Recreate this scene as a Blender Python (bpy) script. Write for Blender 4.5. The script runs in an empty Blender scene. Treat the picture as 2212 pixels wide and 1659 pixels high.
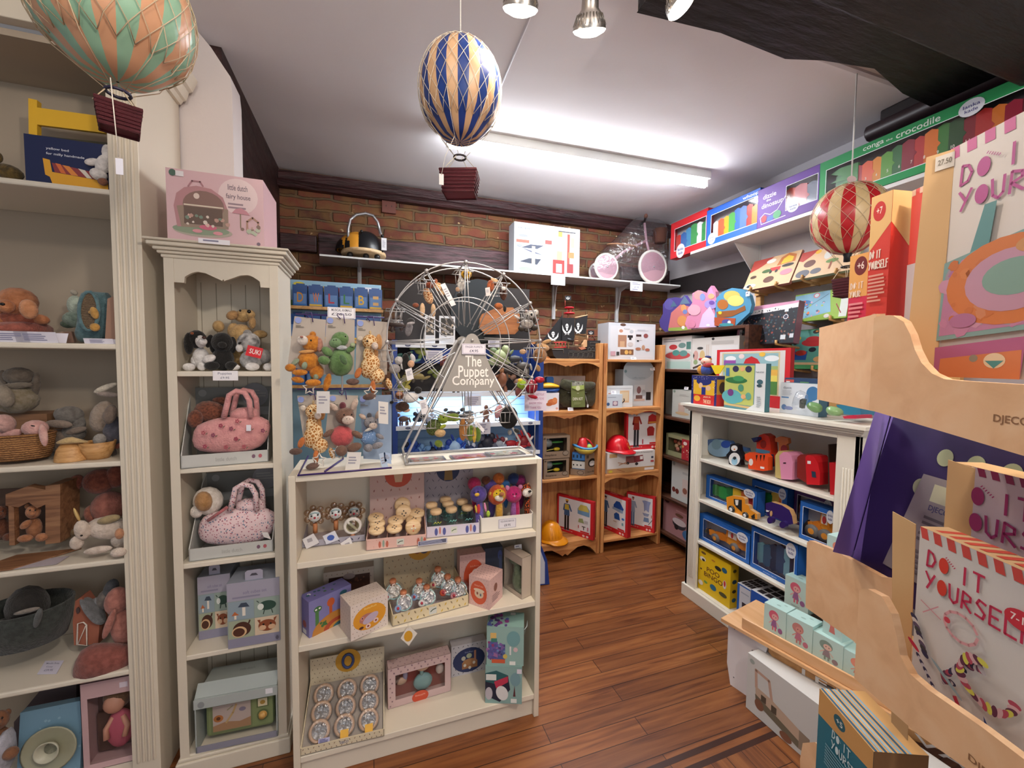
import bpy,math,random
from mathutils import Vector,Matrix
from math import radians,sin,cos,pi,atan2,hypot

# ---------------------------------------------------------------- camera
sc=bpy.context.scene
COL=sc.collection
FPX,EYE=888.5,1.5
_y,_p,_r=radians(18.98),radians(-2.99),radians(.552)
CW=Vector((sin(_y)*cos(_p),cos(_y)*cos(_p),sin(_p)))
CR=Vector((cos(_y),-sin(_y),0));CU=CR.cross(CW)
CR,CU=CR*cos(_r)+CU*sin(_r),CU*cos(_r)-CR*sin(_r)
CC=Vector((0,0,EYE))
cam=bpy.data.cameras.new('camera');camo=bpy.data.objects.new('camera',cam);COL.objects.link(camo)
cam.sensor_width=36;cam.lens=36*FPX/2212;cam.clip_start=.02
_m=Matrix((CR,CU,-CW)).transposed().to_4x4();_m.translation=CC
camo.matrix_world=_m
sc.camera=camo
sc.view_settings.view_transform='Standard';sc.view_settings.look='None'
sc.view_settings.gamma=1;sc.view_settings.use_curve_mapping=False
sc.view_settings.exposure=.72
# ---------------------------------------------------------------- world and lights
wd=bpy.data.worlds.new('world');sc.world=wd;wd.use_nodes=True
wd.node_tree.nodes['Background'].inputs[0].default_value=(.93,.95,1,1)
wd.node_tree.nodes['Background'].inputs[1].default_value=.2

def lamp(kind,name,loc,power,col=(1,1,1),size=.1,aim=None,sy=None,spot=None):
    l=bpy.data.lights.new(name,kind);o=bpy.data.objects.new(name,l);COL.objects.link(o)
    l.energy=power;l.color=col;o.location=loc
    if kind=='AREA':
        l.size=size
        if sy:l.shape='RECTANGLE';l.size_y=sy
    else:l.shadow_soft_size=size
    if spot:l.spot_size=radians(spot);l.spot_blend=.6
    if aim is not None:
        d=Vector(aim)-Vector(loc);o.rotation_euler=d.to_track_quat('-Z','Y').to_euler()
    return o
# unseen area light added behind the camera as assumed window daylight
lamp('AREA','unseen_area_fill',(.6,-2.6,1.6),13,(.95,.97,1),2.4,(.3,2,1.2),sy=1.6)
for p,e in(((.75,-.45,2.6),38),((-.35,.1,2.62),10)):lamp('POINT','unseen_point_fill',p,e,(1,.88,.76),.07)  # unseen point lights added high up to brighten the ceiling

# ---------------------------------------------------------------- points measured on real planes
def ray(x,y):return CW+CR*((x-1106)/FPX)-CU*((y-829.5)/FPX)
def onZ(x,y,z=0):d=ray(x,y);return CC+d*((z-EYE)/d.z)
def onY(x,y,Y):d=ray(x,y);return CC+d*(Y/d.y)
def onX(x,y,X):d=ray(x,y);return CC+d*(X/d.x)
def to_px(P):d=P-CC;w=d.dot(CW);return(1106+FPX*d.dot(CR)/w,829.5-FPX*d.dot(CU)/w)
def on(pl,x,y):
    if pl[0]=='Y':return onY(x,y,pl[1])
    if pl[0]=='X':return onX(x,y,pl[1])
    if pl[0]=='Z':return onZ(x,y,pl[1])
    P,N=pl[1],pl[2]
    d=ray(x,y);return CC+d*((P-CC).dot(N)/d.dot(N))
def depth(p):return(p-CC).dot(CW)

# ---------------------------------------------------------------- materials
_mats={}
def lin(h):
    h=h.lstrip('#');out=[]
    for i in(0,2,4):
        c=int(h[i:i+2],16)/255
        out.append(c/12.92 if c<=.04045 else((c+.055)/1.055)**2.4)
    return(*out,1)
def newmat(key):
    m=bpy.data.materials.new(key);m.use_nodes=True
    nt=m.node_tree;b=nt.nodes['Principled BSDF'];_mats[key]=m
    return m,nt,b
def bump(nt,b,scale,strength,dist=.003,det=4,coord='Object',stretch=None):
    tc=nt.nodes.new('ShaderNodeTexCoord');n=nt.nodes.new('ShaderNodeTexNoise')
    n.inputs['Scale'].default_value=scale;n.inputs['Detail'].default_value=det
    if stretch:
        mp=nt.nodes.new('ShaderNodeMapping');mp.inputs['Scale'].default_value=stretch
        nt.links.new(tc.outputs[coord],mp.inputs[0]);nt.links.new(mp.outputs[0],n.inputs[0])
    else:nt.links.new(tc.outputs[coord],n.inputs[0])
    bp=nt.nodes.new('ShaderNodeBump');bp.inputs['Strength'].default_value=strength
    bp.inputs['Distance'].default_value=dist
    nt.links.new(n.outputs[0],bp.inputs['Height']);nt.links.new(bp.outputs[0],b.inputs['Normal'])
    return n
def mixcol(nt,fac,a,c):
    mx=nt.nodes.new('ShaderNodeMix');mx.data_type='RGBA'
    mx.inputs[6].default_value=a;mx.inputs[7].default_value=c
    if fac is not None:nt.links.new(fac,mx.inputs[0])
    return mx
def ramp(nt,fac,stops):
    r=nt.nodes.new('ShaderNodeValToRGB');e=r.color_ramp.elements
    while len(e)<len(stops):e.new(.5)
    for i,(p,c)in enumerate(stops):e[i].position=p;e[i].color=lin(c)if isinstance(c,str)else(c,c,c,1)
    nt.links.new(fac,r.inputs[0]);return r
def C(h,rough=.55,metal=0):
    """plain printed or painted surface"""
    k=f'{h}_{rough}_{metal}'
    if k in _mats:return _mats[k]
    m,nt,b=newmat(k)
    b.inputs['Base Color'].default_value=lin(h);b.inputs['Roughness'].default_value=rough
    b.inputs['Metallic'].default_value=metal
    return m
def fur(h,h2=None,scale=60):
    k=f'fur{h}{h2}'
    if k in _mats:return _mats[k]
    m,nt,b=newmat(k)
    b.inputs['Roughness'].default_value=.95
    b.inputs['Sheen Weight'].default_value=.25
    n=bump(nt,b,scale*3,.9,.004,5)
    a=lin(h);c=lin(h2)if h2 else tuple(x*.72 for x in a[:3])+(1,)
    n2=nt.nodes.new('ShaderNodeTexNoise');n2.inputs['Scale'].default_value=scale
    tc=nt.nodes.new('ShaderNodeTexCoord');nt.links.new(tc.outputs['Object'],n2.inputs[0])
    r=ramp(nt,n2.outputs[0],[(.35,0.0),(.65,1.0)])
    mx=mixcol(nt,r.outputs[0],c,a);nt.links.new(mx.outputs[2],b.inputs['Base Color'])
    return m
def spotty(base,spot,scale=38,thr=.42):
    k=f'spot{base}{spot}{scale}{thr}'
    if k in _mats:return _mats[k]
    m,nt,b=newmat(k);b.inputs['Roughness'].default_value=.9
    tc=nt.nodes.new('ShaderNodeTexCoord');v=nt.nodes.new('ShaderNodeTexVoronoi')
    v.feature='DISTANCE_TO_EDGE';v.inputs['Scale'].default_value=scale
    nt.links.new(tc.outputs['Object'],v.inputs[0])
    r=ramp(nt,v.outputs[0],[(thr*.22,base),(thr*.22+.03,spot)])
    nt.links.new(r.outputs[0],b.inputs['Base Color']);return m
def dots(base,cols,scale=60,size=.25):
    """printed fabric with small coloured blossoms"""
    k=f'dots{base}{cols}{scale}'
    if k in _mats:return _mats[k]
    m,nt,b=newmat(k);b.inputs['Roughness'].default_value=.85
    tc=nt.nodes.new('ShaderNodeTexCoord');v=nt.nodes.new('ShaderNodeTexVoronoi')
    v.inputs['Scale'].default_value=scale;nt.links.new(tc.outputs['Object'],v.inputs[0])
    sep=nt.nodes.new('ShaderNodeSeparateColor');nt.links.new(v.outputs['Color'],sep.inputs[0])
    st=[(i/len(cols),c)for i,c in enumerate(cols)]
    pal=ramp(nt,sep.outputs[0],st);pal.color_ramp.interpolation='CONSTANT'
    r=ramp(nt,v.outputs['Distance'],[(size,1.0),(size+.05,0.0)])
    mx=mixcol(nt,r.outputs[0],lin(base),lin(base));nt.links.new(pal.outputs[0],mx.inputs[7])
    nt.links.new(mx.outputs[2],b.inputs['Base Color']);return m
def wood(c1,c2,c3=None,axis=0,scale=1.0,rough=.5,gloss=0):
    k=f'wood{c1}{c2}{c3}{axis}{scale}{rough}'
    if k in _mats:return _mats[k]
    m,nt,b=newmat(k);b.inputs['Roughness'].default_value=rough
    st=[9*scale]*3;st[axis]=.9*scale
    tc=nt.nodes.new('ShaderNodeTexCoord');mp=nt.nodes.new('ShaderNodeMapping')
    mp.inputs['Scale'].default_value=st;nt.links.new(tc.outputs['Object'],mp.inputs[0])
    n=nt.nodes.new('ShaderNodeTexNoise');n.inputs['Scale'].default_value=3.5;n.inputs['Detail'].default_value=6
    n.inputs['Distortion'].default_value=.6
    nt.links.new(mp.outputs[0],n.inputs[0])
    r=ramp(nt,n.outputs[0],[(.33,c2),(.5,c1),(.68,c3 or c1)])
    nt.links.new(r.outputs[0],b.inputs['Base Color'])
    bp=nt.nodes.new('ShaderNodeBump');bp.inputs['Strength'].default_value=.15;bp.inputs['Distance'].default_value=.002
    nt.links.new(n.outputs[0],bp.inputs['Height']);nt.links.new(bp.outputs[0],b.inputs['Normal'])
    return m
def clear(tint='#ffffff',amount=.14,rough=.08):
    """thin clear plastic"""
    k=f'clear{tint}{amount}{rough}'
    if k in _mats:return _mats[k]
    m,nt,b=newmat(k);nt.nodes.remove(b)
    t=nt.nodes.new('ShaderNodeBsdfTransparent');t.inputs[0].default_value=lin(tint)
    g=nt.nodes.new('ShaderNodeBsdfGlossy');g.inputs['Roughness'].default_value=rough
    mx=nt.nodes.new('ShaderNodeMixShader');fr=nt.nodes.new('ShaderNodeLayerWeight');pw=nt.nodes.new('ShaderNodeMath');pw.operation='POWER';pw.inputs[1].default_value=4
    nt.links.new(fr.outputs['Facing'],pw.inputs[0]);ad=nt.nodes.new('ShaderNodeMath');ad.operation='MULTIPLY_ADD';ad.inputs[1].default_value=.5;ad.inputs[2].default_value=amount*.3
    nt.links.new(pw.outputs[0],ad.inputs[0]);nt.links.new(ad.outputs[0],mx.inputs[0])
    nt.links.new(t.outputs[0],mx.inputs[1]);nt.links.new(g.outputs[0],mx.inputs[2])
    nt.links.new(mx.outputs[0],nt.nodes['Material Output'].inputs[0])
    return m
def wrap_plastic():
    """crinkled cellophane"""
    k='cellophane'
    if k in _mats:return _mats[k]
    m=clear('#fafcff',.45,.22);_mats.pop('clear#fafcff0.450.22');_mats[k]=m
    nt=m.node_tree;g=[n for n in nt.nodes if n.type=='BSDF_GLOSSY'][0]
    n=nt.nodes.new('ShaderNodeTexNoise');n.inputs['Scale'].default_value=28;n.inputs['Detail'].default_value=3
    bp=nt.nodes.new('ShaderNodeBump');bp.inputs['Strength'].default_value=1;bp.inputs['Distance'].default_value=.02
    tc=nt.nodes.new('ShaderNodeTexCoord');nt.links.new(tc.outputs['Object'],n.inputs[0])
    nt.links.new(n.outputs[0],bp.inputs['Height']);nt.links.new(bp.outputs[0],g.inputs['Normal'])
    return m
def glow(h,s):
    k=f'glow{h}{s}'
    if k in _mats:return _mats[k]
    m,nt,b=newmat(k)
    b.inputs['Base Color'].default_value=lin(h);b.inputs['Emission Color'].default_value=lin(h)
    b.inputs['Emission Strength'].default_value=s;return m
def paint(h,rough=.42,brush=(1,1,1)):
    """brushed furniture paint"""
    k=f'paint{h}{rough}{brush}'
    if k in _mats:return _mats[k]
    m,nt,b=newmat(k);b.inputs['Base Color'].default_value=lin(h);b.inputs['Roughness'].default_value=rough
    bump(nt,b,60,.12,.002,5,stretch=brush);return m
def weave(h,h2,scale=220):
    k=f'weave{h}{h2}{scale}'
    if k in _mats:return _mats[k]
    m,nt,b=newmat(k);b.inputs['Roughness'].default_value=.7
    tc=nt.nodes.new('ShaderNodeTexCoord');w=nt.nodes.new('ShaderNodeTexWave')
    w.bands_direction='Z';w.inputs['Scale'].default_value=scale;w.inputs['Distortion'].default_value=3
    w.inputs['Detail Scale'].default_value=4
    nt.links.new(tc.outputs['Object'],w.inputs[0])
    r=ramp(nt,w.outputs[0],[(.2,h2),(.6,h)]);nt.links.new(r.outputs[0],b.inputs['Base Color'])
    bp=nt.nodes.new('ShaderNodeBump');bp.inputs['Strength'].default_value=1;bp.inputs['Distance'].default_value=.003
    nt.links.new(w.outputs[0],bp.inputs['Height']);nt.links.new(bp.outputs[0],b.inputs['Normal']);return m

def mt(m):return C(m)if isinstance(m,str)else m

# ---------------------------------------------------------------- frames and mesh builder
class Fr:
    """a face of a thing: origin, right, up, outward normal"""
    def __init__(s,O,U,V=None):
        s.O=Vector(O);s.U=Vector(U).normalized();s.V=Vector(V or(0,0,1)).normalized()
        s.N=s.U.cross(s.V).normalized()
    def p(s,u,v,n=0):return s.O+s.U*u+s.V*v+s.N*n
    def shift(s,u=0,v=0,n=0):f=Fr(s.p(u,v,n),s.U,s.V);return f
    def turn(s,deg,lean=0):
        q=Matrix.Rotation(radians(deg),3,s.V);f=Fr(s.O,q@s.U,s.V)
        if lean:f.V=Matrix.Rotation(radians(lean),3,f.U)@f.V;f.N=f.U.cross(f.V)
        return f
FX=Fr((0,0,0),(1,0,0))
_txt={}
def textmesh(s):
    if s in _txt:return _txt[s]
    c=bpy.data.curves.new('t','FONT');c.body=s;c.size=1;c.resolution_u=3;c.fill_mode='FRONT'
    c.offset=.012
    o=bpy.data.objects.new('t',c);COL.objects.link(o)
    me=bpy.data.meshes.new_from_object(o)
    v=[tuple(q.co)[:2]for q in me.vertices];f=[tuple(p.vertices)for p in me.polygons]
    COL.objects.unlink(o);bpy.data.objects.remove(o);bpy.data.curves.remove(c);bpy.data.meshes.remove(me)
    xs=[a[0]for a in v];ys=[a[1]for a in v]
    r=([((a-min(xs))/(max(xs)-min(xs)),(b-min(ys))/(max(ys)-min(ys)))for a,b in v],f,(max(xs)-min(xs))/(max(ys)-min(ys)))
    _txt[s]=r;return r
class G:
    def __init__(s):s.v=[];s.f=[];s.mi=[];s.sm=[];s.mats=[]
    def idx(s,m):
        m=mt(m)
        if m not in s.mats:s.mats.append(m)
        return s.mats.index(m)
    def add(s,vs,fs,m,smooth=False):
        b=len(s.v);i=s.idx(m);s.v+=[Vector(q)for q in vs]
        for f in fs:s.f.append([b+k for k in f]);s.mi.append(i);s.sm.append(smooth)
        return s
    def fbox(s,F,u0,u1,v0,v1,n0,n1,m):
        n0,n1=min(n0,n1),max(n0,n1)
        P=[F.p(u,v,n)for n in(n0,n1)for v in(v0,v1)for u in(u0,u1)]
        return s.add(P,[(1,0,2,3),(4,5,7,6),(0,1,5,4),(3,2,6,7),(2,0,4,6),(1,3,7,5)],m)
    def box(s,x0,x1,y0,y1,z0,z1,m):return s.fbox(FX,x0,x1,z0,z1,-y1,-y0,m)
    def ext(s,F,pts,n0,n1,m,side=None,smooth=False):
        k=len(pts)
        a=sum(pts[i][0]*pts[(i+1)%k][1]-pts[(i+1)%k][0]*pts[i][1]for i in range(k))
        if a<0:pts=pts[::-1]
        P=[F.p(u,v,n0)for u,v in pts]+[F.p(u,v,n1)for u,v in pts]
        s.add(P,[tuple(range(k,2*k)),tuple(range(k-1,-1,-1))],m)
        return s.add(P,[(i,(i+1)%k,k+(i+1)%k,k+i)for i in range(k)],side or m,smooth)
    def flat(s,F,pts,n,m):
        k=len(pts)
        a=sum(pts[i][0]*pts[(i+1)%k][1]-pts[(i+1)%k][0]*pts[i][1]for i in range(k))
        if a<0:pts=pts[::-1]
        return s.add([F.p(u,v,n)for u,v in pts],[tuple(range(k))],m)
    def text(s,F,t,u0,v0,u1,v1,n,m):
        """lettering fitted between two corners"""
        vs,fs,asp=textmesh(t)
        return s.add([F.p(u0+a*(u1-u0),v0+b*(v1-v0),n)for a,b in vs],fs,m)
    def tube(s,pts,r,m,k=6,closed=False,r2=None):
        pts=[Vector(p)for p in pts];n=len(pts);vs=[]
        up=Vector((.12,.31,.94));last=None
        for i,p in enumerate(pts):
            a=pts[(i-1)%n]if(i or closed)else pts[0];b=pts[(i+1)%n]if(i<n-1 or closed)else pts[-1]
            d=(b-a).normalized()
            if last is None:x=d.cross(up);x=x if x.length>.05 else d.cross(Vector((1,0,0)))
            else:x=last-d*last.dot(d)
            x.normalize();last=x;y=d.cross(x)
            rr=r if r2 is None else r+(r2-r)*i/max(1,n-1)
            for j in range(k):t=2*pi*j/k;vs.append(p+x*(rr*cos(t))+y*(rr*sin(t)))
        fs=[]
        for i in range(n if closed else n-1):
            for j in range(k):
                a=i*k+j;b=i*k+(j+1)%k;c=((i+1)%n)*k+(j+1)%k;d=((i+1)%n)*k+j
                fs.append((a,b,c,d))
        if not closed:fs+=[tuple(range(k-1,-1,-1)),tuple(range((n-1)*k,n*k))]
        return s.add(vs,fs,m,True)
    def ell(s,c,ax,m,k=14,h=9):
        """ellipsoid from centre and three half-axis vectors"""
        c=Vector(c);A,B,D=[Vector(a)for a in ax]
        if A.cross(B).dot(D)<0:B=-B
        vs=[c+D];
        for i in range(1,h):
            t=pi*i/h
            for j in range(k):q=2*pi*j/k;vs.append(c+A*(sin(t)*cos(q))+B*(sin(t)*sin(q))+D*cos(t))
        vs.append(c-D);fs=[(0,1+j,1+(j+1)%k)for j in range(k)]
        for i in range(h-2):
            for j in range(k):a=1+i*k+j;b=1+i*k+(j+1)%k;fs.append((a,a+k,b+k,b))
        e=len(vs)-1;o=1+(h-2)*k;fs+=[(e,o+(j+1)%k,o+j)for j in range(k)]
        return s.add(vs,fs,m,True)
    def ball(s,c,r,m,k=10,h=7):return s.ell(c,((r,0,0),(0,r,0),(0,0,r)),m,k,h)
    def lathe(s,prof,c,m,k=24,axis=(0,0,1),smooth=True,seg_m=None):
        c=Vector(c);D=Vector(axis).normalized()
        A=D.cross(Vector((0,1,0)));A=A if A.length>.1 else D.cross(Vector((1,0,0)));A.normalize();B=D.cross(A)
        vs=[c+A*(r*cos(2*pi*j/k))+B*(r*sin(2*pi*j/k))+D*z for r,z in prof for j in range(k)]
        b=len(s.v);s.v+=vs
        for i in range(len(prof)-1):
            for j in range(k):
                s.f.append([b+i*k+j,b+i*k+(j+1)%k,b+(i+1)*k+(j+1)%k,b+(i+1)*k+j])
                s.mi.append(s.idx(seg_m(j,i)if seg_m else m));s.sm.append(smooth)
        return s
    def build(s,name,parent=None,at=None,bevel=0):
        if at is None:at=Vector((0,0,0))
        else:at=Vector(at)
        base=parent['_o']if parent is not None else None
        off=Vector(base)if base is not None else at
        me=bpy.data.meshes.new(name)
        me.from_pydata([tuple(q-off)for q in s.v],[],s.f)
        for m in s.mats:me.materials.append(m)
        me.polygons.foreach_set('material_index',s.mi);me.polygons.foreach_set('use_smooth',s.sm)
        me.update()
        o=bpy.data.objects.new(name,me);COL.objects.link(o)
        if parent is not None:o.parent=parent
        else:o.location=at
        o['_o']=tuple(off)
        if bevel:
            b=o.modifiers.new('bevel','BEVEL');b.width=bevel;b.segments=2;b.limit_method='ANGLE';b.angle_limit=radians(40)
        return o
def tag(o,label,cat,group=None):
    o['label']=label;o['category']=cat
    if group:o['group']=group
    return o
def thing(name,label,cat,at,group=None):
    o=bpy.data.objects.new(name,None);COL.objects.link(o);o.location=Vector(at);o['_o']=tuple(at)
    o.empty_display_size=.05
    return tag(o,label,cat,group)
def struct(o):o['kind']='structure';return o

# ---------------------------------------------------------------- printing on faces
def draw(g,F,W,H,art,n0=.0004):
    """art in fractions of the face: u from the left, v from the TOP"""
    U=lambda u:u*W;V=lambda v:(1-v)*H
    for i,a in enumerate(art):
        n=n0+i*.00012;k=a[0]
        if k=='r':_,x0,y0,x1,y1,c=a;g.flat(F,[(U(x0),V(y1)),(U(x1),V(y1)),(U(x1),V(y0)),(U(x0),V(y0))],n,c)
        elif k=='e':
            _,x,y,rx,ry,c=a[:6];t0=radians(a[6])if len(a)>6 else 0
            P=[]
            for j in range(22):
                t=2*pi*j/22;ex,ey=rx*W*cos(t),ry*H*sin(t)
                P.append((U(x)+ex*cos(t0)-ey*sin(t0),V(y)+ex*sin(t0)+ey*cos(t0)))
            g.flat(F,P,n,c)
        elif k=='p':g.flat(F,[(U(x),V(y))for x,y in a[1]],n,a[2])
        elif k=='t':_,s,x0,y0,x1,y1,c=a;g.text(F,s,U(x0),V(y1),U(x1),V(y0),n,c)
        elif k=='l':
            P=[Vector((U(x),V(y)))for x,y in a[1]];w=a[2]*H/2
            for p,q in zip(P[:-1],P[1:]):
                d=q-p
                if d.length==0:continue
                d.normalize();e=Vector((-d.y,d.x))*w;p2=p-d*w*.5;q2=q+d*w*.5
                g.flat(F,[tuple(p2-e),tuple(q2-e),tuple(q2+e),tuple(p2+e)],n,a[3])
        elif k=='s':
            _,x0,y0,x1,y1,cnt,sz,cs,seed=a;R=random.Random(seed)
            for _i in range(cnt):
                x=U(R.uniform(x0,x1));y=V(R.uniform(y0,y1));q=R.uniform(.5,1.3)*sz*H;t=R.uniform(0,6.28)
                P=[(x+q*(.6+.4*R.random())*cos(t+2*pi*j/6),y+q*(.6+.4*R.random())*sin(t+2*pi*j/6))for j in range(6)]
                g.flat(F,P,n+R.random()*.00008,R.choice(cs))
        elif k=='g':
            _,x0,y0,x1,y1,nx,ny,mw,mh,cs,sl=a
            for b in range(ny):
                for c_ in range(nx):
                    x=U(x0+(x1-x0)*(c_+.5+(.5 if b%2 else 0)*.8)/(nx+.5));y=V(y0+(y1-y0)*(b+.5)/ny)
                    t=radians(sl*(1 if(b+c_)%2 else-1));mx,my=mw*W/2,mh*H/2
                    Q=[(-mx,0),(0,-my),(mx,0),(0,my)]
                    g.flat(F,[(x+p*cos(t)-q*sin(t),y+p*sin(t)+q*cos(t))for p,q in Q],n,cs[(b+c_)%len(cs)])
def lines(x0,y0,x1,y1,n,c,seed=1,fill=.5):
    """rows of small unreadable print"""
    R=random.Random(seed);out=[];h=(y1-y0)/n
    for i in range(n):
        out.append(('r',x0,y0+i*h+h*.2,x0+(x1-x0)*R.uniform(.6,1),y0+i*h+h*(.2+fill),c))
    return out
class _Carton:pass
def face(pl,bl,br,tl=None,z=None):
    """frame of an upright front face from its two lower corners (and the top)"""
    A=on(pl,*bl);B=on(pl,*br);zz=(A.z+B.z)/2 if z is None else z;A.z=zz;B.z=zz
    W=(B-A).length;F=Fr(A,B-A)
    H=None
    if tl is not None:
        P=on(('P',A,F.N),*tl);H=P.z-zz
    return F,W,H
def carton(name,label,cat,pl,bl,br,tl,d,col,art=(),side=None,top=None,sideart=(),topart=(),group=None,lean=0,left=(),z=None,parts=None,shift=0):
    """cardboard box standing on something; pl gives the plane its lower front corners lie on"""
    F,W,H=face(pl,bl,br,tl,z)
    if shift:F=F.shift(n=-shift)
    if lean:F=F.turn(0,lean)
    g=G();side=side or col;top=top or side
    g.fbox(F,0,W,0,H,-d,0,side)
    g.flat(F,[(0,0),(W,0),(W,H),(0,H)],.0002,col)
    draw(g,F,W,H,art)
    Rf=Fr(F.p(W,0,0),-F.N,F.V);Lf=Fr(F.p(0,0,-d),F.N,F.V);Tf=Fr(F.p(0,H,0),F.U,-F.N)
    if sideart:draw(g,Rf,d,H,sideart)
    if left:draw(g,Lf,d,H,left)
    g.flat(Tf,[(0,0),(W,0),(W,d),(0,d)],.0002,top)
    if topart:draw(g,Tf,W,d,topart)
    at=F.p(W/2,0,-d/2)
    if parts is None:
        o=g.build(name,at=at);tag(o,label,cat,group)
    else:
        o=thing(name,label,cat,at,group);g.build('carton',o)
    r=_Carton();r.F,r.W,r.H,r.d,r.o,r.R,r.L,r.T=F,W,H,d,o,Rf,Lf,Tf
    return r
def window_box(name,label,cat,pl,bl,br,tl,d,col,win,inside,art=(),inner='#d8d4cc',side=None,top=None,group=None,topart=(),lean=0,sideart=(),z=None,toy='toy',pane=True,rim='#e8eef4',shift=0,left=()):
    """carton with a cut-out front, a toy inside and a clear pane; win = (u0,v0,u1,v1) from top left"""
    F,W,H=face(pl,bl,br,tl,z)
    if shift:F=F.shift(n=-shift)
    if lean:F=F.turn(0,lean)
    side=side or col;top=top or side;t=.0015
    at=F.p(W/2,0,-d/2);o=thing(name,label,cat,at,group)
    g=G()
    g.fbox(F,0,W,0,H,-d,-d+t,inner);g.fbox(F,0,t,0,H,-d,0,side);g.fbox(F,W-t,W,0,H,-d,0,side)
    g.fbox(F,0,W,0,t,-d,0,side);g.fbox(F,0,W,H-t,H,-d,0,top)
    u0,v0,u1,v1=win;a,b,c_,e=u0*W,u1*W,(1-v1)*H,(1-v0)*H
    for q in((0,W,0,c_),(0,W,e,H),(0,a,c_,e),(b,W,c_,e)):g.fbox(F,q[0],q[1],q[2],q[3],-.001,0,col)
    if rim:
        q=min(W,H)*.012
        for r_ in((a-q,b+q,c_-q,c_),(a-q,b+q,e,e+q),(a-q,a,c_,e),(b,b+q,c_,e)):g.fbox(F,r_[0],r_[1],r_[2],r_[3],0,.0003,rim)
    draw(g,F,W,H,art,.0006)
    Rf=Fr(F.p(W,0,0),-F.N,F.V);Tf=Fr(F.p(0,H,0),F.U,-F.N);Lf=Fr(F.p(0,0,-d),F.N,F.V)
    if topart:draw(g,Tf,W,d,topart)
    if sideart:draw(g,Rf,d,H,sideart)
    if left:draw(g,Lf,d,H,left)
    g.build('carton',o)
    k=G();inside(k,F.shift(n=-d*.5),W,H,d);k.build(toy,o)
    if pane:
        p=G();p.fbox(F,a,b,c_,e,-.0022,-.0014,clear());p.build('window',o)
    r=_Carton();r.F,r.W,r.H,r.d,r.o=F,W,H,d,o
    return r
def card(name,label,pl,c,w,h,text=(),col='#f2f0f4',lean=8,heading=0,border=None,cat='price card',z=None,group=None,U=None):
    """small upright price card; c is the pixel of its lower middle on the plane pl"""
    P=on(pl,*c)
    if z is not None:P.z=z
    F=Fr(P,U or(1,0,0)).turn(heading,-abs(lean));F=F.shift(u=-w/2)
    g=G();g.fbox(F,0,w,0,h,-.0008,0,col)
    a=[]
    if border:a+=[('r',.03,.05,.97,.95,border),('r',.045,.08,.955,.92,col)]
    for i,t in enumerate(text):
        n=len(text);y=.14+i*.74/n;q=.74/n*.62
        if t[0]=='~':a+=lines(.15,y,.85,y+q,1,'#8a88a0',i+3,.7)
        else:a.append(('t',t,.14,y,.86,y+q,'#55555f'))
    draw(g,F,w,h,a)
    return tag(g.build(name,at=F.p(w/2,0,0)),label,cat,group)
# ---------------------------------------------------------------- soft toys measured on a plane
def blob(g,pl,x,y,rx,ry,m,ang=0,dy=0,th=None,k=14):
    """ellipsoid whose outline has its centre and radii in photo pixels on plane pl; dy pushes it back, th = thickness ratio"""
    P=on(pl,x,y)
    if pl[0]=='Y':H,N=Vector((1,0,0)),Vector((0,1,0))
    elif pl[0]=='X':H,N=Vector((0,-1,0)),Vector((1,0,0))
    else:N=-pl[2];H=Vector((0,0,1)).cross(N)*-1;H.normalize()
    if pl[0]=='P' and H.dot(CR)<0:H=-H
    Zv=Vector((0,0,1))
    mx=(on(pl,x+5,y)-P).dot(H)/5;my=abs((on(pl,x,y-5)-P).z)/5
    t=radians(ang);c,s_=cos(t),sin(t)
    a=H*(rx*mx*c)+Zv*(rx*my*s_);b=H*(-ry*mx*s_)+Zv*(ry*my*c)
    q=(th if th else .85)*min(a.length,b.length)
    s2=1+(dy/max(depth(P),.1))*1.0
    return g.ell(CC+(P-CC)*s2,(a*s2,b*s2,N*q),m,k,10)
def blobs(g,pl,L):
    for q in L:blob(g,pl,q[0],q[1],q[2],q[3],q[4],*(q[5:]if len(q)>5 else()))
def plush(name,label,cat,pl,parts,base=None,group=None):
    """parts: {part name: [blob tuples]}; several keys may repeat with a trailing space"""
    L=[b for p in parts.values()for b in p]
    low=max(L,key=lambda b:b[1]+b[3]);bx=base or(sum(b[0]for b in L)/len(L),low[1]+low[3])
    P=on(pl,*bx);o=thing(name,label,cat,P,group)
    all_parts(parts,pl,o)
    return o
PAIRS=('ear','eye','leg','arm','paw','foot','fin','leaf','ribbon','nostril','hat')
def add_part(nm,bl,pl,o):
    for q in([[b]for b in bl]if nm in PAIRS else[bl]):g=G();blobs(g,pl,q);g.build(nm,o)
FACE=('ear','eye','muzzle','nose','nostril','horn','beak','mane','hair','face','crest','forelock','trunk','brow','snout','stripe')
def all_parts(parts,pl,o):
    h=None
    if 'head' in parts:g=G();blobs(g,pl,parts['head']);h=g.build('head',o)
    for nm,bl in parts.items():
        if nm!='head':k=nm.strip();add_part(k,bl,pl,h if h and k in FACE else o)
EYEM=C('#0c0a0a',.15)
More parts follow.
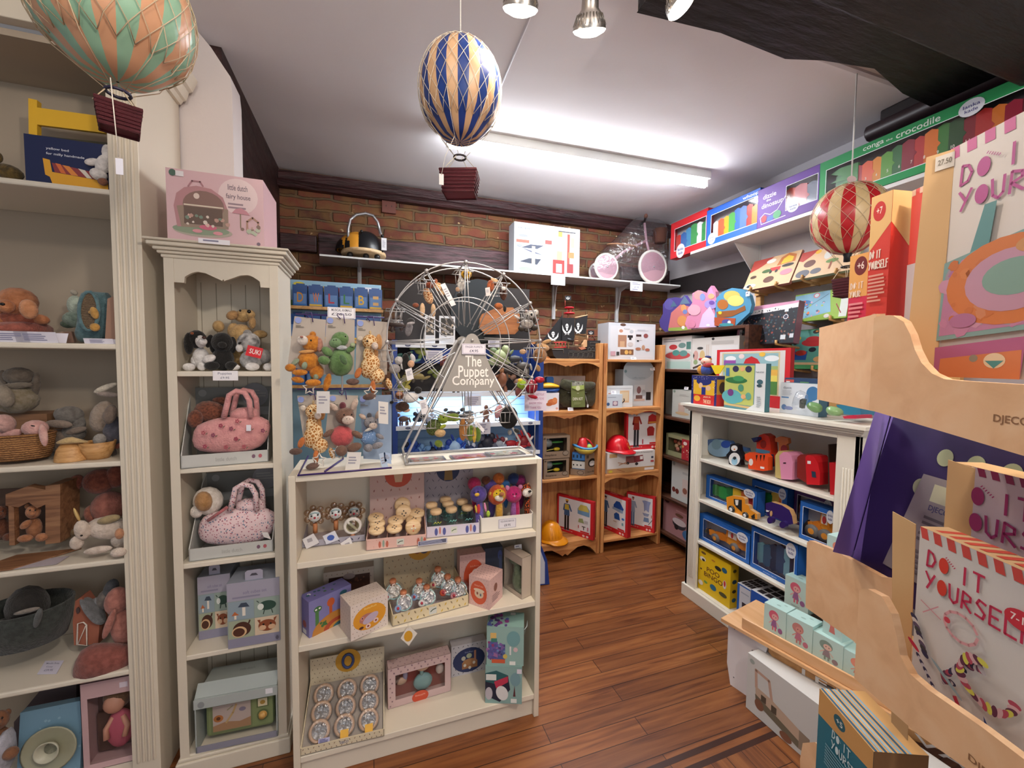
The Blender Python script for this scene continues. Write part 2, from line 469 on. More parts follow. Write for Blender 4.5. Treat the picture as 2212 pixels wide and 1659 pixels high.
# ================================================================ the room
def brickmat():
    m,nt,b=newmat('old_brick');b.inputs['Roughness'].default_value=.9
    tc=nt.nodes.new('ShaderNodeTexCoord');mp=nt.nodes.new('ShaderNodeMapping')
    mp.inputs['Rotation'].default_value=(radians(90),0,0);nt.links.new(tc.outputs['Object'],mp.inputs[0])
    nz=nt.nodes.new('ShaderNodeTexNoise');nz.inputs['Scale'].default_value=7;nz.inputs['Detail'].default_value=4
    nt.links.new(mp.outputs[0],nz.inputs[0])
    ad=nt.nodes.new('ShaderNodeMix');ad.data_type='RGBA';ad.blend_type='ADD';ad.inputs[0].default_value=.045
    nt.links.new(mp.outputs[0],ad.inputs[6]);nt.links.new(nz.outputs[1],ad.inputs[7])
    br=nt.nodes.new('ShaderNodeTexBrick');nt.links.new(ad.outputs[2],br.inputs[0])
    br.inputs['Color1'].default_value=lin('#7c4230');br.inputs['Color2'].default_value=lin('#452a20')
    br.inputs['Mortar'].default_value=lin('#62503c');br.inputs['Scale'].default_value=1
    br.inputs['Brick Width'].default_value=.235;br.inputs['Row Height'].default_value=.078
    br.inputs['Mortar Size'].default_value=.012;br.inputs['Mortar Smooth'].default_value=.5;br.inputs['Bias'].default_value=-.1
    n2=nt.nodes.new('ShaderNodeTexNoise');n2.inputs['Scale'].default_value=9;n2.inputs['Detail'].default_value=8
    nt.links.new(mp.outputs[0],n2.inputs[0])
    r=ramp(nt,n2.outputs[0],[(.42,0.0),(.62,.75)])
    mx=mixcol(nt,r.outputs[0],lin('#000000'),lin('#7a5a34'));nt.links.new(br.outputs[0],mx.inputs[6])
    n3=nt.nodes.new('ShaderNodeTexNoise');n3.inputs['Scale'].default_value=14;n3.inputs['Detail'].default_value=5
    nt.links.new(mp.outputs[0],n3.inputs[0]);r3=ramp(nt,n3.outputs[0],[(.68,0.0),(.72,.8)])
    m2=mixcol(nt,r3.outputs[0],lin('#000000'),lin('#d8b98a'));nt.links.new(mx.outputs[2],m2.inputs[6])
    nt.links.new(m2.outputs[2],b.inputs['Base Color'])
    bp=nt.nodes.new('ShaderNodeBump');bp.inputs['Strength'].default_value=.9;bp.inputs['Distance'].default_value=.012
    sub=nt.nodes.new('ShaderNodeMath');sub.operation='SUBTRACT'
    nt.links.new(n2.outputs[0],sub.inputs[0]);nt.links.new(br.outputs['Fac'],sub.inputs[1])
    nt.links.new(sub.outputs[0],bp.inputs['Height']);nt.links.new(bp.outputs[0],b.inputs['Normal'])
    return m
def floormat(rot=0,w=.088,name='floor_planks'):
    m,nt,b=newmat(name);b.inputs['Roughness'].default_value=.36
    tc=nt.nodes.new('ShaderNodeTexCoord');mp=nt.nodes.new('ShaderNodeMapping')
    mp.inputs['Rotation'].default_value=(0,0,radians(rot));nt.links.new(tc.outputs['Object'],mp.inputs[0])
    br=nt.nodes.new('ShaderNodeTexBrick');nt.links.new(mp.outputs[0],br.inputs[0]);br.offset=.37
    br.inputs['Color1'].default_value=lin('#99673e');br.inputs['Color2'].default_value=lin('#7c5030')
    br.inputs['Mortar'].default_value=lin('#3a1c0e');br.inputs['Scale'].default_value=1
    br.inputs['Brick Width'].default_value=1.05;br.inputs['Row Height'].default_value=w
    br.inputs['Mortar Size'].default_value=.0016;br.inputs['Bias'].default_value=0
    m2=nt.nodes.new('ShaderNodeMapping');m2.inputs['Scale'].default_value=(1.5,26,1)
    nt.links.new(mp.outputs[0],m2.inputs[0])
    n=nt.nodes.new('ShaderNodeTexNoise');n.inputs['Scale'].default_value=1.6;n.inputs['Detail'].default_value=8;n.inputs['Distortion'].default_value=.8
    nt.links.new(m2.outputs[0],n.inputs[0])
    r=ramp(nt,n.outputs[0],[(.3,'#8a5a3c'),(.5,'#d8bca0'),(.68,'#f4e4cc')])
    mu=nt.nodes.new('ShaderNodeMix');mu.data_type='RGBA';mu.blend_type='MULTIPLY';mu.inputs[0].default_value=.85
    nt.links.new(br.outputs[0],mu.inputs[6]);nt.links.new(r.outputs[0],mu.inputs[7])
    nt.links.new(mu.outputs[2],b.inputs['Base Color'])
    bp=nt.nodes.new('ShaderNodeBump');bp.invert=True;bp.inputs['Strength'].default_value=.4;bp.inputs['Distance'].default_value=.002
    nt.links.new(br.outputs['Fac'],bp.inputs['Height']);nt.links.new(bp.outputs[0],b.inputs['Normal'])
    return m
def plaster(h,name,sc_=2.2,st=.35):
    m,nt,b=newmat(name);b.inputs['Roughness'].default_value=.85
    b.inputs['Base Color'].default_value=lin(h);bump(nt,b,sc_,st,.03,6);return m
def oldbeam(name,a,b_,st):
    m,nt,b=newmat(name);b.inputs['Roughness'].default_value=.5
    n=bump(nt,b,6,1,.015,8,stretch=st)
    r=ramp(nt,n.outputs[0],[(.35,a),(.65,b_)]);nt.links.new(r.outputs[0],b.inputs['Base Color']);return m
FLOOR=floormat();BRICK=brickmat()
CEIL=2.85
g=G();g.box(-2.2,3.1,-1.6,3.5,-.06,0,FLOOR)
# dark inlay strips and the boards that run the other way in front of them
a1,a2=onZ(1540,1608),onZ(1656,1561)
dirn=(a2-a1).normalized();Fi=Fr(a1,dirn,Vector((-dirn.y,dirn.x,0)))
perp=(onZ(1608,1612)-a1).dot(Fi.V)
g.fbox(Fi,-2.4,.55,-.011,.011,0,.0006,C('#35190f',.35))
g.fbox(Fi,-2.4,.55,perp-.011,perp+.011,0,.0006,C('#35190f',.35))
g.fbox(Fi,-2.4,.55,-1.4,perp-.011,0,.0004,floormat(90,.075,'floor_boards_across'))
struct(g.build('floor'))
g=G();g.box(-2.2,3.1,-1.6,3.5,CEIL,CEIL+.05,plaster('#eeebec','ceiling_plaster',2.0,.35))
g.box(-2.2,2.75,1.325,1.345,CEIL-.012,CEIL,C('#d4d0d2'))
g.tube([(.55,.6,CEIL-.004),(.6,1.6,CEIL-.004),(.62,2.2,CEIL-.004)],.004,C('#d4d0d2'))
struct(g.build('ceiling'))
g=G();g.box(-.75,2.9,3.35,3.5,0,CEIL,BRICK);struct(g.build('wall_back'))
# right wall: plaster above, brown below
g=G();g.box(2.75,2.9,-.6,3.35,0,CEIL,plaster('#cfccd0','right_wall_plaster',3,.3))
g.box(2.735,2.75,.9,3.35,.0,1.86,C('#9c9292',.8));struct(g.build('wall_right'))
# left: chimney pier and dark boarded recess
g=G();prof=[(-.95,0),(-.53,0),(-.53,2.6),(-.535,2.66),(-.555,2.69),(-.6,2.76),(-.66,2.83),(-.95,2.85)]
g.ext(Fr((0,2.035,0),(1,0,0)),prof,-.13,0,plaster('#dcd3d0','pier_plaster',4,.25));struct(g.build('wall_left'))
g=G();g.box(-.75,-.6,2.166,3.35,0,CEIL,oldbeam('recess_timber','#241210','#3d2220',(3,1,3)));struct(g.build('wall_recess'))
# dark cornice rail on the brick, timber in the brick
MAR=oldbeam('dark_maroon_timber','#2a1414','#472426',(1,6,6))
g=G();pr=[(0,0),(.05,.0),(.075,.03),(.03,.06),(.03,.12),(0,.12)]
g.ext(Fr((-.6,3.35,2.715),(0,-1,0)),pr,-3.35,0,MAR)
struct(g.build('trim_1'))
g=G();A=onY(688,518,3.33);B=onY(1100,600,3.33)
g.box(A.x,B.x,3.3,3.36,2.26,2.42,oldbeam('wall_timber','#20100e','#54343a',(1,8,8)))
g.box(-.6,A.x-.01,3.31,3.36,2.28,2.4,MAR);g.box(2.2,2.74,3.31,3.36,2.24,2.4,MAR)
struct(g.build('trim_2',bevel=.008))
BLK=oldbeam('black_beam','#0f0e10','#1c1a1e',(1,5,5))
g=G()
R=random.Random(4);pts=[]
ed=[(.9,1.30),(1.25,1.27),(1.6,1.285),(1.75,1.24),(2.0,1.2),(2.3,1.26),(2.6,1.28),(2.75,1.28)]
g.ext(Fr((0,0,CEIL-.11),(1,0,0),(0,1,0)),ed+[(2.75,-.2),(.9,-.2)],0,.105,BLK)
g.box(1.0,2.74,.55,.95,CEIL-.24,CEIL-.1,BLK)
struct(g.build('trim_3',bevel=.01))
g=G();g.box(2.61,2.75,-.5,1.53,2.5,2.78,BLK);g.tube([(2.58,1.56,2.76),(2.58,-.4,2.76)],.045,C('#2a1a1e',.4),10)
g.box(2.56,2.75,-.5,1.5,2.78,CEIL,C('#1d1517',.5))
struct(g.build('trim_4',bevel=.01))
# black beam low on the right wall
g=G();A=onX(1447,628,2.7);B=onX(1625,560,2.7);B2=onX(1608,613,2.7)
g.ext(Fr((2.7,0,0),(0,-1,0)),[(-A.y,A.z-.02),(-B.y,B.z-.2),(-B.y+.02,B.z),(-A.y,A.z+.1)],-.06,0,C('#1b1617',.5))
struct(g.build('trim_5'))
# double socket
P=onY(840,447,3.33);g=G();g.box(P.x-.05,P.x+.05,3.325,3.35,P.z-.045,P.z+.06,C('#6e3a2e',.5))
for dx in(-.02,.02):g.box(P.x+dx-.003,P.x+dx+.003,3.323,3.326,P.z,P.z+.01,'#2a1410')
tag(g.build('wall_socket',at=(P.x,3.34,P.z)),'brown painted socket plate on the brick wall above the shelf','socket')

# ================================================================ fluorescent tube and spot bulbs
A=onZ(968,297,CEIL-.05);B=onZ(1524,388,CEIL-.05);d=(B-A).normalized();L=(B-A).length
Ft=Fr((A.x,A.y,CEIL-.055),d,(0,0,1))
t=thing('fluorescent_light','long white batten light with one bare glowing tube on the ceiling','light',(A+B)/2+Vector((0,0,.0)))
g=G();g.fbox(Ft,-.02,L+.02,0,.055,-.035,.035,C('#e4e4de',.4));g.build('batten',t,bevel=.004)
for u in(-.01,L-.005):g=G();g.fbox(Ft,u,u+.015,-.05,0,-.014,.014,C('#eceae4',.4));g.build('end_cap',t)
g=G();g.tube([Ft.p(.005,-.035),Ft.p(L-.005,-.035)],.019,glow('#f4f8ff',30),12);g.build('tube',t)
lamp('AREA','tube_light',Ft.p(L/2,-.075),20,(.96,.98,1),L,(Ft.p(L/2,-1)),sy=.05).rotation_euler=(0,0,atan2(d.y,d.x))
def bulb(px,py,wpx,dist,label,lean,pw,aim,holder='#d9c3a0'):
    dd=ray(px,py);P=CC+dd*dist;rr=wpx*dist/FPX/2
    ax=Vector(lean).normalized()
    t=thing('spot_bulb',label,'light bulb',P,'reflector bulbs hanging from the ceiling')
    g=G();g.lathe([(0,rr*.34),(rr*.5,rr*.29),(rr*.9,rr*.12),(rr,0)],P,glow('#fff3e2',9),24,ax);g.build('lens',t)
    g=G();g.lathe([(rr,0),(rr*.98,-rr*.25),(rr*.72,-rr*.75),(rr*.52,-rr*1.0),(rr*.48,-rr*1.7),(rr*.48,-rr*2.1)],P,C('#b9b4ae',.25,.9),24,ax)
    for j in range(24):
        q=2*pi*j/24;A_=ax.cross(Vector((0,1,0))).normalized();B_=ax.cross(A_);e=A_*cos(q)+B_*sin(q)
        g.tube([P+e*rr*.99-ax*rr*.2,P+e*rr*.76-ax*rr*.75],rr*.03,C('#8d8984',.3,.9),4)
    g.build('reflector',t)
    g=G();top=P-ax*rr*2.05;g.lathe([(rr*.62,0),(rr*.62,-rr*1.5),(0,-rr*1.5)],top,C(holder,.5),20,ax)
    g.tube([top-ax*rr*1.4,(top.x-ax.x*rr*2,top.y,CEIL)],.006,C('#e8e4dc'));g.build('lamp_holder',t)
    lamp('SPOT','bulb_light',P+ax*rr*.7,pw,(1,.84,.68),rr*.8,aim,spot=125)
bulb(1124,20,76,1.05,'silver reflector bulb nearest the hanging blue balloon, its top cut by the frame',(.1,.5,-1),9,(-.3,2,0))
bulb(1273,66,70,1.12,'silver reflector bulb in the middle, pointing almost straight down',(.25,.5,-1),10,(1.2,1.9,0))
bulb(1472,12,62,1.0,'reflector bulb tilted sideways against the black beam',(.45,-.25,-.8),10,(1.6,.9,.4),'#e4e0da')
# ================================================================ furniture
CREAM=paint('#d6cdbb',.4,(1,1,.15));CREAM2=paint('#ddd5c4',.45,(.15,1,1));OFFW=paint('#dcd8cc',.4,(1,1,.15))
PINE=wood('#c68a52','#a8683a','#d49c62',2,1.2);PINEX=wood('#c68a52','#a8683a','#d49c62',0,1.2)
PLY=wood('#d6a87a','#cd9c6c','#dcb086',1,.8,.45);PLYE=wood('#c9a27c','#dcb992','#bb9068',0,1)
def board(o,name,x0,x1,y0,y1,z0,z1,m,bv=.003):
    g=G();g.box(x0,x1,y0,y1,z0,z1,m);return g.build(name,o,bevel=bv)
# ---- tall cream wall cabinet on the left edge
LC=1.70
o=thing('wall_cabinet','big cream built-in shelf cabinet with fluted stile cut off by the left frame edge','cabinet',(-1.2,1.85,0))
g=G();g.box(-1.75,-.712,2.005,2.025,0,2.62,C('#a89a88',.7));g.box(-1.75,-.728,1.72,2.005,2.47,2.49,C('#a89a88',.7));g.build('back_panel',o)
g=G();g.box(-.728,-.71,1.715,2.025,0,2.62,CREAM);g.build('side_panel',o,bevel=.002)
g=G();F=Fr((-.79,LC,0),(1,0,0))
g.fbox(F,0,.08,0,2.5,-.02,0,CREAM)
for u in(.018,.033,.048,.063):g.tube([F.p(u,.1,.0005),F.p(u,2.4,.0005)],.005,CREAM,8)
g.build('fluted_stile',o,bevel=.002)
for z in(2.044,1.548,1.16,.828,.438,.08):board(o,'shelf',-1.75,-.728,1.702,2.005,z-.018,z,CREAM2,.005)
g=G();g.box(-1.75,-.71,1.68,LC+.02,2.5,2.56,CREAM)
for i,(a,b)in enumerate(((2.56,.02),(2.575,.035),(2.60,.05),(2.63,.06),(2.66,.075))):
    g.box(-1.75,-.71+b,LC-b,LC+.02,a,a+.03,CREAM)
g.build('header',o,bevel=.003)
g=G()
pr=[(0,0),(.012,0),(.02,.014),(.03,.018),(.04,.05),(.052,.056),(.066,.09),(.07,.1),(0,.1)]
Fs=Fr((-.71,1.7,2.5),(1,0,0));g.ext(Fs,pr,-.31,0,CREAM);g.build('side_cornice',o)
# ---- tall narrow cream cabinet
TX0,TX1,TY,TB=-.653,-.314,1.70,1.94
o=thing('tall_cabinet','tall narrow cream cabinet with scalloped valance, pink fairy house box on top','cabinet',(-.48,1.82,0))
g=G();g.box(TX0,TX1,TB-.012,TB,0,1.84,CREAM)
for i in range(7):x=TX0+.03+i*.05;g.box(x-.001,x+.001,TB-.0135,TB-.012,.08,1.8,C('#9c917c'))
g.build('back_panel',o)
for x,s in((TX0,1),(TX1,-1)):
    g=G();g.box(min(x,x+s*.016),max(x,x+s*.016),TY+.0,TB-.012,.075,1.84,CREAM)
    g.box(min(x,x+s*.028),max(x,x+s*.028),TY-.0015,TY+.0,.075,1.84,CREAM);g.build('side_panel',o,bevel=.002)
for z in(1.459,1.121,.782,.448,.081):board(o,'shelf',TX0+.016,TX1-.016,TY+.002,TB-.012,z-.018,z,CREAM2)
g=G();a=TX0+.028;w=TX1-TX0-.056;F=Fr((a,TY,1.75),(1,0,0))
def arch(u0,u1,h0,h1,n=9,dn=False):
    out=[]
    for i in range(n+1):
        t=i/n;q=sin(t*pi/2)if not dn else 1-cos(t*pi/2)
        out.append((u0+(u1-u0)*t,h0+(h1-h0)*q))
    return out
half=[(0,.01),(.028,.01),(.03,.03)]+arch(.03,.07,.03,.05)+[(.09,.047),(.115,.035),(.135,.026),(w/2-.004,.024),(w/2,.03)]
P=half+[(w-u,v)for u,v in half[::-1][1:]]+[(w,.1),(0,.1)]
g.ext(F,P,-.014,0,CREAM);g.build('valance',o)
g=G()
for z0,z1,e in((1.84,1.852,.006),(1.852,1.862,.014),(1.862,1.874,.022),(1.874,1.888,.034),(1.888,1.896,.042)):
    g.box(TX0-e,TX1+e,TY-e,TB,z0,z1,CREAM)
g.build('cornice',o,bevel=.004)
g=G();g.box(TX0-.012,TX1+.012,TY-.012,TB,0,.062,CREAM);g.box(TX0-.006,TX1+.006,TY-.006,TB,.062,.075,CREAM);g.build('plinth',o,bevel=.004)
# ---- centre display unit
UX0,UX1,UY,UB=-.267,.664,1.541,1.80
o=thing('shelf_unit','wide cream open shelf unit carrying the puppet wheel on its top','shelf unit',((UX0+UX1)/2,1.67,0))
g=G();g.box(UX0,UX1,UB-.008,UB,0,1.1,CREAM2);g.build('back_panel',o)
for x in(UX0,UX1-.022):board(o,'side_panel',x,x+.022,UY,UB-.008,0,1.108,CREAM,.002)
for z in(1.108,.804,.507,.102):board(o,'shelf' if z<1.1 else 'top',UX0+.022,UX1-.022,UY+.001,UB-.008,z-.022,z,CREAM2,.002)
board(o,'kick_board',UX0+.022,UX1-.022,UY+.018,UY+.03,0,.08,CREAM2,.002)
# ---- low cream bookcase on the right
BX,BY0,BY1=1.927,1.135,2.101
o=thing('bookcase','low cream bookcase with fluted stiles and grey-lined cornice beside the plywood stand','bookcase',(2.07,1.6,0))
BD=BX+.31
g=G();g.box(BD-.01,BD,BY0,BY1,0,1.2,OFFW);g.build('back_panel',o)
for y,s in((BY0,1),(BY1,-1)):
    g=G();g.box(BX,BD-.01,min(y,y+s*.018),max(y,y+s*.018),.05,1.205,OFFW)
    F=Fr((BX,y if s<0 else y+.09,0),(0,-1,0));g.fbox(F,0,.09,.05,1.205,-.018,0,OFFW)
    for u in(.03,.042,.054,.066):g.tube([F.p(u,.14,.0002),F.p(u,1.06,.0002)],.0042,OFFW,8)
    g.build('stile',o,bevel=.0015)
for z in(.916,.661,.397,.085):board(o,'shelf',BX+.004,BD-.01,BY0+.018,BY1-.018,z-.018,z,OFFW,.003)
g=G();g.box(BX,BX+.018,BY0+.09,BY1-.09,1.185,1.208,OFFW);g.build('header',o)
g=G()
for i,(z0,z1,e,m)in enumerate(((1.205,1.213,.008,OFFW),(1.213,1.215,.006,'#7c766a'),(1.215,1.224,.02,OFFW),(1.224,1.226,.017,'#7c766a'),(1.226,1.236,.03,OFFW),(1.236,1.238,.027,'#8c867a'),(1.238,1.252,.042,OFFW))):
    g.box(BX-e,BD,BY0-e,BY1+e,z0,z1,m)
g.build('cornice',o)
g=G();g.box(BX-.014,BD,BY0-.014,BY1+.014,0,.078,OFFW);g.build('plinth',o,bevel=.003)
# ---- two pine bookcases against the brick
def scallop(F,w,h,n=1):
    P=[(0,-h)]
    for i in range(n):
        a=i*w/n;q=w/n
        for t,v in((.04,-h*.75),(.1,-h*.45),(.2,-h*.25),(.3,-h*.3),(.4,-h*.62),(.46,-h*.85),(.5,-h*.7),(.54,-h*.85),(.6,-h*.62),(.7,-h*.3),(.8,-h*.25),(.9,-h*.45),(.96,-h*.75)):P.append((a+q*t,v))
    return P+[(w,-h),(w,0),(0,0)]
PY,PB=2.773,3.06
for nm,x0,x1,zs,side in(('left',1.10,1.695,(1.532,1.139,.625,.13),'beside the blue lit animal display'),('right',1.705,2.275,(1.532,1.15,.625,.1),'next to the dark corner shelving')):
    o=thing('pine_bookcase',f'orange pine bookcase with scalloped aprons, {side}','bookcase',((x0+x1)/2,2.92,0),'pine bookcases against the brick wall')
    g=G();g.box(x0,x1,PB-.012,PB,0,1.55,PINE);g.build('back_panel',o)
    for x in(x0,x1-.03):board(o,'side_panel',x,x+.03,PY,PB-.012,0,1.655,PINE,.004)
    for i,z in enumerate(zs):
        board(o,'shelf',x0+.03,x1-.03,PY+.002,PB-.012,z-.02,z,PINEX)
        if(nm=='left' and i in(0,1))or(nm=='right' and i in(1,2)):
            g=G();F=Fr((x0+.03,PY+.002,z-.02),(1,0,0));g.ext(F,scallop(F,x1-x0-.06,.045),-.014,0,PINEX);g.build('apron',o)
    if nm=='left':
        g=G();F=Fr((x0+.03,PY+.002,zs[-1]-.02),(1,0,0));g.ext(F,scallop(F,x1-x0-.06,.10),-.018,0,PINEX);g.build('plinth_board',o)
# ---- dark shelving in the far right corner
DK=wood('#4a2a1a','#2a150d','#5c3624',1,1)
o=thing('corner_shelving','dark brown corner shelves behind the cream bookcase holding puzzles and pale boxes','shelving',(2.5,2.7,0))
g=G();g.box(2.69,2.71,2.02,3.3,0,1.75,DK);g.build('back_panel',o)
for y in(2.02,3.28):board(o,'upright',2.3,2.7,y,y+.03,0,1.76,DK)
for z in(1.762,1.458,1.07,.742,.40,.1):board(o,'shelf',2.3,2.69,2.05,3.28,z-.022,z,DK)
# ---- white wall shelf on brackets above everything
SHW=C('#d3d3d1',.3);SZ=2.215
o=thing('wall_shelf','long thin white shelf on brackets across the brick wall','shelf',(1.2,3.2,SZ))
g=G();a=onY(690,548,3.07).x;b=onY(1470,620,3.07).x
g.ext(Fr((0,0,SZ-.012),(1,0,0),(0,1,0)),[(a,3.07),(b,3.07),(2.74,3.2),(2.74,3.35),(a-.03,3.35)],0,.012,SHW);g.build('board',o)
for px in(777,1197,1334):
    x=onY(px,640,3.33).x;g=G();g.box(x-.014,x+.014,3.33,3.35,SZ-.33,SZ-.012,C('#c4c4c6',.35))
    g.ext(Fr((x-.004,0,0),(0,1,0)),[(3.33,SZ-.3),(3.33,SZ-.012),(3.1,SZ-.012),(3.28,SZ-.06)],0,.008,C('#c4c4c6',.35));g.build('bracket',o)
for px,py,l in((1206,590,'handwritten white price card hanging under the fire and rescue box'),(1375,616,'white price card hanging on the shelf edge under the pink balance bike')):
    c=onY(px,py,3.065);F=Fr((c.x-.062,3.066,SZ-.085),(1,0,0));g=G();g.fbox(F,0,.125,0,.085,-.001,0,C('#e6e6ee'))
    draw(g,F,.125,.085,[('t','Fire & Rescue',.15,.15,.85,.3,'#6b6f8c'),('t','Centre',.2,.4,.7,.55,'#6b6f8c'),('t','£99.95',.2,.65,.7,.82,'#6b6f8c')]if px<1300 else lines(.15,.12,.85,.4,2,'#8a8aa0')+[('t','£3.00',.3,.5,.7,.7,'#6b6f8c')]+lines(.15,.76,.85,.95,1,'#8a8aa0'))
    tag(g.build('price_card',at=F.p(.06,.04)),l,'price card')
# ---- high shelf along the right wall
RX,RZ=2.45,2.405
o=thing('wall_shelf','high white shelf along the right wall carrying the row of boxed wooden jigsaws','shelf',(2.6,1.6,RZ))
g=G();yl=onX(1488,545,RX).y;g.ext(Fr((0,0,RZ-.02),(1,0,0),(0,1,0)),[(RX,.1),(2.75,.1),(2.75,yl+.12),(RX+.05,yl+.04),(RX,yl-.02)],0,.02,C('#dcdad8',.35));g.build('board',o)
for y in(2.35,1.7):g=G();g.box(2.735,2.75,y-.012,y+.012,RZ-.3,RZ-.02,C('#d8d8d8',.4));g.ext(Fr((0,y,0),(1,0,0)),[(2.735,RZ-.28),(2.735,RZ-.02),(2.5,RZ-.02)],0,.006,C('#d8d8d8',.4));g.build('bracket',o)
# ---- pale wooden peg frame on the right wall
RAIL=wood('#cf9f62','#bb8a50','#dcae72',1,1)
o=thing('peg_rail_frame','pale wooden peg rail frame on the right wall holding board puzzles','display rail',(2.72,1.8,1.2))
for y in(2.3,1.75,1.2):g=G();g.box(2.70,2.73,y-.022,y+.022,1.2,2.25,RAIL);g.build('upright',o)
for z in(2.03,1.86,1.60,1.32):g=G();g.box(2.685,2.70,1.0,2.32,z-.022,z+.022,RAIL);g.build('rail',o)
# ---- low toy bench with plywood top (right foreground)
bd=(onZ(1801,1473,.31)-onZ(1557,1335,.31)).normalized();A=onZ(1557,1335,.31)
BF=Fr(A,bd,Vector((-bd.y,bd.x,0)))
o=thing('toy_bench','low plywood bench with white leg and wavy lettered front rail','bench',BF.p(.4,.15,-.31))
g=G();g.ext(BF,[(0,0),(1.1,0),(1.1,.62),(.36,.62),(.36,.3),(0,.3)],-.014,0,PLY);g.build('top',o,bevel=.003)
g=G();g.fbox(BF,.09,1.1,.012,.022,0,.05,PLY);g.build('front_lip',o,bevel=.004)
Fv=Fr(BF.p(0,.03,-.014),bd,(0,0,1))
g=G();W=C('#e3e0e4',.35)
g.ext(Fv,[(.04,-.296),(.115,-.296),(.115,-.19),(.125,-.15),(.13,-.07),(.19,-.045),(.2,0),(.02,0),(.02,-.2)],-.012,0,W)
for q in((.05,-.02),(.055,-.25)):g.lathe([(0,.0015),(.003,.001)],Fv.p(q[0],q[1]),C('#555'.ljust(7,'5')),8,Fv.N)
g.build('leg',o,bevel=.002)
g=G();P=[(.2,0),(.2,-.035)]+[(.2+.045*i,-.05-.022*sin(i*.9)-.0*i)for i in range(1,18)]+[(1.0,0)]
g.ext(Fv,P,-.012,.0,wood('#b98650','#a87442','#c8955e',0,1));g.text(Fv,'LE TOY VAN',.33,-.05,.86,-.022,.0006,'#e2dcd6');g.build('apron',o)
# ================================================================ soft shapes
def puff(g,pl,pts,th,m,dy=0,fl=0,rings=(1,.93,.78,.5,.2)):
    """cushion-like body from an outline measured on the plane pl"""
    P=[on(pl,*p)for p in pts]

    Q=[]
    for i,p in enumerate(P):q=P[(i+1)%len(P)];Q+=[p*.75+q*.25,p*.25+q*.75]
    P=Q;N=Vector((0,1,0))if pl[0]=='Y' else Vector((1,0,0))if pl[0]=='X' else-pl[2]
    c=sum(P,Vector())/len(P);n=len(P);vs=[];off=N*dy
    prof=[(r,-th*math.sqrt(max(0,1-r*r))*(1-fl))for r in rings[::-1]]+[(r,th*math.sqrt(max(0,1-r*r)))for r in rings[1:]]
    vs.append(c+off-N*th*(1-fl))
    for r,z in prof:vs+=[c+(p-c)*r+N*z+off for p in P]
    vs.append(c+off+N*th);fs=[(0,1+j,1+(j+1)%n)for j in range(n)]
    for i in range(len(prof)-1):
        for j in range(n):a=1+i*n+j;b=1+i*n+(j+1)%n;fs.append((a,a+n,b+n,b))
    e=len(vs)-1;o=1+(len(prof)-1)*n;fs+=[(e,o+(j+1)%n,o+j)for j in range(n)]

    A=(P[0]-c).cross(P[1]-c).dot(N)
    if A<0:fs=[f[::-1]for f in fs]
    return g.add(vs,fs,m,True)
def slab(g,pl,pts,t,m,dy=0,side=None,rnd=0):
    """flat cut-out of real thickness, outline measured on plane pl"""
    P=[on(pl,*p)for p in pts];N=Vector((0,1,0))if pl[0]=='Y' else Vector((1,0,0))if pl[0]=='X' else-pl[2]
    U=Vector((1,0,0))if pl[0]=='Y' else Vector((0,-1,0))if pl[0]=='X' else Vector((0,0,1)).cross(pl[2])
    F=Fr(P[0]+N*dy,U,(0,0,1))
    return g.ext(F,[((p-P[0]).dot(F.U),(p-P[0]).dot(F.V))for p in P],-t,0,m,side)
def wire(g,pl,pts,rpx,m,dy=0,closed=False,k=5):
    """tube through measured points, radius in metres if < .1 else pixels"""
    N=Vector((0,1,0))if pl[0]=='Y' else Vector((1,0,0))if pl[0]=='X' else-pl[2]
    P=[on(pl,*p[:2])+N*(dy+(p[2]if len(p)>2 else 0))for p in pts]
    r=rpx if rpx<.1 else rpx*depth(P[0])/FPX
    return g.tube(P,r,m,k,closed)
def on_shelf(x,y,z,lo,hi):return('Y',min(hi,max(lo,onZ(x,y,z).y)))
def made(g,name,label,cat,at,group=None):return tag(g.build(name,at=at),label,cat,group)

# ================================================================ left cabinet, shelf by shelf
Y1=('Y',1.80)
# -- top shelf: doll bed, its box, a bunny, straw basket
o=thing('doll_bed','yellow wooden doll bed with slatted headboard standing behind the navy box','doll furniture',onY(145,385,1.88))
YW=C('#e0b02c',.4);pl=('Y',1.88)
g=G();slab(g,pl,[(61,212),(80,216),(80,400),(63,398)],.02,YW);g.build('post',o)
g=G();slab(g,pl,[(80,232),(226,252),(226,287),(80,269)],.012,YW);g.build('headboard',o)
g=G();slab(g,pl,[(80,292),(250,310),(250,320),(80,300)],.05,C('#38331c'));g.build('bed_rail',o)
NV='#16224e'
F,W,H=face(('Y',1.76),(56,392),(243,405),(53,288),2.045)
g=G();g.fbox(F,0,W,0,H,-.06,0,C(NV,.4))
draw(g,F,W,H,[('t','yellow bed',.24,.2,.5,.26,'#dfe2ea'),('t','for milly handmade',.24,.3,.68,.36,'#dfe2ea'),
 ('p',[(.2,.43),(.28,.45),(.3,.68),(.5,.7),(.95,.75),(.95,.95),(.3,.92),(.27,.78),(.22,.75)],'#e2a52c'),
 ('p',[(.3,.5),(.85,.6),(.92,.74),(.33,.68)],'#8f3a3c'),('p',[(.42,.52),(.5,.53),(.6,.7),(.52,.7)],'#e08a40'),('p',[(.6,.55),(.68,.57),(.76,.72),(.7,.72)],'#d9d2c4'),('p',[(.34,.5),(.4,.51),(.46,.69),(.4,.68)],'#d8703c')])
made(g,'toy_box','navy carton printed with a yellow doll bed on the top cabinet shelf','box',F.p(W/2,0,-.03))
W_=fur('#ece6e2')
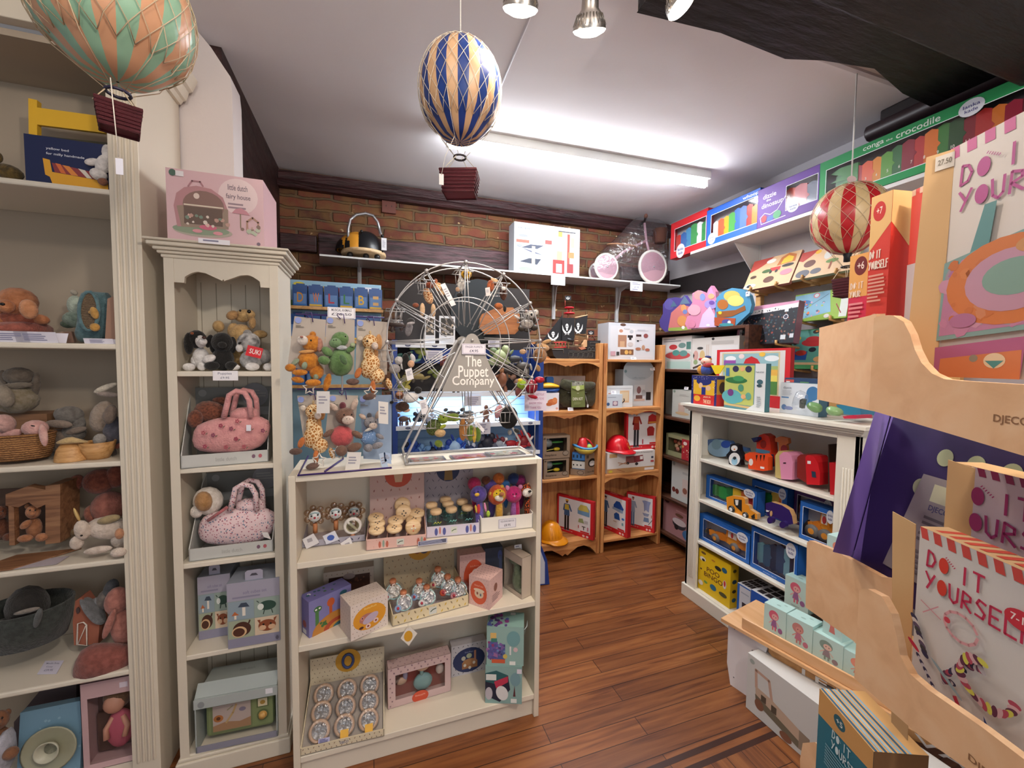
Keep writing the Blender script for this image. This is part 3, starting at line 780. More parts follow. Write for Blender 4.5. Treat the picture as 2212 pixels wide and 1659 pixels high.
plush('bunny_plush','white floppy soft bunny slumped at the end of the top cabinet shelf','soft toy',('Y',1.745),
 {'body':[(224,355,16,24,W_,-30),(232,330,12,18,W_)],'leg':[(213,377,19,13,W_,-8),(200,350,18,8,W_,10)],'foot':[(222,392,11,9,fur('#8c5a44'))]})
plush('straw_bird','mossy brown straw bird shape at the far left of the top shelf','decoration',('Y',1.78),{'body':[(18,372,34,17,fur('#6b5526','#3d2f14'),-8)],'head':[(-4,340,10,12,fur('#6b5526','#3d2f14'))]})
# -- second shelf
BR=fur('#c4835a','#a5663f')
plush('puppy_plush','ginger brown soft puppy in a rust jumper lying on the rust cushion','soft toy',Y1,
 {'body':[(40,688,52,14,fur('#a85c44')),(88,690,20,11,BR,-8),(2,690,20,12,BR)],'head':[(38,652,44,31,BR),(14,662,18,15,BR,0,-.03)],'ear':[(62,668,19,22,fur('#cc9068','#b0754c'),20,-.05)],'nose':[(5,657,6,3.5,EYEM,0,-.06)],'ear ':[(-8,672,14,18,BR)]})
g=G();puff(g,('Y',1.82),[(-60,702),(60,694),(104,700),(108,728),(-60,738)],.09,fur('#a55d4e'))
made(g,'cushion','rust red round cushion under the ginger soft puppy','cushion',onY(30,735,1.82))
plush('bunny_plush','pale mint soft bunny with one ear up behind the teal carrier','soft toy',('Y',1.88),{'body':[(165,690,30,18,fur('#8fa193','#6f8274')),(148,700,18,9,fur('#4f6350'))],'head':[(163,660,18,22,fur('#b6c3b4'))],'ear':[(160,632,8,6,fur('#b8b0a0'),-20)]})
o=thing('toy_carrier','teal felt toy carrier with a big oval opening and star toys inside','toy carrier',onY(205,740,1.78));TL=fur('#5f7f86','#4c6a70')
g=G();puff(g,('Y',1.80),[(178,632),(196,629),(246,634),(240,735),(200,742),(166,738),(176,700)],.055,TL);g.build('shell',o)
g=G();P=[(192+21*cos(t*pi/9),672+42*sin(t*pi/9))for t in range(18)];slab(g,('Y',1.742),P,.004,weave('#9b8468','#5e4c3a',90));g.build('opening',o)
g=G();wire(g,('Y',1.742),P,.0055,TL,closed=True,k=6);g.build('rim',o)
plush('star_plush','small mustard soft star inside the teal carrier opening','soft toy',('Y',1.735),{'body':[(204,676,9,14,fur('#c99a52'),20)],'arm':[(198,674,8,4,fur('#c99a52'),10)]})
plush('moon_plush','round mustard soft ball low in the teal carrier opening','soft toy',('Y',1.735),{'body':[(205,707,11,9,fur('#cf9c4e'))]})
g=G();slab(g,('Y',1.74),[(226,745),(232,645),(246,640),(262,690),(262,745)],.03,C('#9c7864',.7));made(g,'doll_house_box','brown arched toy package pressed against the cabinet stile on the second shelf','box',onY(240,742,1.76))
g=G();P=Fr(onY(112,722,1.75),(1,0,0)).shift(v=-.01)
for i,(a,b)in enumerate(((85,112),(120,140),(128,160))):slab(g,('Y',1.76+.012*i),[(a,742),(a+4,722-i*3),(b-6,716),(b,740)],.012,C(['#8a6a5a','#a08878','#7c6052'][i],.8))
made(g,'folded_felt','folded brown felt pieces lying between the cushion and the teal carrier','felt',onY(125,740,1.76))
for i,(x,w,l)in enumerate(((22,.1,'white tent card under the rust cushion, leftmost on the second cabinet shelf'),(84,.1,'white tent card in front of the folded brown felt'),(216,.075,'folded white card tipped over below the teal carrier'))):
    P=onY(x,744,1.715);F=Fr((P.x-w/2,1.712,1.548),(1,0,0)).turn(0,22)
    g=G();h=.036 if i<2 else .018;g.fbox(F,0,w,0,h,-.0008,0,C('#e4e2ee'));draw(g,F,w,h,lines(.2,.15,.85,.85,4,'#8f8fae',i+2))
    F2=Fr((P.x-w/2,1.745 if i<2 else 1.73,1.548),(1,0,0)).turn(0,-22);g.fbox(F2,0,w,0,h,-.0008,0,C('#e4e2ee'))
    made(g,'price_card',l,'price card',(P.x,1.72,1.548),'tent cards on the left cabinet')
# -- third shelf
GY=fur('#6f6458','#574e44')
plush('puppy_plush','dark grey soft puppy wearing an oatmeal knit on the wooden crate','soft toy',('Y',1.86),
 {'body':[(35,862,50,32,fur('#8c8271','#75694f')),(10,856,18,26,fur('#978c7c'),25,-.04)],'head':[(40,812,34,19,GY)],'ear':[(78,830,9,26,GY,-8)],'ear ':[(8,815,9,16,GY,12)],'scarf':[(36,833,36,7,fur('#7c7264'),4,-.02)]})
g=G();g.box(onY(-60,900,1.9).x,onY(115,900,1.9).x,1.87,1.99,1.162,onY(60,893,1.9).z,wood('#8a6446','#6e4c34'));made(g,'wooden_crate','brown wooden crate under the dark grey puppy on the third shelf','crate',onY(30,940,1.9))
PK=fur('#d5a79f','#c08f88')
def basket(name,label,pl,x0,x1,y0,y1,m,dpt=.06):
    g=G();A=on(pl,x0,y0);B=on(pl,x1,y0);c=(A+B)/2;r=(B-A).length/2;z1=c.z;z0=on(pl,(x0+x1)/2,y1).z
    k=22;vs=[];prof=[(.82,z0),(.93,z0+(z1-z0)*.4),(1,z1),(.95,z1),(.86,z0+(z1-z0)*.4),(.78,z0+.01)]
    cy=c.y+dpt
    vs=[(c.x+r*q*cos(2*pi*j/k),cy+dpt*q*sin(2*pi*j/k),z)for q,z in prof for j in range(k)]
    fs=[(i*k+j,i*k+(j+1)%k,(i+1)*k+(j+1)%k,(i+1)*k+j)for i in range(5)for j in range(k)]+[tuple(range(k-1,-1,-1)),tuple(range(5*k,6*k))]
    g.add(vs,fs,m,True);g.tube([(c.x+r*.98*cos(2*pi*j/k),cy+dpt*.98*sin(2*pi*j/k),z1)for j in range(k)],.004,m,6,True)
    return made(g,name,label,'basket',(c.x,cy,z0))
WK=weave('#b4824e','#7a5130',45)
basket('wicker_basket','round wicker basket of pink soft elephants on the third shelf',('Y',1.715),-95,82,945,1001,WK,.07)
plush('elephant_plush','pale pink soft elephant lying nearest the stile in the wicker basket','soft toy',('Y',1.76),{'body':[(60,945,26,8,PK,8)],'head':[(76,925,29,18,PK)],'trunk':[(94,940,9,25,fur('#dcb3aa','#c99b93'),6,-.03)],'eye':[(71,920,5,1.5,EYEM,-10,-.06)]})
plush('elephant_plush','pale pink soft elephant cut off by the frame edge in the wicker basket','soft toy',('Y',1.77),{'body':[(20,942,30,12,PK,20)],'head':[(10,915,24,20,fur('#c99f97'),-20)],'trunk':[(-2,938,8,20,PK)]})
GR=fur('#7d7872','#635d57')
plush('dog_plush','grey long-eared soft dog in a taupe hood sitting behind the wooden bowls','soft toy',('Y',1.87),
 {'body':[(125,952,40,26,fur('#7b6c60')),(160,935,26,20,GR)],'head':[(150,897,31,20,GR),(170,915,15,20,GR)],'ear':[(128,895,12,13,GR)],'hood':[(128,916,30,9,fur('#8f7f72'),-6,-.03),(165,930,24,7,fur('#8f7f72'),12,-.02)],'foot':[(92,978,18,10,fur('#b0745a'),0,-.04),(112,980,12,9,fur('#5e5a56'))]})
plush('goose_plush','beige soft goose with a long beak hanging its head beside the stile','soft toy',('Y',1.82),
 {'body':[(245,930,22,34,fur('#5d5c66')),(222,900,26,36,fur('#a39384','#8c7c6d'),-25)],'head':[(212,915,12,16,fur('#b39c7c'))],'wing':[(238,895,14,22,fur('#7c6c60'),-20,-.04)],'beak':[(228,838,28,7,fur('#d6ccba'),20),(233,852,26,6,fur('#a8988e'),-6)],'foot':[(238,978,14,12,fur('#7a6d66')),(252,962,8,8,fur('#b5705c'))]})
WB=wood('#c09058','#a87844','#d0a26c',0,3)
g=G();c=onY(147,990,1.74);r=28*depth(c)/FPX;g.lathe([(r,0),(r*.98,r*.3),(r*.85,r*.9),(r*.55,r*1.4),(0,r*1.6)],(c.x,1.76,1.161),WB);made(g,'wooden_dome','egg shaped wooden stacking dome upside down on the third shelf','wooden toy',(c.x,1.76,1.161))
g=G();c=onY(200,990,1.74);r=31*depth(c)/FPX;g.lathe([(0,0),(r*.6,0),(r*.85,r*.5),(r,r*1.2),(r*.93,r*1.2),(r*.7,r*.4),(0,r*.3)],(c.x,1.77,1.161),WB);made(g,'wooden_bowl','small open wooden bowl next to the egg shaped dome','bowl',(c.x,1.77,1.161))
g=G();puff(g,('Y',1.735),[(119,955),(150,942),(172,948),(198,955),(160,958),(124,960)],.012,fur('#cdb07c'));made(g,'cloth','mustard cloth scrap draped over the wooden dome','cloth',onY(150,950,1.735))
plush('mouse_plush','little grey soft mouse peeking from the wooden bowl','soft toy',('Y',1.765),{'body':[(215,950,14,13,fur('#a19b94'),30)]})
# -- fourth shelf
WH=wood('#8b6244','#6f4b33','#9d7452',0,2)
o=thing('toy_house','brown wooden puppet theatre house with wavy roof and a teddy sitting in its doorway','doll house',onZ(70,1185,.828));pl=('Y',1.80)
g=G();slab(g,pl,[(12,1068),(60,1050),(98,1058),(98,1090),(80,1098),(62,1085),(40,1096),(12,1092)],.03,WH);g.build('roof',o)
g=G();slab(g,pl,[(98,1050),(130,1046),(130,1172),(98,1176)],.10,WH);g.build('side',o)
g=G();slab(g,('Y',1.9),[(-60,1060),(130,1050),(130,1160),(-60,1170)],.006,C('#4e3526'));g.build('back',o)
g=G();slab(g,pl,[(18,1092),(30,1096),(32,1178),(20,1178)],.02,WH);g.build('post',o)
g=G();g.ext(Fr((onZ(-10,1235,.829).x,1.71,.830),(1,0,0),(0,1,0)),[(-.08,0),(.04,0),(.15,.12),(-.02,.12)],0,.004,WH);g.build('floor_board',o)
TE=fur('#b37a55','#95603e')
def teddy(label,pl,x,y,s,m,group=None,name='teddy_bear'):
    return plush(name,label,'soft toy',pl,{'body':[(x,y,15*s,20*s,m)],'head':[(x-2*s,y-30*s,14*s,13*s,m,0,-.01)],'ear':[(x-13*s,y-40*s,5*s,5*s,m)],'ear ':[(x+10*s,y-41*s,5*s,5*s,m)],'arm':[(x-16*s,y-6*s,12*s,7*s,m,30,-.03)],'leg':[(x-17*s,y+20*s,15*s,7*s,m,0,-.04)],'leg ':[(x+14*s,y+18*s,12*s,8*s,m,0,-.03)],'muzzle':[(x-4*s,y-27*s,7*s,5*s,m,0,-.04)],'eye':[(x-8*s,y-33*s,1.6*s,1.6*s,EYEM,0,-.05),(x+2*s,y-33*s,1.6*s,1.6*s,EYEM,0,-.05)]},group=group)
teddy('light brown curly teddy sitting inside the wooden toy house',('Y',1.84),74,1140,1.15,TE)
teddy('dark brown teddy at the left doorway of the wooden toy house',('Y',1.86),4,1140,1.1,fur('#6e3e28'))
TC=fur('#8a4a36','#6a3325')
plush('elephant_plush','big terracotta soft elephant in a pink outfit sitting behind the unicorn','soft toy',('Y',1.90),
 {'body':[(235,1095,38,34,fur('#a8685a','#8c5448')),(200,1110,18,20,fur('#9c5f4c'),30)],'head':[(215,1040,36,27,TC)],'ear':[(165,1042,18,16,TC,40)],'ear ':[(250,1030,22,24,TC)]})
CW_=fur('#d8c9bb','#bfae9f')
plush('unicorn_plush','cream soft unicorn with a gold horn lying along the fourth cabinet shelf','soft toy',('Y',1.76),
 {'body':[(232,1140,46,24,CW_,-6),(262,1165,22,18,CW_)],'head':[(178,1145,17,22,CW_,20,-.02),(166,1172,15,15,CW_,30,-.02)],'horn':[(166,1112,4,17,C('#c9a86a',.3,.3),22,-.02)],'leg':[(212,1188,32,8,CW_,3,-.03)],'leg ':[(256,1193,18,10,CW_,0,-.05)],'mane':[(235,1122,26,9,fur('#a8946c'),8,-.02)],'eye':[(176,1157,3,2,EYEM,0,-.05)],'patch':[(258,1153,10,12,fur('#c08a66'),0,-.05)]})
plush('mouse_plush','flat brown soft mouse lying between the toy house and the unicorn','soft toy',('Y',1.86),{'body':[(135,1163,26,8,fur('#7c6648'),10)],'head':[(160,1150,10,8,fur('#7c6648'),20)]})
g=G();A=[onZ(*p,.830)for p in((28,1230),(60,1212),(150,1201),(122,1219))];g.add([a+Vector((0,0,h))for h in(0,.001)for a in A],[(4,5,6,7),(0,1,5,4),(1,2,6,5),(2,3,7,6),(3,0,4,7)],C('#b8b0b8'));made(g,'price_card','pale lilac card lying flat in front of the toy house','price card',A[0])
# -- fifth shelf
DG=fur('#3f4440','#2c302d')
basket('felt_basket','dark grey green oval felt basket on the fifth cabinet shelf',('Y',1.725),-110,108,1345,1425,DG,.1)
plush('seal_plush','dark charcoal soft seal propped up in the felt basket','soft toy',('Y',1.83),{'body':[(60,1310,46,42,fur('#2e2b28'),-35),(30,1360,55,26,fur('#4a4e4c'),-8)],'cuff':[(58,1320,30,5,fur('#8c8278'),6,-.06)],'tail':[(82,1335,8,22,fur('#5c5f5e'),-20,-.07)]})
PB_=fur('#b87a6c','#9e6458')
plush('bunny_plush','dusky pink soft bunny slumped over the rust corduroy cushion','soft toy',('Y',1.80),
 {'body':[(265,1355,26,42,PB_,8)],'head':[(252,1298,26,30,PB_,-20)],'arm':[(236,1348,9,34,PB_,-25,-.03)],'leg':[(250,1400,22,12,PB_,20)]})
o=thing('fabric_house','rust felt play house with a white stitched door and grey roof','toy house',onZ(195,1392,.438));pl=('Y',1.83)
g=G();slab(g,pl,[(157,1342),(163,1298),(175,1290),(215,1345),(212,1392),(160,1394)],.05,C('#a0604a',.9));g.build('front',o)
g=G();puff(g,('Y',1.84),[(172,1292),(182,1288),(225,1335),(228,1348),(215,1345)],.035,fur('#7f8184'));g.build('roof',o)
g=G();wire(g,('Y',1.822),[(166,1392),(168,1347),(180,1344),(187,1350),(188,1394)],.0022,C('#ded4c8'),closed=True);wire(g,('Y',1.822),[(168,1392),(186,1350)],.0015,C('#ded4c8'));g.build('door',o)
g=G();slab(g,('Y',1.824),[(168+4*cos(t),1319+7*sin(t))for t in[i*.7 for i in range(9)]],.003,C('#4e3c3a'));g.build('window',o)
for i,(x,y)in enumerate(((205,1312),(225,1295),(240,1272))):plush('mouse_plush',['small grey soft figure on the roof of the rust felt house','grey soft figure behind the rust felt house, next to the bunny ear','dark grey soft figure highest behind the rust felt house'][i],'soft toy',('Y',1.87),{'body':[(x,y,16,22,fur(['#8a8c90','#7c746e','#5a5c60'][i]),-25)]})
g=G();puff(g,('Y',1.745),[(180,1396),(230,1392),(290,1398),(285,1440),(200,1468),(160,1465),(162,1430)],.05,fur('#91544a','#7a4239'));made(g,'cushion','rust corduroy cushion hanging over the edge of the fifth cabinet shelf','cushion',onY(220,1465,1.745))
g=G();A=[onZ(*p,.440)for p in((80,1457),(98,1428),(140,1429),(122,1456))];F=Fr(A[0],A[3]-A[0],A[1]-A[0]);W=(A[3]-A[0]).length;H=(A[1]-A[0]).length
g.fbox(F,0,W,0,H,0,.001,C('#dcdaea'));draw(g,F,W,H,[('t','Moulin Roty',.15,.15,.85,.3,'#77779a'),('t','Cosy',.25,.42,.6,.55,'#77779a'),('t','£39.95',.25,.65,.7,.8,'#77779a')],.0012);made(g,'price_card','white handwritten card lying beside the felt basket','price card',A[0])
# -- bottom shelf
o=thing('plate_set','pale blue carton holding a grey toy plate and bowl set','box',onZ(100,1655,.08));pl=('Y',1.75);F,W,H=face(pl,(33,1672),(172,1652),(30,1555),.08);F=F.turn(0,-8)
g=G();g.fbox(F,0,W,0,H,-.03,0,C('#6f93a8',.5));draw(g,F,W,H,[('s',0,0,1,1,26,.02,['#87a8ba','#5f8499'],5)]);g.build('carton',o)
g=G();c=F.p(W*.55,H*.45,.006);g.lathe([(0,.004),(.05,.004),(.068,.016),(.074,.016),(.052,0),(0,0)],c,C('#9d9c84',.35),28,F.N);g.build('plate',o)
g=G();g.lathe([(.018,.006),(.03,.03),(.034,.03),(.02,.004),(0,.004)],c,C('#b9b7a2',.35),24,F.N);g.build('bowl',o)
LP=C('#c2a2a4',.5)
def doll_in(k,F,W,H,d):
    c=lambda u,v,n=0:F.p(u*W,(1-v)*H,n);s=H
    sk=C('#c9937c',.5);R3=lambda a:((a[0]*s,0,0),(0,a[0]*s*.7,0),(0,0,a[1]*s))
    k.ell(c(.52,.3),R3((.13,.15)),fur('#6e5036'));k.ell(c(.5,.35,.015),R3((.1,.11)),sk);k.ell(c(.55,.68),R3((.13,.22)),C('#b5566a',.8))
    for q in(-.17,.16):k.tube([c(.55+q*.5,.52,.01),c(.55+q*1.2,.62,.02),c(.55+q,.72,.03)],.028*s,sk,8)
    k.fbox(F,.08*W,.4*W,.05*H,.5*H,-.02,-.015,C('#54403a'))
    for q in(-.08,.02):k.ball(c(.5+q,.35,.07*s),.008*s,EYEM)
window_box('boxed_doll','lilac boxed doll with brown hair and pink dress on the bottom cabinet shelf','doll',('Y',1.74),(180,1662),(300,1640),(168,1480),.09,LP,(.12,.18,.95,.93),doll_in,[('r',.7,.06,.85,.12,'#d8cdd8')],inner='#5c4a48',rim=None,toy='doll',z=.08)
teddy('brown teddy in a white vest at the left frame edge of the bottom shelf',('Y',1.76),2,1600,1.5,fur('#8c5e40'))
g=G();puff(g,('Y',1.74),[(0,1585),(24,1570),(30,1640),(10,1680),(-30,1680)],.04,fur('#b9b9c4'));made(g,'baby_bib','crumpled white and grey cloth bib in front of the bottom shelf teddy','cloth',onY(10,1660,1.74))
g=G();A=onZ(62,1500,.08);slab(g,('Y',1.92),[(30,1560),(88,1490),(165,1478),(165,1600),(30,1620)],.02,C('#4f4448',.8));made(g,'fabric_folder','dark mauve fabric folder standing at the back of the bottom shelf','folder',onY(100,1600,1.92))

# ================================================================ tall cabinet goods
F,W,H=face(('Y',1.715),(362,512),(571,531),(358,361));z0=1.897
F.O.z=z0;H=onY(358,361,1.715).z-z0;dd=1.715;sd=abs(onX(597,450,F.p(W,0).x).y-1.715)
g=G();PKc='#d9b6ba'
g.fbox(F,0,W,0,H,-sd,0,C('#cfa9ae',.4));g.flat(F,[(0,0),(W,0),(W,H),(0,H)],.0002,PKc)
draw(g,F,W,H,[('e',.73,.28,.21,.25,'#e6cfce'),('t','little dutch',.62,.12,.83,.2,'#7c6a72'),('t','fairy house',.6,.25,.86,.34,'#7c6a72')]+lines(.62,.37,.85,.47,2,'#a08890',3)+[
 ('e',.36,.82,.30,.08,'#b4ab9c'),('e',.34,.8,.29,.07,'#8e9c84'),('p',[(.07,.5),(.1,.33),(.18,.24),(.3,.2),(.45,.22),(.57,.32),(.62,.5),(.62,.75),(.1,.78)],'#b9898c'),
 ('p',[(.1,.5),(.3,.45),(.62,.48),(.62,.76),(.14,.78)],'#9c8878'),('e',.37,.46,.21,.2,'#8d6f66'),('r',.17,.46,.57,.48,'#d8ccb8'),('r',.17,.49,.56,.73,'#6d5a50'),('e',.3,.34,.03,.04,'#e4d0c4'),
 ('l',[(.22,.22),(.26,.14),(.34,.14),(.37,.2)],.02,'#b07f84'),('e',.41,.76,.09,.035,'#cf6f84'),('e',.3,.82,.05,.025,'#dc98a0'),('e',.51,.83,.05,.025,'#dc98a0'),('s',.2,.6,.62,.75,16,.035,['#ded2c4','#c09a8c','#7c9080','#e0b8b0'],4),
 ('r',.745,.52,.755,.72,'#8a7c5c'),('p',[(.66,.52),(.7,.46),(.76,.44),(.82,.48),(.85,.53)],'#cb8f98'),('l',[(.82,.74),(.82,.62),(.88,.56),(.94,.62),(.94,.76)],.025,'#b58f7c'),('s',.7,.66,.96,.82,9,.035,['#c9a89c','#8c7468','#b9c0a8'],6),
 ('e',.07,.06,.035,.045,'#4e6a5c'),('r',.1,.03,.18,.1,'#e8e4e6'),('e',.94,.93,.02,.025,'#7c6a78')])
made(g,'toy_box','pale pink fairy house carton on top of the tall cream cabinet','box',F.p(W/2,0,-sd/2))
card('price_card','slim price label on the cornice under the pink fairy house box',('Y',1.655),(463,534),.09,.016,[('~',)],z=1.888,lean=0,U=(1,0,0))
# puppies
WF,BF_,TF,NF=fur('#ece9e6','#cfcac6'),fur('#14110f','#0a0908'),fur('#cda873','#b08c58'),fur('#0f0d0c','#1c1a18')
pl=('Y',1.775)
plush('dog_plush','black, white and tan soft puppy sitting leftmost on the upper tall cabinet shelf','soft toy',pl,
 {'body':[(434,772,18,22,WF),(424,780,12,14,WF)],'leg':[(408,793,14,9,WF,0,-.02)],'leg ':[(436,791,10,10,WF,0,-.02)],'arm':[(452,775,15,9,WF,20,-.03)],'head':[(425,733,22,20,BF_),(434,738,12,14,WF,10,-.018)],'muzzle':[(438,738,10,8,WF,0,-.04)],'nose':[(441,729,5,3.5,C('#3a2018'),0,-.055)],'ear':[(408,742,11,24,BF_,0,-.01)],'ear ':[(452,737,8,15,BF_,-20)],'eye':[(425,728,2,2,EYEM,0,-.05)],'brow':[(415,720,4,3,fur('#a05a34'),0,-.035)]})
plush('dog_plush','all black curly soft puppy between the tricolour and the grey ones','soft toy',pl,
 {'body':[(482,775,24,26,NF)],'head':[(480,740,24,22,NF,0,-.01)],'ear':[(460,745,8,18,NF)],'ear ':[(503,745,8,18,NF)],'leg':[(458,790,17,10,NF,0,-.03)],'leg ':[(500,790,14,10,NF,0,-.03)],'muzzle':[(480,745,10,7,NF,0,-.04)]})
o=plush('dog_plush','grey and white soft husky puppy wearing a big red tag','soft toy',pl,
 {'body':[(545,775,28,22,fur('#d6d3d1','#a8a5a2'),20),(570,770,18,16,fur('#a09d9a'))],'head':[(537,740,26,22,fur('#c9c6c4','#5c5a5a',40),10)],'ear':[(535,720,10,8,fur('#9a9896'))],'muzzle':[(517,752,8,9,WF,0,-.03)],'eye':[(518,741,4,2.5,EYEM,20,-.04)],'leg':[(505,793,14,7,WF,0,-.03)],'leg ':[(545,792,16,9,WF,0,-.04)],'foot':[(580,793,12,9,WF,0,-.03)]})
F=Fr(onY(533,768,1.715),(1,0,0),(0,0,1)).turn(0);q=Matrix.Rotation(radians(14),3,(0,1,0))
F.U=q@F.U;F.V=q@F.V;F.N=F.U.cross(F.V)
g=G();g.fbox(F,-.005,.045,0,.038,-.001,0,C('#d8262e',.4));draw(g,F,.045,.038,[('t','SUKI',.1,.25,.9,.72,'#f4ece8')],.0006);g.build('tag',o)
plush('dog_plush','golden soft labrador puppy looking up at the back above the others','soft toy',('Y',1.85),
 {'body':[(520,722,26,22,TF,10),(505,715,14,18,TF),(515,760,26,30,TF)],'head':[(527,682,22,14,TF,10),(541,680,11,11,TF,0,-.01)],'ear':[(502,681,14,10,fur('#c09360'),20,-.02)],'nose':[(538,673,4.5,4,EYEM,0,-.05)],'eye':[(519,671,2.5,2.5,EYEM,0,-.05)],'leg':[(472,705,13,13,TF)],'leg ':[(562,722,16,9,TF)],'ear ':[(545,697,8,14,fur('#b8905e'),0,-.02)]})
P=onY(487,822,1.695);F=Fr((P.x-.038,1.697,P.z),(1,0,0));g=G();g.fbox(F,0,.076,0,.034,-.001,0,C('#efedf0'));draw(g,F,.076,.034,[('t','Puppies',.2,.15,.75,.45,'#8c8c9c'),('t','£9.95',.3,.6,.65,.82,'#8c8c9c')]);made(g,'price_card','handwritten Puppies price card on the edge below the soft puppies','price card',F.O)
# bag sets in open trays
def bag_tray(label,z,bl,br,tint,puppy,bagm,ptsdy,hx,hy,cuffm):
    sx,sy=ptsdy
    F,W,H=face(('Z',z+.001),bl,br,None);F.O.z=z+.001;D=.19;hb=.27
    o=thing('bag_display',label,'toy set',F.p(W/2,0,-D/2));t=.003;cg=C(tint,.5)
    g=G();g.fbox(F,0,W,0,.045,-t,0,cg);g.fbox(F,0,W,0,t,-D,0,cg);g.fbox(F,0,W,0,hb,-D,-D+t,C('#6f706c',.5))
    for u in(0,W-t):Fs=Fr(F.p(u,0,0),-F.N,F.V);g.ext(Fs,[(0,0),(D,0),(D,hb),(D*.75,hb*.9),(.0,.045)],0,t,cg)
    draw(g,F,W,.045,[('t','little dutch',.38,.35,.62,.65,'#a4a5a0'),('e',.82,.45,.022,.16,'#7a5a6c'),('e',.9,.45,.022,.16,'#b05a64')])
    Fb=F.shift(n=-D+t);draw(g,Fb,W,hb,[('e',.78,.12,.18,.18,'#85868a'),('e',.12,.08,.05,.05,'#8c8d8a')]+lines(.65,.04,.95,.16,3,'#9a9b98')+[('r',.02,.3,.98,.42,'#8d9090')]);g.build('tray',o)
    yb=F.O.y+.045;pl=('Y',yb)
    bod=[(275,1050),(360,1010),(460,985),(700,972),(790,1020),(762,1130),(700,1195),(560,1228),(330,1222),(255,1170)]
    g=G();puff(g,pl,[(330+x/3.07+sx,580+y/3.07+sy)for x,y in bod],.042,bagm);puff(g,pl,[(330+x/3.07+sx,580+y/3.07+sy)for x,y in((500,1010),(515,930),(690,915),(715,1010))],.035,bagm,.01);g.build('bag',o)
    for dy,dx,nm in((-.03,0,'handle'),(.03,16,'handle')):
        g=G();wire(g,pl,[(330+(x+dx)/3.07+sx,580+y/3.07+sy)for x,y in((490,980),(510,900),(525,835),(570,808),(625,820),(655,870),(665,980))],.0095,bagm,dy,k=8);g.build(nm,o)
    if cuffm:
        g=G();wire(g,pl,[(330+x/3.07+sx,580+y/3.07+sy)for x,y in((350,1040),(480,950))],.006,cuffm,-.04);g.build('trim',o)
    return o,pl,sx,sy
BG=fur('#dd9e9c','#d08f8e')
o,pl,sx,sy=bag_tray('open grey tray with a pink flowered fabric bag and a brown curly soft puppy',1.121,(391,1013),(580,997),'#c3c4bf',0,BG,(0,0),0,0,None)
g=G()
for x,y in((335,1090),(450,1042),(400,1105),(520,1062),(552,1130),(485,1185),(605,1182),(560,1012),(640,1060),(345,1180),(730,1075)):
    X,Y=330+x/3.07,580+y/3.07;R=random.Random(x)
    for a in range(5):blob(g,pl,X+3*cos(a*1.26),Y+3*sin(a*1.26),2,2,C(['#a5485c','#8c4a60','#b05a64'][x%3],.8),0,-.041,.6,8)
    blob(g,pl,X+7,Y+2,3,1.2,C('#7c6a5c',.8),30,-.041,.6,8)
g.build('flowers',o)
g=G();slab(g,('Y',pl[1]-.05),[(532,918),(542,918),(542,931),(532,931)],.002,C('#e6e6ee'));g.build('tag',o)
plush('puppy_plush','brown curly soft puppy head poking from the pink flowered bag','soft toy',('Y',pl[1]+.05),{'head':[(455,890,36,24,fur('#8a5038','#5c3020',120),-12)],'ear':[(422,905,17,20,fur('#8a5038','#5c3020',120),-10,-.03)],'ear ':[(480,866,22,9,fur('#7a4630','#50291c',120),-5,.03)]})
FL=dots('#e0c6c8',('#8a4a5c','#5a6f8c','#c98c94','#a05a6a','#6f8496','#b77884'),130,.3)
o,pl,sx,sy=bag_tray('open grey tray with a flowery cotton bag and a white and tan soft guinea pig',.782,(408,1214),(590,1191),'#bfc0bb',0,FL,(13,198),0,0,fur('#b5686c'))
plush('puppy_plush','white and tan soft guinea pig head poking from the flowery bag','soft toy',('Y',pl[1]+.03),{'head':[(450,1082,33,30,fur('#e4dcd2','#cfc5b8'),-20)],'patch':[(440,1083,19,22,fur('#b58a5c','#9c7244'),20,-.03)],'muzzle':[(425,1105,14,14,fur('#e8e0d6'),0,-.02)]})
g=G();slab(g,('Y',pl[1]-.05),[(565,1150),(578,1150),(585,1165),(570,1160)],.004,C('#d9d4d0'));made(g,'fabric_tag','white care tag sticking out of the flowery bag','tag',onY(570,1160,pl[1]-.05))
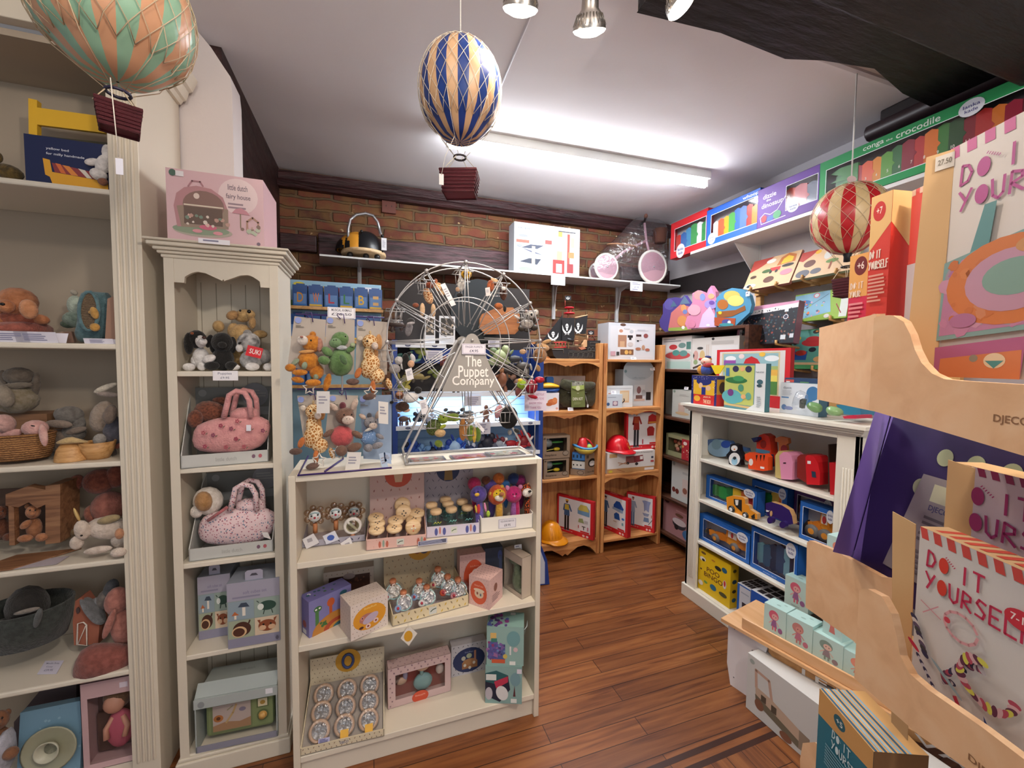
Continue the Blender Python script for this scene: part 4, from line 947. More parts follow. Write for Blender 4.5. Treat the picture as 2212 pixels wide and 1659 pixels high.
# soft block packs
def blocks(label,bl,br,tl,z):
    art=[('r',0,0,1,.28,'#a3a0b0'),('r',0,.86,1,1,'#8d8ba0'),('t','soft cubes set',.3,.14,.75,.19,'#85829a')]+lines(.1,.21,.9,.26,1,'#8a879c')+[
     ('r',.02,.29,.5,.575,'#8fa0aa'),('r',.51,.29,.98,.575,'#96a79c'),('r',.02,.585,.5,.86,'#a2ab92'),('r',.51,.585,.98,.86,'#d9c4a8'),
     ('p',[(.2,.38),(.26,.32),(.36,.32),(.42,.39)],'#3e4a5a'),('r',.28,.39,.34,.52,'#e8e0d2'),('p',[(.08,.5),(.14,.44),(.22,.5)],'#b9683c'),('r',.13,.5,.17,.56,'#e8dcc8'),
     ('e',.76,.41,.17,.075,'#2c4a3e'),('e',.63,.42,.06,.05,'#dfe4dc'),('l',[(.7,.48),(.68,.54)],.012,'#22382e'),('l',[(.84,.48),(.86,.54)],.012,'#22382e'),('l',[(.6,.35),(.56,.32)],.01,'#22382e'),
     ('e',.27,.72,.17,.11,'#4a2a1e'),('e',.22,.76,.14,.085,'#d8b488'),('e',.21,.765,.11,.065,'#4e2c1e'),('l',[(.4,.64),(.42,.6)],.02,'#4a2a1e'),
     ('e',.75,.72,.17,.09,'#8c4a2c'),('p',[(.56,.62),(.62,.62),(.62,.7)],'#8c4a2c'),('p',[(.94,.6),(.88,.62),(.88,.7)],'#8c4a2c'),('e',.66,.75,.07,.04,'#d8b08c'),('e',.84,.75,.07,.04,'#d8b08c'),('e',.68,.7,.02,.015,'#14100e'),('e',.82,.7,.02,.015,'#14100e'),('e',.94,.94,.03,.03,'#5c5a6c')]
    c=carton('soft_block_set',label,'toy set',('Z',z),bl,br,tl,.13,'#94a09a',art,side='#8f96a2',parts=1,group='soft block packs')
    g=G();F=c.F.shift(n=-.01);g.ext(F,[(c.W*.33,c.H),(c.W*.67,c.H),(c.W*.67,c.H+.03),(c.W*.62,c.H+.036),(c.W*.38,c.H+.036),(c.W*.33,c.H+.03)],-.0015,0,C('#a3a0b0',.5));g.flat(F,[(c.W*.42,c.H+.015),(c.W*.58,c.H+.015),(c.W*.54,c.H+.024),(c.W*.46,c.H+.024)],.0005,'#4a4852');g.build('hang_tab',c.o)
    for u,v,hh in((.26,.42,1),(.75,.42,1),(.26,.72,1),(.75,.72,1)):pass
blocks('nearer lilac pack of four soft picture cubes with hang tab',(493,1402),(606,1382),(489,1262),.449)
blocks('farther lilac pack of soft picture cubes, half hidden behind the nearer one',(430,1383),(500,1370),(427,1248),.449)
# television toy
pl=('Z',.082);F,W,H=face(pl,(423,1628),(600,1590),(421,1513));D=.16;GB=C('#a2aba8',.5)
o=thing('toy_television_box','sage carton with a green wooden toy television in its open front','toy set',F.p(W/2,0,-D/2))
g=G();g.fbox(F,0,W,0,.022,-.003,0,C('#8a8a98',.5));g.fbox(F,0,W,0,H,-D,-D+.003,GB);g.fbox(F,0,.004,0,H,-D,0,GB);g.fbox(F,W-.004,W,0,H,-D,0,GB);g.fbox(F,0,W,H,H+.003,-D,0,GB)
Fl=Fr(F.p(0,H,0),F.U,(F.V*.75-F.N*.65));g.fbox(Fl,0,W,0,.05,-.003,0,GB);g.fbox(F,-.002,W+.002,H-.035,H,0,.002,C('#aab2b0',.5))
Ft2=Fr(F.p(0,H+.003,0),F.U,-F.N);draw(g,Ft2,W,D,[('e',.85,.55,.04,.06,'#8c6a5c'),('t','little dutch',.4,.2,.6,.28,'#8a908e')]);draw(g,F,W,H,[('e',.08,.1,.04,.06,'#8a8f90'),('r',.86,.02,.95,.12,'#e4e4e8')],.0026);g.build('carton',o)
g=G();F2=F.shift(n=-.03);GT=C('#7d8a5e',.45);g.fbox(F2,.02,W-.02,.024,H-.04,-.08,0,GT);tv=g.build('television',o,bevel=.012)
g=G();w2,h2=W-.04,H-.064;F3=F2.shift(u=.02,v=.024);draw(g,F3,w2,h2,[('r',.08,.1,.68,.9,'#6f7a54'),('r',.11,.14,.66,.86,'#b3a49c'),('p',[(.11,.86),(.11,.7),(.3,.62),(.5,.68),(.66,.6),(.66,.86)],'#a07c5c'),('e',.19,.5,.07,.1,'#a86a38'),('e',.19,.5,.03,.05,'#5e3a22'),('l',[(.3,.65),(.4,.4),(.45,.18)],.05,'#b79a6a'),('e',.54,.34,.05,.06,'#7a7486'),('l',[(.4,.2),(.32,.3)],.03,'#8e8a6c'),('r',.75,.12,.93,.4,'#5c6842'),('r',.77,.15,.91,.37,'#d3c6a4'),('e',.84,.26,.04,.06,'#a8843c'),('e',.84,.62,.09,.16,'#5c6842'),('e',.84,.62,.065,.11,'#c49a58')],.0015)
g.lathe([(.012,0),(.011,.012),(0,.013)],F3.p(w2*.84,h2*.38,.002),C('#c89a54',.4),16,F3.N);g.build('screen',o)
# ================================================================ puppet wheel on the centre unit
SIL=C('#b9b7b6',.35,.55);SG=C('#a8a6a2',.45,.2)
WY,WYB=1.600,1.715;TOP=1.1085
wc=onY(1011,737,WY);WR=(onY(1175,737,WY)-onY(847,737,WY)).x/2
o=thing('puppet_wheel','silver wire ferris wheel display with a grey lettered triangular sign','display stand',(wc.x,1.66,TOP))
bw=[onZ(868,985,TOP+.006),onZ(880,1011,TOP+.006),onZ(1158,985,TOP+.006),onZ(1112,962,TOP+.006)]
bw[0].y=bw[3].y=1.755;bw[1].y=bw[2].y=1.575
bx0,bx1=bw[1].x,bw[2].x;bw[0].x=bx0;bw[3].x=bx1
g=G();g.tube([(bx0,1.575,TOP+.006),(bx1,1.575,TOP+.006),(bx1,1.755,TOP+.006),(bx0,1.755,TOP+.006)],.0055,SIL,8,True);g.build('base_frame',o)
for yb,ya in((1.575,1.59),(1.755,1.735)):
    for x,s in((bx0,-1),(bx1,1)):
        g=G();g.tube([(wc.x+s*.018,ya,wc.z+.01),(x,yb,TOP+.03),(x-s*.006,yb,TOP+.008)],.005,SIL,8);g.build('leg',o)
for y in(WY,WYB):
    g=G();g.tube([(wc.x+WR*cos(a*pi/32),y,wc.z+WR*sin(a*pi/32))for a in range(64)],.0028,SIL,6,True);g.build('outer_rim',o)
    g=G();g.tube([(wc.x+WR*.56*cos(a*pi/24),y,wc.z+WR*.56*sin(a*pi/24))for a in range(48)],.0022,SIL,6,True);g.build('inner_rim',o)
nodes=[]
for k in range(12):
    a=radians(92+30*k);ex=Vector((cos(a),0,sin(a)));pe=Vector((-sin(a),0,cos(a)));g=G()
    for y in(WY,WYB):
        c=Vector((wc.x,y,wc.z));q=.0065
        g.tube([c+ex*WR+pe*q*.3,c+ex*WR*.22+pe*q*1.8],.0021,SIL,5);g.tube([c+ex*WR-pe*q*.3,c+ex*WR*.22-pe*q*1.8],.0021,SIL,5)
    n=Vector((wc.x,WY,wc.z))+ex*WR;m=Vector((wc.x,WYB,wc.z))+ex*WR
    g.tube([n,m],.0028,SIL,6);g.ball(n-Vector((0,.004,0)),.0078,SIL);g.ball(m,.007,SIL);g.build('arm',o);nodes.append(((n+m)/2,n,m))
    g=G();drop,w,dp,hh=.072,.036,.04,.042;b=(n+m)/2
    for s in(-1,1):
        e=n if s<0 else m;yy=b.y+s*dp
        g.tube([e,(b.x-w*.6,yy,b.z-drop+hh)],.0016,SIL,4);g.tube([e,(b.x+w*.6,yy,b.z-drop+hh)],.0016,SIL,4)
        g.tube([(b.x-w,yy,b.z-drop+hh),(b.x+w,yy,b.z-drop+hh)],.0018,SIL,5)
        for u in(-.6,0,.6):g.tube([(b.x+w*u,yy,b.z-drop+hh),(b.x+w*u*.8,yy,b.z-drop)],.0015,SIL,4)
        g.tube([(b.x-w*.6,yy,b.z-drop),(b.x+w*.6,yy,b.z-drop)],.0018,SIL,5)
    for u in(-1,1):g.tube([(b.x+w*u,b.y-dp,b.z-drop+hh),(b.x+w*u,b.y+dp,b.z-drop+hh)],.0016,SIL,4)
    for u in(-.6,-.2,.2,.6):g.tube([(b.x+w*u,b.y-dp,b.z-drop),(b.x+w*u,b.y+dp,b.z-drop)],.0015,SIL,4)
    g.build('gondola',o)
g=G();g.tube([(wc.x,1.575,wc.z),(wc.x,1.745,wc.z)],.012,SIL,12);g.lathe([(.02,0),(.02,.006)],(wc.x,1.6,wc.z),SIL,16,(0,1,0));g.build('hub',o)
pl=('Y',1.572);F=Fr(onY(955,846,1.572),(1,0,0));S2=lambda x,y:((onY(x,y,1.572)-F.O).dot(F.U),(onY(x,y,1.572)-F.O).dot(F.V))
SGN=C('#98948e',.5)
for yy,nm in((1.572,'sign'),(1.757,'back_plate')):
    F=Fr((onY(955,846,1.572).x,yy,onY(955,846,1.572).z),(1,0,0));hx,hy=S2(1020,735)
    P=[(0,.004),(.003,0),(S2(1081,841)[0]-.002,0),(S2(1081,841)[0],.005)]
    P+=[(hx+.026*cos(radians(t)),hy+.026*sin(radians(t)))for t in(25,50,75,90,105,130,155)]
    g=G();g.ext(F,P,-.003,0,SGN)
    if nm=='sign':
        n=.0006;cc='#f0ece6'
        for s,x0,y0,x1,y1 in(('The',1005,792,1040,768),('Puppet',990,822,1055,790),('Company',977,838,1068,812)):
            a,b=S2(x0,y0),S2(x1,y1);g.text(F,s,a[0],a[1],b[0],b[1],n,cc)

        g.lathe([(.007,0),(.006,.004),(0,.006)],F.p(hx,hy,0),SIL,14,F.N)
    g.build(nm,o)
F=Fr(onY(998,765,1.566),(1,0,0));a=(onY(1049,762,1.566)-F.O).x;h=(onY(998,742,1.566)-F.O).z
g=G();g.fbox(F,0,a,0,h,-.001,0,C('#dedae4'));draw(g,F,a,h,[('r',.03,.06,.97,.94,'#9a96ac'),('r',.045,.1,.955,.9,'#dedae4'),('t','FINGER PUPPETS',.14,.2,.86,.4,'#77738a'),('t','£4.95',.32,.55,.68,.8,'#55516a')]);made(g,'price_card','framed £4.95 price card clipped over the hub of the puppet wheel','price card',F.O)
for i,(p,q,l)in enumerate((((886,1003),(966,997),'leftmost flat puppet leaflet in a clear case inside the wheel base'),((980,996),(1058,990),'pink printed leaflet in a clear case in the middle of the wheel base'),((1060,988),(1136,982),'rightmost flat puppet leaflet in a clear case inside the wheel base'))):
    A=onZ(*p,TOP+.001);B=onZ(*q,TOP+.001);F=Fr(A,B-A,Vector((0,0,1)).cross((B-A).normalized()));w=(B-A).length;R=random.Random(i)
    g=G();g.fbox(F,0,w,0,.085,0,.004,C('#6e6a72',.3));draw(g,F,w,.085,[('r',.06,.06,.94,.94,['#a8a49c','#b78c94','#9ca49a'][i]),('s',.1,.1,.9,.9,22,.16,[['#c7a08c','#b0bcae','#c25868','#d8cfc4'],['#c2587a','#8c3448','#e0b4bc','#c87c4a'],['#b9a878','#a4b0a4','#b54c60','#d8d4c8']][i],i)],.0045)
    g.fbox(F,0,w,0,.085,.0055,.0062,clear());made(g,'leaflet_case',l,'leaflet',A,'leaflets in the wheel base')
# ---- finger puppets riding in the gondolas
def Zc(ox,oy,s,L):return[(ox+b[0]/s,oy+b[1]/s,b[2]/s,b[3]/s)+tuple(b[4:])for b in L]
PW=('Y',1.655);z5=(840,560,5.53)
def pup(label,parts,z=z5,pl=PW,name='finger_puppet'):return plush(name,label,'puppet',pl,{k:Zc(*z,v)for k,v in parts.items()},group='finger puppets riding the wheel')
GI=spotty('#e6c79c','#a05a2c',150,.5);GI2=spotty('#e8d2a6','#9c6430',95,.5)
pup('giraffe puppet with red brown patches, upper left gondola',{'body':[(470,440,55,100,GI,20)],'head':[(590,330,50,55,GI,40),(640,400,35,35,fur('#d9b488'))],'mane':[(490,310,55,40,fur('#8a4024'))],'ear':[(560,262,22,30,fur('#b8643a'))],'leg':[(400,600,32,80,fur('#d8b58e'))],'leg ':[(530,610,30,80,fur('#d8b58e'))],'tail':[(320,550,40,30,fur('#8a4a2e'))]})
pup('white bodied puppet with a yellow frill, topmost gondola',{'body':[(860,300,45,90,fur('#d8d4cc'))],'ruff':[(925,180,65,55,fur('#e0a81c'))],'head':[(920,170,30,28,fur('#6a3a20'),0,-.02)],'hand':[(825,360,30,30,fur('#d9b090'))],'boot':[(850,430,40,30,NF)]})
pup('brown lion puppet with orange mane, upper right gondola',{'body':[(1370,400,45,95,fur('#5e3420'))],'mane':[(1215,320,45,70,fur('#a8552c'))],'head':[(1270,260,60,28,fur('#d8b288'),-25)],'tail':[(1310,560,52,40,fur('#b0602c'))],'foot':[(1385,590,20,40,NF)],'face':[(1370,350,30,25,fur('#e4e0da'),0,-.03)]})
pup('white mouse puppet with black eyes, right gondola above the hub',{'body':[(1650,770,75,60,fur('#b4aca4'))],'head':[(1690,660,62,48,fur('#d8d4ce'),15)],'ear':[(1755,635,32,38,fur('#c9c2ba'))],'ear ':[(1640,620,18,18,fur('#c99c8c'))],'eye':[(1662,675,12,16,EYEM,0,-.03),(1705,660,14,18,EYEM,0,-.035)],'arm':[(1530,690,42,18,fur('#ddd8d2'),-30)]})
pup('tan floppy dog puppet, gondola at three o’clock'.replace('’',' '),{'body':[(1800,1150,80,90,fur('#9c7048'))],'head':[(1840,1050,80,45,fur('#c79e70'),-15)],'ear':[(1600,1105,40,32,fur('#c9a27c'),0)],'arm':[(1885,985,60,24,fur('#b88e5c'),20)],'leg':[(1780,1300,28,45,fur('#b08858'),25)]})
pup('shiny red and lime dragon puppet, gondola at four o clock',{'body':[(1700,1520,75,90,C('#8a1428',.25)),(1800,1440,60,40,C('#a01c30',.25))],'head':[(1590,1500,60,60,fur('#8fae24'))],'crest':[(1570,1450,30,26,C('#d8b41c',.5))],'wing':[(1550,1590,40,60,fur('#6a3430'))],'tail':[(1720,1640,60,25,C('#a8142c',.3),-15)]})
pup('grey and black badger puppet, gondola at ten o clock',{'body':[(240,830,42,95,fur('#8f8a8c'),-12)],'head':[(262,745,50,45,fur('#3a3838'),20)],'stripe':[(262,765,50,18,fur('#b4aeb0'),10,-.03)]})
pup('grey elephant puppet, leftmost gondola',{'body':[(70,1310,70,60,fur('#a29e9c'))],'head':[(120,1210,55,50,fur('#c9c6c2'))],'ear':[(30,1180,30,70,fur('#98948f'))],'trunk':[(160,1260,22,60,fur('#d4d0cc'))]})
pup('black and white horse puppet with peach nose beside the grey elephant',{'body':[(200,1230,50,110,NF)],'nose':[(265,1250,42,45,fur('#d9a884'),0,-.02)],'mane':[(285,1180,30,55,fur('#dcdad8'),20)],'ear':[(245,1125,25,20,fur('#2a2624'))]})
z4=(840,840,6.506);z4k=dict(z=(840,840,6.506))
pup('cow puppet, white with black ear, gondola at eight o clock',{'body':[(300,125,120,75,fur('#e4e0dc','#cfcac6'),5)],'ear':[(410,20,55,50,NF),(40,190,30,22,NF)],'patch':[(455,130,40,22,NF,-20,-.03)],'leg':[(240,300,60,30,fur('#d8a890'))]},**z4k)
pup('brown monkey puppet squeezed below the cow puppet',{'head':[(150,90,62,60,fur('#7a4a2e')),(145,75,42,26,fur('#c9906c'),0,-.03)],'body':[(190,250,100,70,fur('#3e2418'))],'leg':[(150,290,50,40,fur('#9a8474'))]},**z4k)
TUR=spotty('#5c6a34','#38401c',120,.5)
pup('green turtle puppet with netted shell, lower left gondola',{'shell':[(630,540,105,120,TUR,-20)],'head':[(760,420,80,72,fur('#90a632'))],'belly':[(720,620,80,60,fur('#c9a878'),0,-.02)],'fin':[(760,530,50,28,fur('#a8b43c'),30,-.03)],'foot':[(700,770,60,50,fur('#7c8f2c'),-30)],'eye':[(768,400,10,12,EYEM,0,-.05)]},**z4k)
pup('long green crocodile head puppet behind the turtle',{'head':[(880,400,110,55,fur('#7f9432'),10)],'snout':[(940,430,70,28,fur('#8ca038'),10)]},**z4k)
pup('squirrel puppet holding a green and yellow leaf, bottom gondola',{'body':[(1040,570,55,160,fur('#b3783c'))],'belly':[(1110,600,50,120,fur('#c9a888'))],'head':[(1140,430,62,60,fur('#cdb8a0'),15)],'leaf':[(1150,620,50,120,fur('#6f8c2c'),0,-.02),(1250,640,46,110,fur('#5c7c28'),0,-.02)],'stripe':[(1200,640,30,120,fur('#cda83c'),0,-.03)]},**z4k)
pup('black puppet with a pink ear, lower right gondola',{'body':[(1680,400,130,165,C('#0c0b0b',.95))],'ear':[(1540,320,50,100,fur('#d8a0a8'),-15)],'foot':[(1800,590,45,30,NF,-30),(1700,610,30,40,fur('#8c8884'))]},**z4k)
for i,(c,w,h,l)in enumerate((((525,0),.017,.052,''),)):pass
def tagcard(label,pl,q,cols='#e4e2e4',n=4,name='swing_tag',brd=None):
    g=G();P=[on(pl,*p)for p in q];F=Fr(P[0],P[1]-P[0]);w=(P[1]-P[0]).length;Vv=(P[3]-P[0]);F.V=Vv.normalized();F.N=F.U.cross(F.V).normalized();h=Vv.length
    g.fbox(F,0,w,0,h,-.0012,0,C(cols));draw(g,F,w,h,lines(.15,.2,.85,.6,n,'#9a98a4',int(q[0][0])))
    return made(g,name,label,'tag',P[0])
tagcard('white swing tag on the cow puppet at the left of the wheel',('Y',1.585),[(912,896),(927,892),(921,863),(905,866)])
tagcard('white swing tag on the black and white horse puppet',('Y',1.585),[(880,823),(894,818),(887,796),(875,799)])
tagcard('white tag slipping over the squirrel puppet leaf',('Y',1.585),[(1044,935),(1047,928),(1028,911),(1025,915)])
tagcard('white paper strip beside the giraffe puppet, upper left of the wheel',('Y',1.64),[(975,662),(985,658),(961,612),(951,615)])
tagcard('clear bag label left of the lion puppet',('Y',1.6),[(1050,640),(1060,638),(1058,612),(1048,622)],'#c9c4c2')

# ================================================================ hanging plush rattles on the purple rack
PU=C('#3b2366',.4)
o=thing('plush_rack','purple wire rack with hooks at the left of the centre unit top','display rack',(-.1,1.66,TOP))
g=G();a,b,c_,d_=onZ(644,1027,TOP+.003),onZ(846,1010,TOP+.003),onZ(666,985,TOP+.003),onZ(846,980,TOP+.003)
g.tube([c_,a,b],.0035,PU,6);g.build('base',o)
g=G();x0=onY(738,800,1.72).x;g.tube([(x0,1.745,TOP+.003),(x0,1.745,1.70)],.004,SIL,6);g.tube([(x0,1.745,TOP+.003),(a.x+.08,a.y+.03,TOP+.003)],.0035,PU,6);g.tube([(x0-.16,1.745,1.675),(x0+.16,1.745,1.675)],.003,PU,6);g.tube([(x0-.16,1.745,1.39),(x0+.16,1.745,1.39)],.003,PU,6);g.build('post',o)
for x,y in((666,690),(735,693),(799,698),(672,858),(739,857)):
    p=onY(x,y,1.66);g=G();g.tube([(p.x+.0,1.745,p.z+.01),(p.x,1.655,p.z+.008),(p.x-.008,1.648,p.z+.016),(p.x-.008,1.648,p.z+.024),(p.x+.012,1.648,p.z+.024),(p.x+.016,1.65,p.z-.01)],.0018,PU,6);g.build('hook',o)
card('price_card','framed MUSICAL ANIMALS £26.50 card above the hanging plush',('Y',1.70),(738,688),.098,.042,[('MUSICAL ANIMALS'),('£26.50')],lean=3,border='#b0aab8')
zh=(600,560,3.457);PH=('Y',1.635)
def hang(label,cardq,parts,cc='#b9aea2',name='musical_plush',pl=PH):
    L={k:Zc(*zh,v)for k,v in parts.items()}
    q=[(600+x/3.457,560+y/3.457)for x,y in cardq];P0=onY(*q[0],1.665)
    o=thing(name,label,'soft toy',P0,'musical plush on backing cards')
    g=G();slab(g,('Y',1.662),q,.002,C(cc,.6));F=Fr(P0,(1,0,0));tl=(onY(*q[0],1.6585))
    w=13*depth(tl)/FPX;g.flat(Fr(tl+Vector((.012,0,-.014)),(1,0,0)),[(.011*cos(t*.5),.011*sin(t*.5))for t in range(12)],.0005,'#8f9fd8')
    Ft=Fr(tl,(1,0,0));
    for i,wd in enumerate((.016,.026)):g.flat(Ft,[(.004,-.034-i*.005),(.004+wd,-.034-i*.005),(.004+wd,-.0315-i*.005),(.004,-.0315-i*.005)],.0005,'#7c7468')
    g.build('backing_card',o)
    all_parts(L,pl,o)
    return o
OR,OR2=fur('#d68c2c','#b86c18',90),fur('#b98470')
hang('orange tabby cat plush with white nose on a backing card, top left of the rack',[(125,425),(360,452),(340,860),(72,800)],
 {'body':[(230,760,85,75,OR,-20),(290,840,55,60,OR)],'head':[(255,630,75,68,OR),(262,560,25,22,OR)],'muzzle':[(185,608,45,38,fur('#e4d8cc'),0,-.02)],'nose':[(178,580,14,8,fur('#a86c5c'),0,-.04)],'eye':[(248,606,7,8,EYEM,0,-.05)],'ear':[(312,640,26,55,OR2,0,-.01)],'collar':[(215,690,60,14,fur('#d8a060'),5,-.02)],'arm':[(130,770,40,20,fur('#93a086'),40,-.02)],'paw':[(95,810,42,30,OR,0,-.03)],'paw ':[(165,845,60,24,OR,0,-.04),(150,900,50,24,OR,-10,-.03)],'leg':[(200,795,22,30,fur('#93a086'),-20,-.04),(285,880,20,22,fur('#93a086'),0,-.03)],'foot':[(265,922,60,28,OR,0,-.04)],'tail':[(370,920,28,70,OR,-15)]})
GN=fur('#6d8f58','#587a46')
hang('green hippo plush with spread arms on a backing card, top middle of the rack',[(365,428),(575,452),(570,860),(340,862)],
 {'body':[(470,770,95,105,GN,-8)],'head':[(465,600,68,58,GN,20)],'snout':[(430,625,48,36,fur('#78996a'),10,-.02)],'bib':[(478,660,42,18,fur('#c9cdd0'),0,-.02)],'arm':[(370,690,48,32,GN,-35,-.02)],'arm ':[(545,670,38,22,GN,35,-.02)],'leg':[(345,755,46,34,GN,-10,-.03)],'tail':[(490,750,24,42,fur('#55754a'),30,-.07)],'eye':[(506,576,6,6,EYEM,0,-.05)],'nostril':[(418,605,4,5,EYEM,0,-.06),(436,603,4,5,EYEM,0,-.06)],'foot':[(560,640,20,18,fur('#a8b88c'),0,-.03)]})
def gir(x,y,cardq,label,fl=1):
    d=lambda L:[(a[0]+x,a[1]+y)+tuple(a[2:])for a in L];S=spotty('#e6cda0','#a86c30',95,.5)
    hang(label,cardq,{'body':d([(690,800,72,95,S,-25),(740,870,62,60,S)]),'neck':d([(680,720,46,70,S)]),'head':d([(690,620,60,60,S,-10)]),'muzzle':d([(725,648,26,28,fur('#e2cfc0'),0,-.03)]),'mane':d([(755,620,26,62,fur('#c9925a')),(735,700,16,52,fur('#c9925a'))]),'ear':d([(612,592,24,22,fur('#dcd0c0'))]),'horn':d([(690,548,10,16,fur('#d8bc8c'))]),'tail':d([(830,930,22,45,S,20)]),'leg':d([(600,850,24,44,fur('#c8743a'),-25,-.02)]),'hoof':d([(560,915,50,26,fur('#6c5248'),0,-.03)]),'leg ':d([(710,955,22,50,fur('#c8743a'),0,-.02)]),'hoof ':d([(685,1025,52,26,fur('#6c5248'),10,-.03)]),'eye':d([(668,612,7,9,EYEM,0,-.05)])})
gir(0,0,[(592,450),(826,470),(815,862),(580,855)],'patterned giraffe plush with orange legs on a backing card, top right of the rack')
gir(-425,520,[(145,1020),(300,1012),(350,1412),(200,1400)],'patterned giraffe plush hanging lower left, its hooves near the shelf top')
def donkey(label,cq,x,y,s,fu,belly,cc,coll=None,ll='#b9aea2'):
    d=lambda L:[(a[0]*s+x,a[1]*s+y,a[2]*s,a[3]*s)+tuple(a[4:])for a in L];F_=fur(fu)
    P={'body':d([(0,0,88,80,belly)]),'head':d([(22,-150,72,66,F_)]),'muzzle':d([(45,-118,46,34,fur('#e2cdbe'),0,-.03)]),'nostril':d([(35,-128,3,4,EYEM,0,-.065),(58,-128,3,4,EYEM,0,-.065)]),'eye':d([(15,-158,6,7,EYEM,0,-.045),(72,-160,6,7,EYEM,0,-.045)]),'ear':d([(-65,-215,44,24,fur('#cbb4a4'),-35)]),'ear ':d([(92,-235,24,48,fur('#cbb4a4'),-25)]),'forelock':d([(5,-225,26,30,fur('#6c3038' if fu<'#8' else '#4e4e54'))]),'arm':d([(-100,-20,48,22,F_,30,-.01)]),'arm ':d([(115,-10,50,24,F_,-30,-.01)]),'leg':d([(-5,110,46,42,F_,0,-.04)]),'leg ':d([(90,85,60,34,F_,15,-.03)])}
    if coll:P['collar']=d([(8,-85,55,16,fur(coll),20,-.03)])
    hang(label,cq,P,cc)
donkey('brown donkey plush in a coral jumper, lower middle of the rack',[(385,1012),(600,1018),(560,1405),(345,1412)],480,1320,1,'#7c5c4c',fur('#c9585a'),'#b9aea2')
donkey('smaller grey donkey plush in a blue dotted jumper, lower right of the rack',[(610,1020),(850,1012),(850,1500),(640,1490)],680,1330,.72,'#8f8c90',dots('#6f8fb8',('#d8e2f0','#d8e2f0'),160,.22),'#8c9fb8','#dcd6cc')
for i,(q,l,c_)in enumerate(((((290,1150),(388,1150),(388,980),(290,985)),'pale tag hanging above the lower left giraffe','#d3d1cf'),(((500,1593),(605,1593),(615,1440),(520,1440)),'cream line-drawn tag hanging over the shelf edge under the brown donkey','#dedad4'),(((752,1225),(825,1232),(828,1065),(752,1060)),'cream line-drawn tag in front of the grey donkey','#dedad4'),(((785,1590),(830,1575),(800,1440),(755,1455)),'light blue tag hanging lowest at the right of the rack','#b4c6dc'),(((800,1520),(850,1530),(848,1440),(790,1440)),'blue tag beside the lowest light blue one','#a8bcd8'))):
    o=tagcard(l,('Y',1.575),[(600+x/3.457,560+y/3.457)for x,y in q],c_,3)
for x,y in((238,960),(695,1000),(310,1500),(445,1450)):
    P=[(600+(x+r*cos(pi/2+k*pi/5))/3.457,560+(y-r*sin(pi/2+k*pi/5))/3.457)for k in range(10)for r in((52,)if k%2==0 else(26,))]
    g=G();wire(g,('Y',1.60),P,.003,C('#ded6cc',.4),closed=True);made(g,'star_ring',{238:'white star pull ring below the orange cat plush',695:'white star pull ring between the upper giraffe hooves',310:'white star pull ring beside the lower giraffe',445:'white star pull ring below the brown donkey'}[x],'ring',onY(*P[0],1.6))

# ================================================================ train name display against the brick
o=thing('train_name_display','sky blue lettered board with rows of boxed wooden letters on the brick wall','display',onY(724,900,2.82))
Yd=2.80;A=onY(625,660,Yd);B=onY(824,670,Yd);F=Fr(A,(1,0,0));W=B.x-A.x;H=onY(625,600,Yd).z-A.z
g=G();g.fbox(F,0,W,-A.z+.001,H,-.06,-.05,C('#8fb9cf',.4));Fb=F.shift(n=-.05)
draw(g,Fb,W,H,[('p',[(0,.75),(.5,.6),(1,.7),(1,1),(0,1)],'#4f8c52')]+[('t',c,x,.18,x+.07,.55,k)for c,x,k in(('r',.16,'#c04a4a'),('a',.24,'#d0743a'),('i',.33,'#e0b52c'),('l',.38,'#3e8e4c'),('n',.46,'#c04a4a'),('a',.54,'#8a5a9c'),('m',.63,'#d8b52c'),('e',.74,'#58a05a'))]+[('e',.09,.15,.06,.08,'#e0cc3c'),('r',.8,.12,.97,.42,'#dcdce4'),('t','£5.95',.84,.28,.93,.38,'#6a6a80')])
g.build('board',o)
for z in(0,-.20,-.48):g=G();g.fbox(F,-.01,W+.01,z-.018,z,-.05,.02,RAIL);g.build('shelf',o)
k=0
def railbox(x,y,w,h,ch,col,l):
    Fq=F.shift(u=x,v=y,n=.012);g=G();g.fbox(Fq,0,w,0,h,-.05,0,C('#1d4a86',.4));g.fbox(Fq,w*.2,w*.8,h,h*1.1,-.03,-.028,C('#1d4a86',.4))
    draw(g,Fq,w,h,[('r',.08,.42,.92,.9,'#5c82b4'),('t',ch,.3,.35,.72,.82,col),('r',.06,.9,.94,.98,'#d8b030' if k%2 else '#2a6ab0')])
    made(g,'boxed_letter',l,'toy letter',Fq.p(w/2,0),'boxed train letters')
cs=[('D','#d08a2c'),('W','#d0742c'),('L','#b83440'),('L','#3c7c44'),('B','#d8a82c'),('=','#d0a468')];ws=W/6.1
for i,(ch,c_)in enumerate(cs):k=i;railbox(.02+i*ws,.001,ws*.92,.125,ch,c_,f'blue boxed wooden train letter {ch if ch != "=" else "carriage"} on the upper display row, {["first", "second", "third", "fourth", "fifth", "last"][i]} from left')
for i,(ch,c_)in enumerate((('E','#3c7c44'),('S','#d0742c'),('T','#c03440'),('O','#d8a82c'),('N','#3c6cb0'),('A','#b83440'))):k=i+1;railbox(.0+i*ws*1.02,-.199,ws*.94,.15,ch,c_,f'blue boxed wooden letter {ch} on the second display row, {["first", "second", "third", "fourth", "fifth", "last"][i]} from left')
for i,(ch,c_)in enumerate((('W','#d0602c'),('M','#3c7c44'))):railbox(.0+i*ws,-.479,ws*.94,.12,ch,c_,f'blue boxed wooden letter {ch} on the lowest display row behind the plush')

